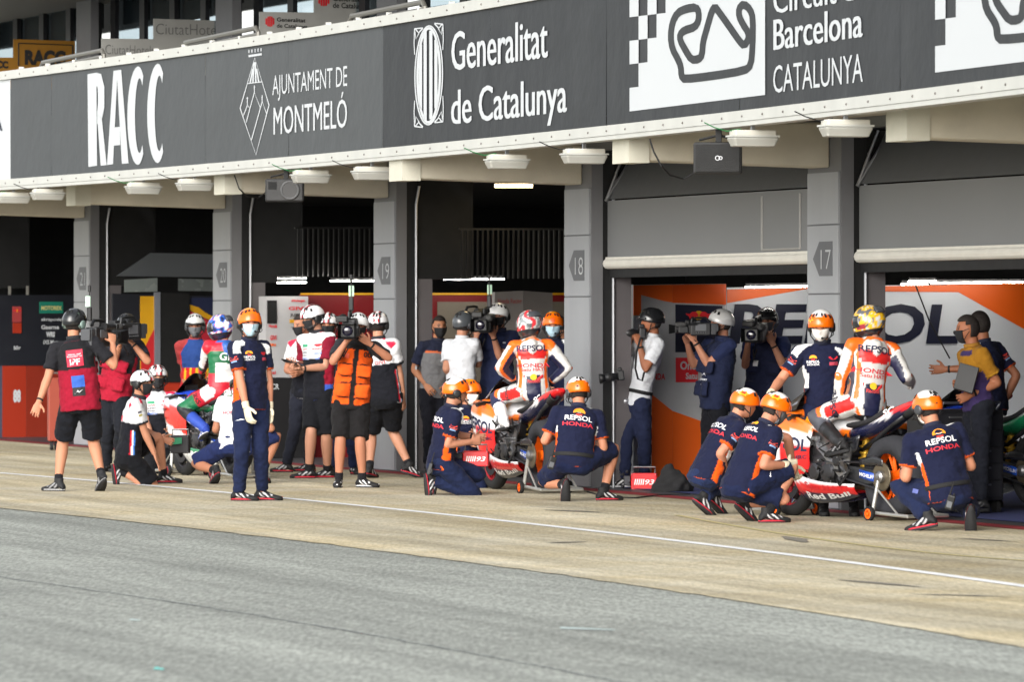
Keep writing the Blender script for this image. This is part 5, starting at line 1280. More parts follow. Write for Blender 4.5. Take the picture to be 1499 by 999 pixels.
R_['lcrb'] = person('kneeling mechanic facing this way behind the front stand with sponsor logos on his chest', 63.0, 190, (233, 648), (230, 573), (192, -2), (246, 634, -.2), (222, 640, -.3), (250, 612, 0), (212, 618, 0), (242, .1, 190, 60), (222, .1, 180, 60), (244, 684, -.35), (222, 686, -.35), S=1.0,
    shirt=lcr_shirt, pants=plain((20, 21, 25)), shoes='red', helmet=HLCR(), mask='black', headset='black', group=GR, skin=(184, 132, 106), decals=LCR_FRONT)
R_['lcrr'] = person('racing rider in green, red and white leathers sitting on the green bike', 61.2, 24, (325, 571), (327, 500), (66, -8), (291, 557, .55), (335, 560, .6), (303, 545, .1), (346, 545, .2), (300, -.17, 20, 20, 628), (352, .25, 20, 20, 628), (292, 578, .05), (352, 578, .5), S=.98,
    suit=suit_green, shoes='bootblue', helmet=race_helmet(hc_blue), glove=(M_GLOVEB, M_GLOVEB), pose=('grip', 'grip'), decals=[('GIVI', 'back', .02, .70, .085, (236, 236, 238), 1.0), ('LCR', 'back', .0, .48, .055, (236, 236, 238), 1.1), ('SIXS', 'legL', 0, .45, .05, (30, 30, 34), 1, (-.6, -.8, 0))])
R_['tab'] = person('marshal in blue and red tabard and open pale helmet standing behind the green bike', 64.2, 186, (286, 572), (286, 497), (180, -6), (303, 560, -.1), (270, 560, -.1), (306, 535, 0), (268, 535, 0), (293, 0, 180, 0), (279, 0, 180, 0), (293, 640, -.2), (279, 640, -.2), S=1.0,
    shirt=tabard, pants=plain((40, 42, 50)), helmet=mech_helmet(hc_plain((186, 186, 184), (50, 50, 54)), visor=BRIMB), mask='grey', headset='dark')
R_['lcrs'] = person('mechanic in white shirt squatting behind the rear wheel of the green bike', 58.9, 5, (343, 652, .05), (350, 583, .18), (0, -25), (322, 632, .45), (386, 628, .40), (318, 622, .2), (398, 632, .2), (316, -.1, 20, 30), (386, .1, -15, 30), (308, 640, .35), (405, 640, .30), S=1.0,
    shirt=plain((210, 211, 215)), pants=plain((34, 44, 84)), pants_kind='shorts', shoes='red', helmet=HLCR(), group=GR, decals=[('HONDA', 'back', -.06, .62, .035, (200, 40, 60))])
R_['stand'] = person('tall mechanic in plain orange helmet and pale gloves standing alone on the lane edge', 53.45, 218, (367, 588), (364, 498), (196, -3), (395, 597, .08), (361, 600, -.22), (400, 552, .12), (349, 556, -.22), (384, .10, 256, 0), (350, -.02, 250, 0), (381, 655, -.1), (354, 655, -.2), S=1.03, cface=222,
    shirt=team_shirt, pants=plain((26, 34, 62)), shoes='red', helmet=HORA(), mask='blue', headset='black', hair=True, glove=(M_GLOVE, M_GLOVE), group=GR, skin=(186, 126, 100), decals=REP_FRONT + rb_arm('armR', (-.35, -1, 0)) + [(poly((-1, .3), (.2, .6), (1, .5), (.2, .3)), 'legR', 0, .42, .05, (210, 214, 222), 1, (-.2, -1, 0))])
R_['tablet'] = person('tall man in glasses and white and black shirt holding a tablet beside the white cabinet', 61.0, 138, (468, 574), (464, 487), (120, -14), (441, 540, -.25), (432, 533, -.05), (478, 556, -.1), (440, 552, .2), (479, .1, 110, 0), (452, -.05, 100, 0), (478, 640, -.1), (455, 640, -.15), S=1.06, cface=146,
    shirt=lcr_dark, pants=plain((20, 21, 25)), pants_kind='shorts', short_len=1.0, shoes='red', helmet=HLCR(), mask='black', headset='black', hair=True, pose=('grip', 'grip'), palm=((0, 0, 1), (0, 0, 1)), group=GR, skin=(184, 134, 110), belly=1.15, decals=LCR_FRONT)
R_['behind'] = person('man in long dark trousers half hidden behind the man with the tablet', 63.4, 140, (447, 573), (446, 496), (130, -10), (440, 545, -.2), (426, 545, -.15), (458, 540, 0), (424, 528, .1), (452, .2, 80, 0), (419, -.1, 70, 0), (452, 636, -.1), (432, 640, -.2), S=1.0,
    shirt=lcr_shirt, pants=plain((34, 36, 46)), shoes='red', mask='black', hair=True, group=GR)
R_['behind2'] = person('man in striped helmet and navy trousers hidden behind the orange vest cameraman', 62.4, 165, (500, 578), (484, 497), (170, 0), (492, 560, -.1), (474, 560, -.1), (498, 540, 0), (470, 540, 0), (518, 0, 200, 0), (492, .05, 170, 0), (516, 640, -.1), (496, 640, -.1), S=1.0,
    shirt=lcr_shirt, pants=plain((24, 31, 58)), shoes='red', helmet=HLCR(), mask='black', group=GR)
R_['vest'] = person('cameraman in bright orange vest and black shorts filming straight at the lane', 57.7, 184, (514, 583), (523, 500), (182, -4), (541, 503, -.32), (508, 499, -.3), (563, 521, -.1), (483, 531, -.1), (531, -.06, 240, 0), (496, -.08, 176, 0), (527, 648, -.2), (498, 648, -.2), S=1.0,
    shirt=plain((42, 42, 46)), vest=orange_vest, pants=plain((26, 25, 26)), pants_kind='shorts', short_len=1.0, shoes='white', helmet=HWHT(), mask='black', hair=True, pose=('grip', 'grip'), palm=((0, 1, 0), (0, 1, 0)), group=GR_IPF, skin=(174, 118, 92), decals=[('08', 'front', .115, .80, .055, (26, 26, 28), 1.1), (SQUARE, 'front', -.11, .74, .05, (226, 92, 60), 1.6)])
R_['73'] = person('man in white and black shirt and striped helmet numbered 73 walking away in shorts', 61.0, -24, (564, 580), (554, 497), (-6, 0), (547, 578, .1), (591, 586, .02), (540, 545, .1), (588, 552, .1), (541, 0, -20, 10), (600, .15, -70, 18), (543, 640, .25), (579, 638, .2), S=1.03,
    shirt=lcr_shirt, pants=plain((20, 21, 25)), pants_kind='shorts', shoes='red', helmet=mech_helmet(hc_lcr, decal=[(262, 14, .07, (text2d('73', .03)[0] - np.array([.6, 0]), text2d('73', .03)[1]), mat('sticker_white', (236, 236, 236), .4))]), headset='black', hair=True, group=GR, skin=(184, 132, 106), decals=[('LCR', 'back', .0, .78, .055, (40, 42, 50)), ('GIVI', 'back', .04, .60, .035, (200, 60, 66), 1.4)])
R_['polo'] = person('man in navy and grey polo standing hands on hips in the doorway by pillar 19', 63.6, 196, (637, 573), (641, 499), (198, -3), (657, 566, -.1), (623, 563, -.1), (668, 541, .1), (606, 540, .05), (646, 0, 180, 0), (627, 0, 190, 0), (645, 640, -.1), (628, 640, -.1), S=1.0,
    shirt=polo_grey, pants=plain((22, 23, 30)), mask='black', hair=True, skin=(168, 114, 84), palm=((0, 1, 0), (0, 1, 0)))
R_['whitecam'] = person('cameraman in white shirt and dark helmet seen from behind with camera on shoulder', 61.6, -36, (674, 573), (676, 496), (-34, 4), (662, 552, .2), (699, 500, .2), (655, 545, 0), (700, 534, .1), (664, 0, -40, 0), (684, 0, -30, 0), (664, 640, .2), (684, 640, .2), S=1.02,
    shirt=white_shirt, pants=plain((34, 36, 44)), helmet=HGRY(), headset='dark', hair=True, pose=('relax', 'grip'), group=GR_IPF, skin=(178, 126, 100))
R_['navycam'] = person('cameraman in navy shirt and white vented helmet filming behind the central bike', 61.9, 172, (727, 566), (731, 484), (164, -6), (722, 492, -.3), (698, 490, -.3), (748, 512, -.05), (695, 519, -.1), (737, 0, 180, 0), (718, 0, 175, 0), (736, 640, -.1), (719, 640, -.1), S=1.05,
    shirt=plain((36, 43, 72)), pants=plain((32, 36, 54)), helmet=HWHT(), mask='black', headset='black', pose=('grip', 'grip'), palm=((0, 1, 0), (0, 1, 0)), group=GR_IPF, skin=(180, 126, 102), decals=[(SQUARE, 'front', .08, .80, .016, (190, 194, 204), 2.2)])
R_['kneel'] = person('kneeling mechanic in orange and white helmet holding the red heater box by the front wheel', 55.1, 284, (645, 677), (660, 597), (282, -4), (696, 640, .25), (690, 647, -.02), (680, 632, .25), (655, 650, -.14), (640, .30, 285, 84), (634, -.02, 285, 84), (692, 708, .32), (694, 712, -.04), S=1.0, cface=292,
    shirt=team_shirt, pants=plain((26, 34, 62)), shoes='red', helmet=mech_helmet(hc_orange()), headset='black', hair=True, pose=('grip', 'grip'), group=GR, skin=(184, 128, 102), decals=rb_arm('armR', (.1, -1, 0)) + REP_BACK[3:])
R_['kneel2'] = person('masked mechanic in orange helmet kneeling on the far side of the front wheel', 57.6, 214, (684, 668), (684, 597), (222, -6), (700, 640, -.2), (688, 648, -.3), (706, 630, 0), (672, 634, 0), (696, .2, 220, 70), (676, .2, 220, 70), (700, 694, -.2), (684, 697, -.25), S=.98,
    shirt=team_shirt, pants=plain((24, 31, 58)), shoes='red', helmet=mech_helmet(hc_orange(False)), mask='white', headset='black', group=GR, decals=REP_FRONT)
R_['marc'] = person('racing rider in red and grey helmet and white leathers sitting on the central bike', 56.1, 6, (780, 571), (778, 497), (30, -10), (751, 556, .05), (806, 560, .12), (735, 534, -.12), (826, 537, 0), (738, -.03, 22, 8, 618), (800, .5, 10, 20, 640), (724, 588, .28), (800, 600, .6), S=.97, cface=2,
    suit=suit_main((34, 38, 70)), shoes='boot', helmet=race_helmet(hc_marc), glove=(M_GLOVEB, M_GLOVEB), pose=('grip', 'grip'), decals=[('REPSOL', 'back', 0, .83, .060, (34, 38, 70), 1.12), ('HONDA', 'back', 0, .49, .040, (206, 40, 52), 1.6), ('Satu HATI', 'back', 0, .41, .034, (206, 60, 60), 1.2), (SWOOSH, 'back', .0, .235, .075, (206, 44, 50), 1.3), (DISC, 'back', 0, .25, .06, (246, 190, 40), .75), ('RedBull', 'back', 0, .17, .030, (200, 70, 70)), ('REPSOL', 'legL', 0, .40, .045, (60, 62, 70), 1, (-.5, -.8, .3))])
R_['blue mask'] = person('mechanic in orange helmet and pale blue mask standing beside the rider of the central bike', 59.2, 176, (820, 578), (811, 497), (178, -8), (829, 571, -.25), (803, 565, -.2), (844, 545, -.05), (796, 540, 0), (826, 0, 180, 0), (812, 0, 180, 0), (826, 650, -.1), (812, 650, -.1), S=1.0,
    shirt=team_shirt, pants=plain((24, 31, 58)), shoes='red', helmet=HORA(), mask='blue', headset='black', group=GR, skin=(182, 128, 102), decals=rb_arm('armL', (.3, -1, 0)))
R_['dark hair'] = person('dark haired man in black mask looking over the orange helmet next to pillar 18', 61.8, 150, (822, 578), (824, 502), (120, -3), (830, 560, 0), (812, 560, 0), (834, 540, 0), (808, 540, 0), (828, 0, 180, 0), (816, 0, 180, 0), (828, 650, -.1), (816, 650, -.1), S=1.02, shirt=plain((34, 38, 66)), pants=plain((32, 36, 54)), mask='black', hair=True, skin=(168, 116, 88))
R_['squat'] = person('squatting mechanic with bare knees seen from behind at the rear wheel of the central bike', 53.3, 6, (840, 676), (847, 597, .12), (14, -14), (810, 640, .32), (866, 640, .34), (806, 626, .06), (880, 645, .14), (827, -.05, 8, 72), (884, .18, -62, 0), (798, 706, .32), (895, 650, .30), S=1.03, wd=1.06,
    belt=True,    shirt=team_shirt, pants=plain((22, 29, 56)), pants_kind='shorts', short_len=.9, shoes='red', helmet=mech_helmet(hc_orange(), decal=[(250, 12, .05, poly((-.2, 0), (.2, 0), (.28, 1.4), (-.1, 1.4)), mat('sticker_black', (30, 28, 26), .4))]), headset='dark', hair=True, pose=('grip', 'grip'), group=GR, skin=(182, 124, 96), decals=REP_BACK)
R_['photog'] = person('photographer in white shirt and navy trousers aiming a stills camera at the riders', 57.5, 106, (934, 583), (956, 493), (98, -4), (936, 505, -.15), (923, 498, .05), (950, 537, -.2), (900, 520, .12), (943, .15, 120, 0), (913, -.10, 100, 0), (944, 650, -.05), (914, 650, -.1), S=1.0, cface=120,
    belt=True,    shirt=white_shirt, pants=plain((32, 38, 62)), shoes='white', helmet=HBLK(), hair=True, pose=('grip', 'grip'), skin=(154, 98, 70), group=GR_IPF)
R_['sidecam'] = person('cameraman in navy jacket and white helmet filming sideways towards the left', 57.8, 106, (1047, 583), (1058, 496), (96, 2), (1017, 500, -.12), (1006, 503, .08), (1030, 537, -.12), (1004, 537, .2), (1056, .1, 120, 0), (1036, 0, 110, 0), (1054, 650, -.05), (1036, 650, -.1), S=1.02, cface=124,
    shirt=plain((38, 46, 78)), vest=lambda p, u, v: (32, 38, 62), pants=plain((22, 23, 28)), helmet=HWHT(), mask='grey', hair=True, pose=('grip', 'grip'), skin=(182, 126, 100), group=GR_IPF, decals=[(poly((-1, .2), (.3, .8), (1, .1), (.3, .5)), 'front', .02, .36, .05, (222, 224, 230), 1), ('alpinestars', 'front', .02, .28, .026, (222, 224, 230)), ('MEDIA', 'front', .03, .19, .02, (200, 204, 212))])
R_['facecam'] = person('cameraman in navy shirt and black helmet filming over the squatting mechanics', 58.6, 170, (1117, 583), (1124, 493), (160, -4), (1131, 503, -.3), (1095, 502, -.28), (1155, 526, -.05), (1090, 542, -.12), (1126, 0, 180, 0), (1106, 0, 180, 0), (1126, 650, -.1), (1106, 650, -.1), S=1.04,
    shirt=plain((36, 46, 84)), vest=lambda p, u, v: (30, 34, 56), pants=plain((30, 32, 44)), helmet=HBLK(), mask='grey', pose=('grip', 'grip'), palm=((0, 1, 0), (0, 1, 0)), skin=(174, 122, 96), group=GR_IPF, decals=[(SQUARE, 'front', -.08, .55, .06, (210, 210, 214), .8)])
R_['sq1'] = person('squatting mechanic in long trousers furthest left of the pair before the orange bike', 49.5, 302, (1033, 694), (1076, 614, .10), (290, -16), (1084, 690, .35), (1062, 694, .05), (1092, 668, .35), (1056, 674, -.08), (1048, .35, 300, 40), (1030, .0, 296, 38), (1066, 690, .45), (1052, 696, .12), S=1.0, cface=300,
    shirt=team_shirt, pants=plain((30, 40, 70)), shoes='red', helmet=H44(-35), hair=True, group=GR, skin=(184, 128, 102), decals=rb_arm('armR', (.3, -1, 0)) + REP_BACK[3:])
R_['sq2'] = person('squatting mechanic with bare knee and glove working at the front of the orange bike', 47.7, 308, (1083, 710), (1120, 622, .10), (292, -24), (1160, 682, .35), (1153, 681, .0), (1150, 664, .3), (1129, 684, -.12), (1092, .35, 300, 40), (1124, .0, 288, 0), (1118, 750, .40), (1156, 694, .06), S=1.03, cface=304,
    shirt=team_shirt, pants=plain((22, 29, 56)), pants_kind='shorts', short_len=.95, shoes='red', helmet=H44(-35), mask='grey', hair=True, glove=(M_GLOVE, M_GLOVE), pose=('grip', 'grip'), group=GR, skin=(184, 126, 100), decals=[('REPSOL', 'back', .0, .83, .042, (236, 236, 238), 1.1), ('HONDA', 'back', 0, .70, .034, (206, 44, 58), 1.5), (HALF_T, 'back', 0, .93, .055, (246, 170, 30))] + rb_arm('armR', (.3, -1, .2)) + [(poly((-1, .2), (.3, .8), (1, .1), (.3, .5)), 'legR', 0, .45, .05, (222, 224, 230), 1, (.1, -1, 0))])
R_['hold'] = person('masked mechanic in white topped helmet resting a glove on the windscreen of the orange bike', 49.3, 176, (1208, 598), (1204, 503), (168, -16), (1232, 592, -.1), (1127, 578, -.25), (1240, 548, 0), (1146, 552, 0), (1250, .05, 180, 0), (1206, .05, 180, 0), (1240, 680, -.15), (1206, 680, -.15), S=1.04,
    shirt=team_shirt, pants=plain((24, 31, 58)), pants_kind='shorts', shoes='black', helmet=H44(35), mask='white', headset='black', glove=(None, M_GLOVE), pose=('relax', 'flat'), group=GR, skin=(182, 126, 98), decals=REP_FRONT + rb_arm('armR', (-.4, -1, 0)))
R_['pol'] = person('racing rider in yellow and grey helmet and white leathers sitting on the orange bike', 48.6, 22, (1268, 590), (1277, 497, .05), (58, -10), (1226, 592, .15), (1334, 560, .22), (1214, 560, -.1), (1330, 556, .1), (1231, -.1, 45, 12, 650), (1290, .55, 35, 20, 660), (1199, 618, .15), (1284, 622, .7), S=1.0, cface=20,
    suit=suit_main((74, 76, 84)), shoes='bootblack', helmet=race_helmet(hc_yellow), glove=(M_GLOVEB, mat('glove_white', (214, 210, 206), .7)), pose=('grip', 'grip'), skin=(184, 126, 100), decals=[('REPSOL', 'back', -.0, .83, .060, (34, 36, 66), 1.12), ('HONDA', 'back', 0, .49, .040, (206, 40, 52), 1.6), ('Satu HATI', 'back', 0, .41, .034, (206, 60, 60), 1.2), (SWOOSH, 'back', .0, .235, .075, (206, 44, 50), 1.2), (DISC, 'back', 0, .25, .06, (246, 190, 40), .75), ('RedBull', 'back', 0, .17, .030, (200, 70, 70)), ('REPSOL', 'legL', .0, .42, .060, (40, 42, 60), 1.1, (-.5, -.8, .3)), (DISC, 'armL', 0, 1.0, .07, (244, 116, 30), .7, (-.6, -.8, .2))])
R_['right'] = person('squatting mechanic furthest right with a radio on his belt beside the rear wheel', 45.9, 22, (1389, 722), (1366, 626, .10), (34, -8), (1322, 690, .32), (1400, 672, .40), (1328, 688, .06), (1416, 670, .15), (1356, -.02, 62, 12), (1420, .0, 0, 76), (1324, 706, .28), (1424, 752, .42), S=1.06, wd=1.05, cface=8,
    belt=True,    shirt=team_shirt, pants=plain((26, 34, 62)), shoes='red', helmet=mech_helmet(hc_orange(), decal=[(262, 12, .05, poly((-.2, 0), (.2, 0), (.28, 1.6), (-.1, 1.6)), mat('sticker_black', (30, 28, 26), .4)), (130, 34, .06, STAR, M_LIME)]), mask='white', headset='dark', hair=True, pose=('grip', 'grip'), group=GR, skin=(184, 126, 98), decals=REP_BACK + [(SQUARE, 'legL', 0, .35, .07, (90, 100, 160), .5, (-.3, -1, 0)), (SQUARE, 'legL', 0, .35, .03, (200, 60, 70), .8, (-.3, -1, 0))])
R_['yellow'] = person('man in yellow and purple shirt holding a folder inside the right garage', 49.6, 104, (1432, 590), (1424, 508), (86, -4), (1421, 578, -.15), (1404, 562, .1), (1458, 566, -.1), (1420, 570, .25), (1436, 0, 100, 0), (1420, 0, 100, 0), (1436, 680, 0), (1420, 680, 0), S=1.0, cface=112,
    shirt=yellow_shirt, pants=plain((30, 32, 40)), mask='black', hair=True, pose=('grip', 'grip'), skin=(160, 102, 72))
R_['reach'] = person('dark haired man in navy shirt reaching over a bike inside the right garage', 51.2, 62, (1452, 590), (1440, 502), (40, -2), (1384, 541, .2), (1470, 590, .1), (1415, 535, .1), (1478, 555, .1), (1456, 0, 60, 0), (1440, 0, 60, 0), (1456, 680, .1), (1440, 680, .1), S=1.03, cface=52,
    shirt=team_shirt, pants=plain((32, 36, 54)), hair=True, skin=(154, 98, 70), decals=rb_arm('armR', (.6, -1, 0)))
# ================================================================== RACE MOTORCYCLES
M_PAINT = vcmat('bike_paint', .28, coat=.7, var=.04); M_CARB = mat('carbon', (30, 31, 34), .38, var=.2, scale=30); M_TYRE = mat('tyre', (24, 24, 25), .8, var=.15, bump=.1)
M_MET = mat('machined_metal', (150, 150, 152), .35, metal=.9, var=.12); M_DMET = mat('dark_metal', (64, 64, 68), .42, metal=.7, var=.2); M_BLANKET = mat('tyre_blanket', (40, 41, 46), .9, bump=.5, bscale=30, var=.2)
M_RIMO = mat('rim_orange', (250, 104, 14), .4, var=.05); M_RIMR = mat('rim_red', (150, 24, 34), .4); M_RIMB = mat('rim_black', (34, 34, 37), .35)
M_TITAN = mat('titanium', (150, 132, 110), .35, metal=.85, var=.2, scale=12); M_SCREEN = mat('screen_smoke', (52, 50, 52), .08, coat=1, var=0); M_TEXTN = mat('print_navy', (30, 34, 66), .5); M_TEXTW = mat('print_white', (236, 236, 236), .5); M_TEXTR = mat('print_red', (206, 36, 44), .5); M_TEXTB = mat('print_blue', (26, 70, 170), .5)
def sheet(name, fn, nu, nv, th, colfn, parent, m=None):
    """curved panel fn(u,v) of thickness th, both faces, coloured by position"""
    A = [[fn(i / nu, j / nv) for i in range(nu + 1)] for j in range(nv + 1)]; vs, fs = [], []
    flat_ = [p for r in A for p in r]; n = len(flat_); W_ = nu + 1
    cy = sum(p.y for p in flat_) / n; sg = 1 if cy > 0 else -1
    vs = flat_ + [p - V(0, sg * th, 0) for p in flat_]
    for j in range(nv):
        for i in range(nu):
            a, b, c, d = j * W_ + i, j * W_ + i + 1, (j + 1) * W_ + i + 1, (j + 1) * W_ + i; fs.append((a, b, c, d)); fs.append((a + n, d + n, c + n, b + n))
    edge_ = [i for i in range(nu)] + [j * W_ + nu for j in range(nv)] + [nv * W_ + i for i in range(nu, 0, -1)] + [j * W_ for j in range(nv, 0, -1)]
    for k in range(len(edge_)): a, b = edge_[k], edge_[(k + 1) % len(edge_)]; fs.append((a, a + n, b + n, b))
    bm = BM(); bv = [bm.verts.new(p) for p in vs]
    for f in fs:
        try: bm.faces.new([bv[i] for i in f])
        except ValueError: pass
    bmesh.ops.recalc_face_normals(bm, faces=bm.faces); me = bpy.data.meshes.new(name); bm.to_mesh(me); bm.free()
    if colfn: set_col(me, np.array([lin(colfn(p.x, p.z)) for p in vs]))
    return link(name, me, m or M_PAINT, parent, True)
def between(top, bot, yfn):
    """surface between two side-view curves; yfn(u, v) = sideways distance"""
    def cur(c, u):
        k = u * (len(c) - 1); i = min(int(k), len(c) - 2); t = k - i
        p0, p1, p2, p3 = c[max(i - 1, 0)], c[i], c[i + 1], c[min(i + 2, len(c) - 1)]
        return [.5 * (2 * b + (cc - a) * t + (2 * a - 5 * b + 4 * cc - d) * t * t + (3 * b - a - 3 * cc + d) * t ** 3) for a, b, cc, d in zip(p0, p1, p2, p3)]
    def f(u, v):
        a, b = cur(top, u), cur(bot, u); return V(a[0] * (1 - v) + b[0] * v, yfn(u, v), a[1] * (1 - v) + b[1] * v)
    return f
def on_sheet(fn, s, u0, u1, vb, vt, m, parent, bold=.02, lift=.006, flip=False):
    vf = text2d(s, bold); wd = vf[0][:, 0].max(); bm = BM()
    def g(x, y):
        u = u0 + (u1 - u0) * x / wd; v = vb + (vt - vb) * y; p = fn(u, v); return p + V(0, lift if p.y > 0 else -lift, 0)
    put2d(bm, vf, g); flat('lettering', bm, m, parent)
def loft_obj(name, rings, parent, m, colfn=None, n=24, sub=3):
    s = Src(); s.loft('b', rings, n, sub); bm = BM(); bv = [bm.verts.new(p) for p in s.v]
    for f in s.f: bm.faces.new([bv[i] for i in f])
    bmesh.ops.recalc_face_normals(bm, faces=bm.faces); me = bpy.data.meshes.new(name); bm.to_mesh(me); bm.free()
    if colfn: set_col(me, np.array([lin(colfn(p)) for p in s.v]))
    return link(name, me, m, parent, True)
def wheel(t, x, z, R, wdt, rimm, name, warm, disc_r):
    w_ = bpy.data.objects.new(name, None); COL.objects.link(w_); w_.parent = t; w_.location = (x, 0, z)
    hw = wdt / 2; bm = BM(); lathe(bm, [(R * .70, -hw * .8), (R * .86, -hw), (R * .95, -hw * .72), (R, -hw * .25), (R, hw * .25), (R * .95, hw * .72), (R * .86, hw), (R * .70, hw * .8)], (0, 0, 0), (0, 1, 0), 48, True); obj('tyre', bm, M_TYRE, w_, True)
    bm = BM(); lathe(bm, [(R * .72, -hw * .75), (R * .66, -hw * .5), (R * .66, hw * .5), (R * .72, hw * .75)], (0, 0, 0), (0, 1, 0), 40, True)
    lathe(bm, [(.05, -hw * .7), (.05, hw * .7)], (0, 0, 0), (0, 1, 0), 18)
    for k in range(5):
        a = 2 * math.pi * k / 5
        for d in (-.16, .16): tube(bm, [V(.03 * math.cos(a), 0, .03 * math.sin(a)), V(R * .68 * math.cos(a + d), 0, R * .68 * math.sin(a + d))], [.02, .012], 8)
    obj('rim', bm, rimm, w_)
    for sg in ((-1, 1) if disc_r > .12 else (-1,)):
        bm = BM(); lathe(bm, [(disc_r, 0), (disc_r, .006), (disc_r * .68, .006), (disc_r * .68, 0)], (0, sg * hw * .8, 0), (0, sg, 0), 36, True); obj('brake_disc', bm, M_DMET, w_)
    if warm:
        bm = BM(); lathe(bm, [(R * .60, -hw * 1.08), (R * .86, -hw * 1.18), (R * 1.02, -hw * .9), (R * 1.065, 0), (R * 1.02, hw * .9), (R * .86, hw * 1.18), (R * .60, hw * 1.08), (R * .7, 0)], (0, 0, 0), (0, 1, 0), 48, True)
        for v in bm.verts: v.co += v.co.normalized() * .008 * noise.noise(v.co * 9)
        obj('tyre_blanket', bm, M_BLANKET, w_, True)
def make_bike(label, loc, yaw, liv, group='race motorcycles on paddock stands'):
    h = V(-math.sin(math.radians(yaw)), math.cos(math.radians(yaw)), 0); t = thing('race_motorcycle', label, 'motorcycle', loc, math.atan2(h.y, h.x), group)
    hon = liv == 'orange'; XR, ZR, XF, ZF = 0, .375, 1.44, .312
    wheel(t, XR, ZR, .330, .20, M_RIMO if hon else M_RIMB, 'rear_wheel', hon, .11); wheel(t, XF, ZF, .312, .125, M_RIMR if hon else M_RIMB, 'front_wheel', False, .17)
    bm = BM()
    for sg in (-1, 1): tube(bm, [V(XF, sg * .10, ZF), V(1.34, sg * .10, .58)], .026, 12); tube(bm, [V(1.34, sg * .10, .58), V(1.22, sg * .10, .90)], .032, 12); box(bm, (XF, sg * .10, ZF), (.07, .04, .10), bev=.01)
    box(bm, (1.25, 0, .84), (.07, .27, .03)); obj('fork', bm, mat('fork_gold', (170, 130, 60), .35, metal=.8), t)
    bm = BM()
    for sg in (-1, 1): box(bm, (XF - .10, sg * .085, ZF + .08), (.09, .05, .12), bev=.012)
    obj('brake_caliper', bm, M_MET, t)
    def fend(u, v): a = math.radians(30 + 115 * u); r = .335 - .02 * abs(v - .5) * 2; return V(XF + r * math.cos(a), (v - .5) * .15, ZF + r * math.sin(a))
    A = [[fend(i / 14, j / 6) for i in range(15)] for j in range(7)]; bm = BM(); grid(bm, A); bmesh.ops.solidify(bm, geom=list(bm.faces), thickness=.006); obj('mudguard', bm, M_CARB, t, True)
    # frame, engine, swingarm
    bm = BM()
    for sg in (-1, 1):
        prism(bm, [(1.20, sg * .07, .88), (1.22, sg * .07, .76), (.80, sg * .15, .56), (.56, sg * .14, .36), (.46, sg * .14, .40), (.58, sg * .15, .62), (.80, sg * .15, .72)], (0, sg * .035, 0))
    obj('frame', bm, M_MET if hon else M_DMET, t)
    bm = BM(); box(bm, (.78, 0, .42), (.40, .30, .26), bev=.03); box(bm, (.96, 0, .56), (.20, .28, .26), Matrix.Rotation(math.radians(-35), 3, 'Y'), bev=.02); box(bm, (.66, 0, .62), (.18, .26, .18), bev=.02)
    for sg in (-1, 1):
        lathe(bm, [(.10, 0), (.10, .03), (.07, .045), (.02, .05)], (.72, sg * .15, .40), (0, sg, 0), 24); lathe(bm, [(.075, 0), (.075, .035), (.05, .045)], (.90, sg * .15, .40), (0, sg, 0), 20); lathe(bm, [(.05, 0), (.05, .03), (.03, .04)], (.60, sg * .15, .50), (0, sg, 0), 16)
        for k in range(8): a = k * math.pi / 4; ball(bm, (.72 + .085 * math.cos(a), sg * .185, .40 + .085 * math.sin(a)), .008, 1)
    for k in range(7): box(bm, (.985 + .012 * k, 0, .50 + .022 * k), (.19, .30, .006), Matrix.Rotation(math.radians(-35), 3, 'Y'))
    obj('engine', bm, mat('engine_cast', (74, 74, 77), .38, metal=.8, var=.25, scale=14), t)
    bm = BM(); rnd = random.Random(3)
    for k in range(26):
        x0, z0 = .5 + rnd.random() * .5, .3 + rnd.random() * .45; sg = rnd.choice((-1, 1)); tube(bm, [V(x0, sg * .155, z0), V(x0 + rnd.uniform(-.12, .12), sg * .20, z0 + rnd.uniform(-.08, .08)), V(x0 + rnd.uniform(-.2, .2), sg * .155, z0 + rnd.uniform(-.16, .16))], rnd.uniform(.006, .013), 7)
    obj('hoses', bm, M_RUB, t)['kind'] = 'stuff'
    bm = BM()
    for k in range(40):
        x0, z0 = .46 + rnd.random() * .55, .28 + rnd.random() * .42; sg = rnd.choice((-1, 1)); box(bm, (x0, sg * (.158 + .02 * rnd.random()), z0), (rnd.uniform(.012, .05), .03, rnd.uniform(.012, .04)), Matrix.Rotation(rnd.uniform(-.6, .6), 3, 'Y'), bev=.003)
    obj('engine_fittings', bm, M_MET, t)['kind'] = 'stuff'
    bm = BM()
    for sg in (-1, 1): prism(bm, [(.50, sg * .10, .46), (.52, sg * .10, .34), (.20, sg * .125, .31), (-.05, sg * .13, .335), (-.06, sg * .13, .415), (.18, sg * .125, .44)], (0, sg * .03, 0))
    box(bm, (.40, 0, .40), (.12, .24, .10), bev=.02); obj('swingarm', bm, M_CARB, t)
    fnl = lambda u, v: V(.30 - .24 * u, .160, .425 - .075 * v - .035 * u)
    sheet('label_plate', lambda u, v: V(.30 - .20 * u, .163, .432 - .072 * v - .03 * u), 2, 2, .004, lambda x, z: (30, 74, 170), t); bm = BM(); vf = text2d('MICHELIN', .02); wd = vf[0][:, 0].max()
    put2d(bm, vf, lambda x, y: V(.29 - .18 * x / wd, .168, .38 - .027 * x / wd + .030 * y)); flat('lettering', bm, M_TEXTW, t)
    bm = BM(); lathe(bm, [(.115, 0), (.118, .003), (.118, .010), (.115, .013), (.05, .012), (.05, 0)], (0, .150, ZR), (0, 1, 0), 40, True)
    for k in range(36): a = k * math.pi / 18; box(bm, (.119 * math.cos(a), .157, ZR + .119 * math.sin(a)), (.010, .008, .010))
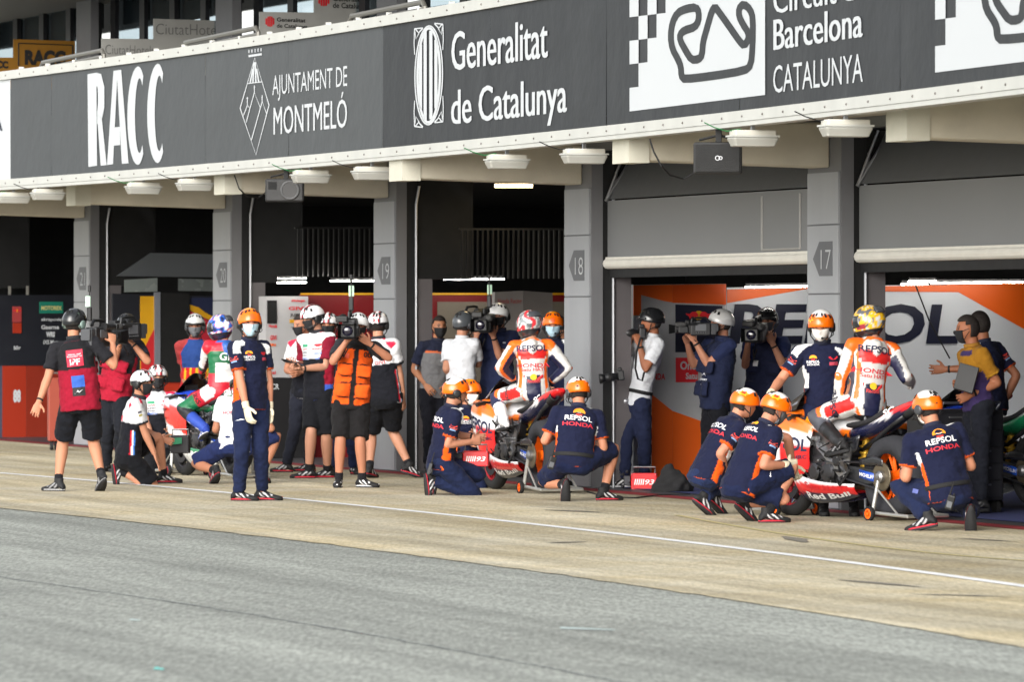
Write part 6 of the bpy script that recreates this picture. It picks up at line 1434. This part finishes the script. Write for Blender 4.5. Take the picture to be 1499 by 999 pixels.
    obj('sprocket', bm, mat('sprocket_bronze', (120, 110, 92), .4, metal=.8, var=.2), t)
    bm = BM(); lathe(bm, [(.052, 0), (.05, .03), (.03, .045), (.012, .05)], (0, .163, ZR), (0, 1, 0), 20); lathe(bm, [(.05, 0), (.03, .04)], (0, -.163, ZR), (0, -1, 0), 20); obj('axle_nut', bm, M_MET, t)
    bm = BM()
    for z0, z1 in ((ZR + .118, .49), (ZR - .118, .36)): tube(bm, [V(0, .157, z0), V(.56, .157, z1)], .010, 6)
    obj('chain', bm, M_DMET, t)
    sheet('chain_guard', between([(.30, .52), (.12, .55), (-.02, .52)], [(.30, .47), (.12, .47), (-.02, .46)], lambda u, v: .165), 6, 3, .004, lambda x, z: (30, 31, 34), t)
    # bodywork colours
    Wt, Or, Yl, Rd, Nv = (232, 232, 234), (246, 116, 22), (250, 166, 26), (224, 34, 38), (28, 31, 60)
    if hon:
        def c_side(x, z):
            k = z - (.66 + (x - 1.1) * .10)
            return Or if k > .085 else (Wt if k > -.035 else (Rd if x < 1.28 else Wt))
        def c_belly(x, z): return Wt if z > .30 - (1.1 - x) * .03 else (Rd if z > .215 else Nv)
        def c_nose(p): return (Yl if p.x > 1.42 else Or) if p.z > .80 else (Wt if p.z > .70 else Rd)
        def c_tank(p): return Yl if p.x > .70 and abs(p.y) < .2 and p.z > .80 else (Wt if p.z > .76 else Or)
        def c_tail(p): return Or if abs(p.y) < .05 and p.x > .1 else (Rd if p.z > .86 + (.2 - p.x) * .19 else (Wt if p.z > .83 + (.2 - p.x) * .17 and p.x > -.1 else Nv))
    else:
        def c_side(x, z): return (206, 212, 226) if z > .77 else ((226, 52, 44) if z > .50 + (x - 1.1) * .4 else ((232, 232, 232) if z > .44 else (30, 130, 84)))
        def c_belly(x, z): return (34, 128, 84) if z > .27 else (226, 228, 228)
        def c_nose(p): return (40, 76, 200) if p.z > .80 else ((226, 228, 232) if p.z > .74 else (224, 46, 42))
        def c_tank(p): return (206, 40, 50) if p.z > .86 else ((230, 230, 232) if p.z > .78 else (26, 130, 84))
        def c_tail(p): return (206, 40, 50) if p.z > .89 + (.2 - p.x) * .19 else ((232, 232, 232) if p.z > .85 + (.2 - p.x) * .18 else (28, 120, 78))
    X, Z = V(0, 1, 0), V(0, 0, 1)
    loft_obj('nose_fairing', [(V(1.76, 0, .79), X, Z, .015, .012, .02), (V(1.72, 0, .80), X, Z, .075, .035, .07), (V(1.62, 0, .815), X, Z, .14, .06, .13), (V(1.48, 0, .83), X, Z, .19, .09, .18), (V(1.32, 0, .84), X, Z, .225, .10, .16), (V(1.20, 0, .84), X, Z, .235, .09, .10)], t, M_PAINT, c_nose)
    sc = lambda u, v: V(1.58 - .44 * u, (v - .5) * (.22 + .16 * u), .885 + .24 * u ** .8 - (abs(v - .5) * 2) ** 2 * (.05 + .15 * u))
    bm = BM(); grid(bm, [[sc(i / 10, j / 10) for j in range(11)] for i in range(11)]); bmesh.ops.solidify(bm, geom=list(bm.faces), thickness=.005); obj('windscreen', bm, M_SCREEN, t, True)
    for sg in (-1, 1):
        sd = between([(1.52, .86), (1.30, .90), (1.10, .87), (.92, .80)], [(1.52, .62), (1.36, .42), (1.14, .36), (.98, .40)], lambda u, v: sg * (.15 + .10 * math.sin(math.pi * min(1, .22 + u * .75)) + .035 * math.sin(math.pi * v) - .04 * v * (1 - u)))
        sp_ = sheet('side_fairing', sd, 22, 16, .008, c_side, t)
        if hon:
            a, b = (.12, .95) if sg > 0 else (.95, .12); on_sheet(sd, 'REPSOL', a, b, .56, .33, M_TEXTN, sp_, .03); on_sheet(sd, 'HRC', a * .3 + b * .7, b, .72, .64, M_TEXTN, sp_)
        else: 
            a, b = (.3, .9) if sg > 0 else (.9, .3); on_sheet(sd, 'CASTROL', a, b, .85, .70, M_TEXTW, sp_)
        for k in range(2):
            wg = lambda u, v: V(1.52 - .20 * u, sg * (.20 + .13 * v), .74 - .10 * k - .03 * v + .02 * u); bm = BM(); grid(bm, [[wg(i / 4, j / 3) for j in range(4)] for i in range(5)]); bmesh.ops.solidify(bm, geom=list(bm.faces), thickness=.010); obj('winglet', bm, M_CARB, t, True)
        bl = between([(1.22, .40), (1.0, .345), (.70, .31), (.36, .305)], [(1.18, .17), (1.0, .13), (.70, .14), (.40, .20)], lambda u, v: sg * ((.17 + .03 * math.sin(math.pi * u)) * (1 - .55 * v ** 2.2)))
        bp_ = sheet('belly_pan', bl, 24, 10, .008, c_belly, t); a, b = (.12, .90) if sg > 0 else (.90, .12)
        if hon: on_sheet(bl, 'Satu HATI', a + (b - a) * .25, b, .40, .14, M_TEXTR, bp_, .02); on_sheet(bl, 'Red Bull', a + (b - a) * .22, b, .82, .55, M_TEXTW, bp_, .03)
        else: on_sheet(bl, 'CASTROL', a, b, .40, .15, M_TEXTW, bp_, .02)
    loft_obj('fuel_tank', [(V(1.12, 0, .80), X, Z, .10, .06, .06), (V(1.06, 0, .81), X, Z, .155, .12, .09), (V(.90, 0, .80), X, Z, .185, .155, .10), (V(.74, 0, .77), X, Z, .165, .15, .10), (V(.60, 0, .76), X, Z, .11, .11, .08), (V(.50, 0, .76), X, Z, .08, .08, .06)], t, M_PAINT, c_tank)
    loft_obj('seat', [(V(.56, 0, .80), X, Z, .10, .03, .03), (V(.42, 0, .81), X, Z, .14, .035, .04), (V(.24, 0, .84), X, Z, .14, .04, .04), (V(.10, 0, .90), X, Z, .12, .05, .05), (V(.05, 0, .92), X, Z, .08, .04, .04)], t, mat('seat_foam', (30, 30, 33), .85, bump=.3))
    tl = loft_obj('tail_unit', [(V(.52, 0, .74), X, Z, .10, .05, .07), (V(.36, 0, .76), X, Z, .135, .05, .08), (V(.16, 0, .81), X, Z, .140, .06, .08), (V(-.04, 0, .90), X, Z, .120, .07, .075), (V(-.22, 0, .965), X, Z, .095, .055, .06), (V(-.36, 0, 1.01), X, Z, .065, .03, .035), (V(-.40, 0, 1.02), X, Z, .03, .012, .015)], t, M_PAINT, c_tail)
    bm = BM(); vf = text2d('SC' if hon else 'GIVI', .03); wd = vf[0][:, 0].max(); put2d(bm, vf, lambda x, y: V(.02 - .12 * x / wd, .128 - .02 * x / wd, .885 + .04 * x / wd + .055 * y)); flat('lettering', bm, M_TEXTW, tl)
    bm = BM()
    for sg in (-1, 1): tube(bm, [V(1.19, sg * .12, .88), V(1.12, sg * .22, .875), V(1.05, sg * .34, .855)], .013, 10); tube(bm, [V(1.11, sg * .23, .875), V(1.045, sg * .345, .853)], .019, 10)
    tube(bm, [V(1.24, -.10, .94), V(1.24, .10, .94)], .012, 8); box(bm, (1.28, 0, .95), (.03, .16, .09), bev=.01); obj('handlebar', bm, M_MBLACK, t)
    bm = BM()
    for sg in (-1, 1): tube(bm, [V(1.17, sg * .16, .885), V(1.17, sg * .25, .89), V(1.10, sg * .37, .865)], .007, 6); tube(bm, [V(1.20, sg * .20, .87), V(1.20, sg * .34, .86), V(1.10, sg * .375, .855)], .010, 6)
    obj('lever', bm, M_MET, t)
    bm = BM()
    for sg in (-1, 1): tube(bm, [V(.47, sg * .16, .53), V(.47, sg * .27, .535)], .012, 8); prism(bm, [(.54, sg * .15, .50), (.44, sg * .15, .47), (.40, sg * .15, .60), (.48, sg * .15, .66)], (0, sg * .012, 0)); tube(bm, [V(.50, sg * .17, .50), V(.62, sg * .18, .48), V(.66, sg * .24, .48)], .008, 6)
    obj('foot_peg', bm, M_MET, t)
    bm = BM(); tube(bm, [V(.45, .03, .58), V(.20, .04, .70), V(0, .04, .82), V(-.16, .035, .90)], [.020, .022, .026, .032], 14); lathe(bm, [(.032, 0), (.044, .05), (.050, .14), (.052, .17), (.042, .172), (.036, .10), (.02, .08)], (-.16, .035, .90), (-.85, 0, .36), 24); obj('exhaust', bm, M_CARB, t, True)
    bm = BM(); tube(bm, [V(.80, -.14, .28), V(.50, -.17, .26), (V(.20, -.19, .34)), V(.05, -.20, .40)], [.03, .034, .04, .045], 14); obj('exhaust', bm, M_TITAN, t, True)
    bm = BM(); tube(bm, [V(.44, 0, .44), V(.40, 0, .70)], .035, 12); torus(bm, (.43, 0, .52), (-.04, 0, .26), .045, .010, 20, 8); torus(bm, (.42, 0, .57), (-.04, 0, .26), .045, .010, 20, 8); torus(bm, (.415, 0, .62), (-.04, 0, .26), .045, .010, 20, 8); obj('shock_absorber', bm, mat('spring_gold', (190, 150, 50), .4, metal=.6), t)
    sheet('tank_cover', between([(.62, .72), (.44, .70), (.30, .73)], [(.62, .58), (.46, .55), (.34, .60)], lambda u, v: .155), 4, 3, .006, lambda x, z: (34, 35, 40), t)
    return t
def stand(label, bike, front=False, rimm=M_RIMO):
    t = thing('paddock_stand', label, 'paddock stand', bike.location, bike.rotation_euler.z, 'paddock stands'); x0 = 1.44 if front else 0.0; s_ = 1 if front else -1
    bm = BM(); zz = .33 if front else .36; hw = .16 if front else .19
    for sg in (-1, 1): tube(bm, [V(x0, sg * hw, zz), V(x0 - .05 * s_, sg * (hw + .03), .06)], .018, 10); tube(bm, [V(x0 - .04 * s_, sg * (hw + .03), .07), V(x0 + .42 * s_, sg * (hw + .02), .05)], .016, 10); tube(bm, [V(x0, sg * (hw + .005), .26), V(x0 + .30 * s_, sg * (hw + .02), .05)], .009, 8)
    tube(bm, [V(x0 + .42 * s_, -hw - .03, .05), V(x0 + .42 * s_, hw + .03, .05)], .016, 10); obj('stand_frame', bm, mat('stand_steel', (186, 186, 182), .35, metal=.75), t)
    for sg in (-1, 1):
        bm = BM(); c = V(x0 - .05 * s_, sg * (hw + .065), .062); lathe(bm, [(.044, -.018), (.058, -.02), (.062, -.012), (.062, .012), (.058, .02), (.044, .018)], c, (0, 1, 0), 26, True); w_ = obj('castor_wheel', bm, M_RUB, t, True)
        bm = BM(); lathe(bm, [(.045, -.014), (.045, .014), (.030, .016), (.030, -.016)], c, (0, 1, 0), 24, True); lathe(bm, [(.013, -.02), (.013, .02)], c, (0, 1, 0), 12)
        for k in range(5): a = k * 2 * math.pi / 5; tube(bm, [c, c + V(.036 * math.cos(a), 0, .036 * math.sin(a))], .006, 6)
        obj('hub', bm, rimm, w_)
    return t
def ground_at(px, Y): return V((px - 749.5) / FPX * Y, Y, 0)
b93 = make_bike('orange and white race bike in the middle under the red and grey helmet', ground_at(800, 55.75), 20.5, 'orange'); stand('rear paddock stand with orange wheels under the central bike', b93)
b44 = make_bike('orange and white race bike at the right under the yellow helmet', ground_at(1312, 48.3), 35, 'orange'); stand('rear paddock stand with orange wheels under the bike at the right', b44); stand('front paddock stand with orange wheels under the bike at the right', b44, True)
blc = make_bike('blue, red, white and green race bike at the left under the rider in green leathers', ground_at(345, 60.85), 25, 'green'); stand('rear paddock stand with dark red wheels under the green bike', blc, False, mat('castor_red', (130, 26, 40), .5)); stand('front paddock stand with dark red wheels under the green bike', blc, True, mat('castor_red', (130, 26, 40), .5))
def copy_tree(o, parent=None):
    c = o.copy(); COL.objects.link(c)
    if parent is not None: c.parent = parent
    for ch in list(o.children): copy_tree(ch, c)
    return c
sp1 = copy_tree(b44); sp1.location = ground_at(1418, 51.6); sp1.rotation_euler.z = b44.rotation_euler.z + math.radians(38); sp1['label'] = 'spare race bike in the shade inside the right garage behind the yellow helmet rider'
sp2 = copy_tree(blc); sp2.location = ground_at(1520, 50.2); sp2.rotation_euler.z = b44.rotation_euler.z - math.radians(4); sp2['label'] = 'dark race bike partly cut off by the right edge inside the garage'
# ================================================================== CAMERAS AND LOOSE THINGS
M_CAM = mat('camera_black', (30, 31, 34), .45, var=.15, scale=20); M_LENS = mat('lens_glass', (24, 22, 40), .05, coat=1, var=0); M_FOAM = mat('foam_grey', (74, 74, 74), .95, bump=.8, bscale=200)
def eng_camera(label, px, py, Y, yaw, pitch=0, mic=True, aerial=False, sc=1.0):
    """broadcast camera, lens towards local +y"""
    t = thing('video_camera', label, 'video camera', P(px, py, Y), 0, 'broadcast video cameras'); t.rotation_euler = (math.radians(pitch), 0, math.radians(yaw)); t.scale = (sc, sc, sc)
    bm = BM(); box(bm, (0, -.05, 0), (.115, .26, .17), bev=.014); box(bm, (0, .09, .0), (.10, .06, .12), bev=.01); obj('body', bm, M_CAM, t)
    bm = BM(); lathe(bm, [(.045, 0), (.05, .02), (.055, .06), (.046, .065), (.046, .10), (.056, .105), (.058, .16), (.05, .165)], (0, .11, 0), (0, 1, 0), 28); box(bm, (-.07, .18, -.01), (.05, .13, .09), bev=.012); obj('lens', bm, M_CAM, t)
    bm = BM(); hx, hz = .078, .062; prism(bm, [(-.055, .27, -.05), (.055, .27, -.05), (.055, .27, .05), (-.055, .27, .05)], (0, .02, 0))
    A = [V(-.05, .27, -.045), V(.05, .27, -.045), V(.05, .27, .045), V(-.05, .27, .045)]; Bq = [V(-hx, .36, -hz), V(hx, .36, -hz), V(hx, .36, hz), V(-hx, .36, hz)]
    for i in range(4):
        j = (i + 1) % 4; q = [bm.verts.new(p) for p in (A[i], A[j], Bq[j], Bq[i])]; bm.faces.new(q)
    bmesh.ops.solidify(bm, geom=[f for f in bm.faces][-4:], thickness=.006); obj('lens_hood', bm, M_MBLACK, t)
    bm = BM(); lathe(bm, [(.044, 0), (.04, .004), (.02, .010), (.001, .012)], (0, .292, 0), (0, 1, 0), 24); obj('front_element', bm, M_LENS, t, True)
    bm = BM(); tube(bm, [V(0, .07, .085), V(0, .06, .135), V(0, .0, .145), V(0, -.12, .145), V(0, -.16, .10)], .014, 8); obj('handle', bm, M_MBLACK, t)
    bm = BM(); lathe(bm, [(.026, 0), (.03, .04), (.024, .09), (.034, .12), (.036, .15)], (.08, .10, .09), (-.15, -1, .0), 20); box(bm, (.06, .12, .09), (.10, .05, .05), bev=.008); obj('viewfinder', bm, M_MBLACK, t)
    bm = BM(); box(bm, (0, -.22, .0), (.10, .07, .15), bev=.01); box(bm, (0, -.265, .02), (.09, .03, .10), bev=.006); obj('battery', bm, mat('battery_grey', (60, 62, 66), .5), t)
    bm = BM(); box(bm, (.06, -.05, .03), (.008, .12, .07), bev=.003); box(bm, (-.06, -.05, .02), (.008, .14, .09), bev=.003)
    for k in range(5): ball(bm, (-.065, -.11 + .03 * k, -.045), .008, 1)
    obj('side_controls', bm, M_MGREY, t)
    if mic:
        bm = BM(); tube(bm, [V(-.08, .0, .06), V(-.08, .16, .06)], .011, 8); obj('microphone', bm, M_MBLACK, t); bm = BM(); lathe(bm, [(.012, 0), (.030, .02), (.034, .06), (.030, .13), (.014, .15)], (-.08, .14, .06), (0, 1, 0), 18); obj('windshield_foam', bm, M_FOAM, t, True)
    if aerial:
        bm = BM(); box(bm, (0, -.20, .20), (.04, .035, .12), bev=.008); tube(bm, [V(0, -.20, .24), V(0, -.20, .40)], .005, 6); box(bm, (0, -.20, .42), (.024, .024, .06), bev=.006); a_ = obj('aerial', bm, M_MBLACK, t)
        bm = BM(); box(bm, (0, -.228, .31), (.045, .006, .09)); obj('aerial_label', bm, mat('label_green', (190, 226, 200), .6), a_)
    bm = BM(); tube(bm, [V(.04, -.2, -.06), V(.09, -.24, -.16), (V(.06, -.1, -.24)), V(0, .04, -.14)], .006, 6); obj('cable', bm, M_RUB, t)
    return t
eng_camera('large shoulder camera with tall aerial carried by the man in the IPF vest', 147, 494, 56.6, -24, 0, True, True, 1.15)
eng_camera('black video camera with foam microphone aimed this way beside pillar 21', 184, 486, 63.0, 142, -2, True, False, 1.1)
eng_camera('black video camera on the shoulder of the orange vest cameraman', 512, 482, 57.35, 178, -3, False, True, 1.2)
eng_camera('black video camera held in front of the grey display cabinet', 711, 474, 61.45, 170, -3, True, True, 1.15)
eng_camera('black shoulder camera seen from behind beside the white shirt cameraman', 694, 470, 61.9, -30, 4, True, False, 1.1)
eng_camera('black video camera pointing left before the energy drink panel', 1020, 482, 57.65, 92, 0, True, False, .78)
eng_camera('black video camera pointing this way before the giant letter E', 1109, 488, 58.2, 166, -3, True, False, 1.15)
def stills(label, px, py, Y, yaw, pitch=0, sc=1.0):
    t = thing('stills_camera', label, 'stills camera', P(px, py, Y), 0, 'stills cameras'); t.rotation_euler = (math.radians(pitch), 0, math.radians(yaw)); t.scale = (sc, sc, sc)
    bm = BM(); box(bm, (0, 0, 0), (.15, .075, .12), bev=.016); box(bm, (0, .01, .075), (.06, .06, .045), bev=.014); box(bm, (.055, .035, 0), (.035, .05, .10), bev=.012); obj('body', bm, M_CAM, t)
    bm = BM(); lathe(bm, [(.04, 0), (.042, .05), (.05, .055), (.05, .13), (.046, .135), (.046, .16)], (0, .035, -.005), (0, 1, 0), 26); obj('lens', bm, M_CAM, t, True)
    bm = BM(); lathe(bm, [(.048, 0), (.06, .07), (.056, .07), (.044, .0)], (0, .19, -.005), (0, 1, 0), 26, True); obj('lens_hood', bm, M_MBLACK, t, True); bm = BM(); lathe(bm, [(.042, 0), (.02, .006), (.001, .007)], (0, .19, -.005), (0, 1, 0), 20); obj('front_element', bm, M_LENS, t, True)
    bm = BM(); lathe(bm, [(.051, 0), (.053, .005), (.053, .025), (.051, .03)], (0, .12, -.005), (0, 1, 0), 26, True); obj('zoom_ring', bm, M_RUB, t, True)
    return t
stills('stills camera raised to the eye of the photographer in the white shirt', 940, 488, 57.45, 94, 2, .95); stills('second stills camera hanging at the hip of the photographer in the white shirt', 909, 550, 57.1, 92, -8, .85)
bm = BM(); q = lambda x, y, d: P(x, y, 57.35 + d); tube(bm, [q(938, 494, -.14), q(932, 515, -.19), q(930, 540, -.21), q(934, 555, -.215), q(940, 558, -.215), q(943, 545, -.21)], .011, 6); tag(obj('camera_strap', bm, M_STRAP), 'black camera strap hanging over the white shirt of the photographer', 'strap')
# ---- red heater boxes and the dark starter box
def gear_box(label, loc, rz, c, words_, sz=(.20, .11, .15)):
    t = thing('tyre_heater_box', label, 'equipment box', loc, rz, 'equipment boxes by the bikes'); bm = BM(); box(bm, (0, 0, sz[2] / 2), sz, bev=.010); obj('case', bm, mat('case_%d' % c[0], c, .45), t)
    bm = BM()
    for sx in (-1, 1):
        for z in (.012, sz[2] - .012):
            for sy in (-1, 1): ball(bm, (sx * sz[0] * .46, sy * sz[1] / 2, z), .007, 1)
    o = obj('screws', bm, M_MET, t); o['kind'] = 'stuff'
    bm = BM()
    if words_[0] == '93':
        for k in range(5): prism(bm, [(sz[0] * (-.38 + .08 * k), -sz[1] / 2 - .003, sz[2] * .32), (sz[0] * (-.33 + .08 * k), -sz[1] / 2 - .003, sz[2] * .32), (sz[0] * (-.29 + .08 * k), -sz[1] / 2 - .003, sz[2] * .66), (sz[0] * (-.34 + .08 * k), -sz[1] / 2 - .003, sz[2] * .66)], (0, .002, 0))
        obj('stripes', bm, M_TEXTW, t)['kind'] = 'stuff'; bm = BM()
    vf = text2d(words_[0], .02, .25); wd = vf[0][:, 0].max(); put2d(bm, vf, lambda x, y: V(sz[0] * .04 + sz[0] * .36 * x / wd, -sz[1] / 2 - .003, sz[2] * .34 + sz[2] * .30 * y)); flat('lettering', bm, M_TEXTW, t)
    bm = BM(); z_ = sz[2]; tube(bm, [V(-sz[0] * .42, 0, z_), V(-sz[0] * .42, 0, z_ + .06), V(sz[0] * .42, 0, z_ + .06), V(sz[0] * .42, 0, z_)], .009, 8); obj('handle', bm, M_MET, t)
    bm = BM(); rnd = random.Random(5)
    lathe(bm, [(.035, 0), (.035, .05), (.02, .06)], (-sz[0] * .5 - .06, 0, sz[2] * .5), (1, 0, 0), 16); box(bm, (-sz[0] * .5 - .04, 0, sz[2] * .55), (.07, .09, .10), bev=.008)
    for k in range(9): ball(bm, (-sz[0] * .5 - rnd.uniform(.02, .12), rnd.uniform(-.06, .06), sz[2] * rnd.uniform(.2, 1.1)), rnd.uniform(.010, .02), 1)
    obj('motor', bm, M_DMET, t); return t
c93 = (226, 34, 42)
gear_box('red box lettered 93 held beside the front wheel of the central bike', P(697, 683, 55.35) , math.radians(-6), c93, ['93'], (.25, .13, .15)); gear_box('red box lettered 93 standing on the ground by the photographer', G(943, 718), math.radians(-4), c93, ['93'], (.26, .13, .17))
gear_box('dark box with green label held at the front wheel of the green bike', P(264, 664, 59.5), math.radians(-8), (34, 34, 37), [' '], (.20, .12, .19))
bm = BM(); yb = 59.5; prism(bm, [P(247, 652, yb - .09), P(266, 650, yb - .09), P(266, 641, yb - .09), P(247, 642, yb - .09)], (0, .01, 0)); ob = tag(obj('paper_label', bm, mat('label_castrol', (40, 130, 90), .6)), 'green and white label on the dark box by the green bike', 'label')
# ---- tablet, folder, radios, bag
def slab_thing(name, label, cat, pts, m, th=.012, edge_m=None):
    a, b, d = [P(*q) for q in pts]; c = b + d - a; n = (b - a).cross(d - a).normalized() * th; t = thing(name, label, cat, a); o = a.copy()
    bm = BM(); prism(bm, [a, b, c, d], n); bmesh.ops.bevel(bm, geom=list(bm.edges), offset=.004, segments=1, affect='EDGES'); obj('case', bm, m, t, org=o)
    bm = BM(); ins = lambda p: p + ((a + c) / 2 - p) * .08 - n * .25; prism(bm, [ins(a), ins(b), ins(c), ins(d)], n * .3); obj('screen', bm, edge_m or M_SCREEN, t, org=o); return t
slab_thing('tablet', 'dark tablet held flat by the tall man beside the white cabinet', 'tablet', [(411, 527, 60.7), (446, 538, 60.75), (424, 528, 61.0)], M_MBLACK)
slab_thing('folder', 'black folder with white edge held by the man in yellow and purple', 'folder', [(1396, 570, 49.35), (1424, 578, 49.3), (1406, 532, 49.4)], M_MBLACK, .03, M_WHITEP)
def radio(label, px, py, Y, rz):
    t = thing('walkie_talkie', label, 'radio', P(px, py, Y), math.radians(rz), 'belt radios'); t.rotation_euler = (math.radians(10), math.radians(18), math.radians(rz))
    bm = BM(); box(bm, (0, 0, 0), (.06, .038, .12), bev=.008); obj('body', bm, M_MBLACK, t); bm = BM(); tube(bm, [V(-.02, 0, .05), V(-.02, 0, .17)], [.007, .005], 8); lathe(bm, [(.008, 0), (.008, .02)], (.012, 0, .058), (0, 0, 1), 10); obj('antenna', bm, M_RUB, t)
    bm = BM(); box(bm, (0, -.020, -.015), (.042, .004, .05), bev=.002); obj('speaker_grille', bm, M_MGREY, t)
radio('black radio clipped to the belt of the mechanic furthest right', 1391, 736, 45.55, -10); radio('black radio on the back of the squatting mechanic at the central bike', 808, 678, 53.0, 8); radio('black radio on the hip of the mechanic kneeling by the central front wheel', 630, 688, 54.9, 70)
bm = BM(); g0 = G(985, 722); s = Src()
for k in range(1): s.loft('b', [(g0 + V(0, 0, .0), V(1, 0, 0), V(0, 1, 0), .20, .13, .13), (g0 + V(0, 0, .10), V(1, 0, 0), V(0, 1, 0), .22, .15, .15), (g0 + V(-.02, 0, .15), V(1, 0, 0), V(0, 1, 0), .15, .10, .10), (g0 + V(-.05, 0, .24), V(1, 0, 0), V(0, 1, 0), .06, .04, .04), (g0 + V(-.07, 0, .28), V(1, 0, 0), V(0, 1, 0), .02, .02, .02)], 24, 3)
co, no, f = remesh(s.v, s.f, .02, 2)
for i in range(len(co)): co[i] += no[i] * (.05 * noise.noise(Vector(co[i]) * 6) + .03 * noise.noise(Vector(co[i]) * 15))
me = mesh(co.tolist(), f); tag(link('soft_bag', me, mat('bag_black', (26, 26, 28), .9, bump=.4), None, True), 'crumpled black bag on the ground against the orange panel', 'bag')
bm = BM(); tube(bm, [G(860, 722) + V(0, 0, .01), G(885, 729) + V(0, 0, .01), G(930, 731) + V(0, 0, .01), G(965, 727) + V(0, 0, .01), G(1010, 726) + V(0, 0, .01)], .008, 6); tag(obj('ground_cable', bm, M_RUB), 'thin black cable lying on the ground in front of the red box', 'cable')
# ---- carts and tool chests
def trolley(label, px, Y, c, w_, h_, d_=.4, rz=0, drawers=0, wheels=True, nm='tool_trolley'):
    t = thing(nm, label, 'trolley', ground_at(px, Y), math.radians(rz), None); zb = .12 if wheels else .0; bm = BM(); box(bm, (0, 0, zb + (h_ - zb) / 2), (w_, d_, h_ - zb), bev=.015); obj('cabinet', bm, mat('trolley_%d_%d_%d' % c, c, .45), t)
    for k in range(drawers):
        hh = (h_ - zb - .06) / drawers; z = zb + .03 + hh * (k + .5); bm = BM(); box(bm, (0, -d_ / 2 - .008, z), (w_ - .06, .016, hh - .015), bev=.004); dr_ = obj('drawer', bm, mat('drawer_dark', (40, 40, 44), .4), t); bm = BM(); box(bm, (0, -d_ / 2 - .026, z + hh * .25), (w_ * .6, .012, .018), bev=.003); obj('handle', bm, M_MET, dr_)
    if wheels:
        for sx in (-1, 1):
            for sy in (-1, 1): bm = BM(); lathe(bm, [(.06, -.018), (.06, .018)], (sx * (w_ / 2 - .05), sy * (d_ / 2 - .05), .06), (1, 0, 0), 20); obj('wheel', bm, M_RUB, t)
    bm = BM(); tube(bm, [V(-w_ * .4, -d_ / 2, h_), V(-w_ * .4, -d_ / 2 - .06, h_ + .06), V(w_ * .4, -d_ / 2 - .06, h_ + .06), V(w_ * .4, -d_ / 2, h_)], .012, 8); obj('push_bar', bm, M_MET, t); return t
trolley('orange cart with upright handle between the IPF vest and pillar 21', 79, 74, (140, 52, 30), .16, .95, .25, 8)
trolley('small red chest standing at the foot of pillar 19', 553, 69.0, (150, 24, 36), .20, .42, .3, -18, 0, False, 'tool_chest'); trolley('black drawer chest in the shade of the right garage', 1398, 50.0, (30, 30, 33), .70, .92, .5, 24, 5)
trolley('dark low chest deep inside the garage right of pillar 19', 668, 66.5, (60, 58, 60), .5, .8, .4, 20, 3)
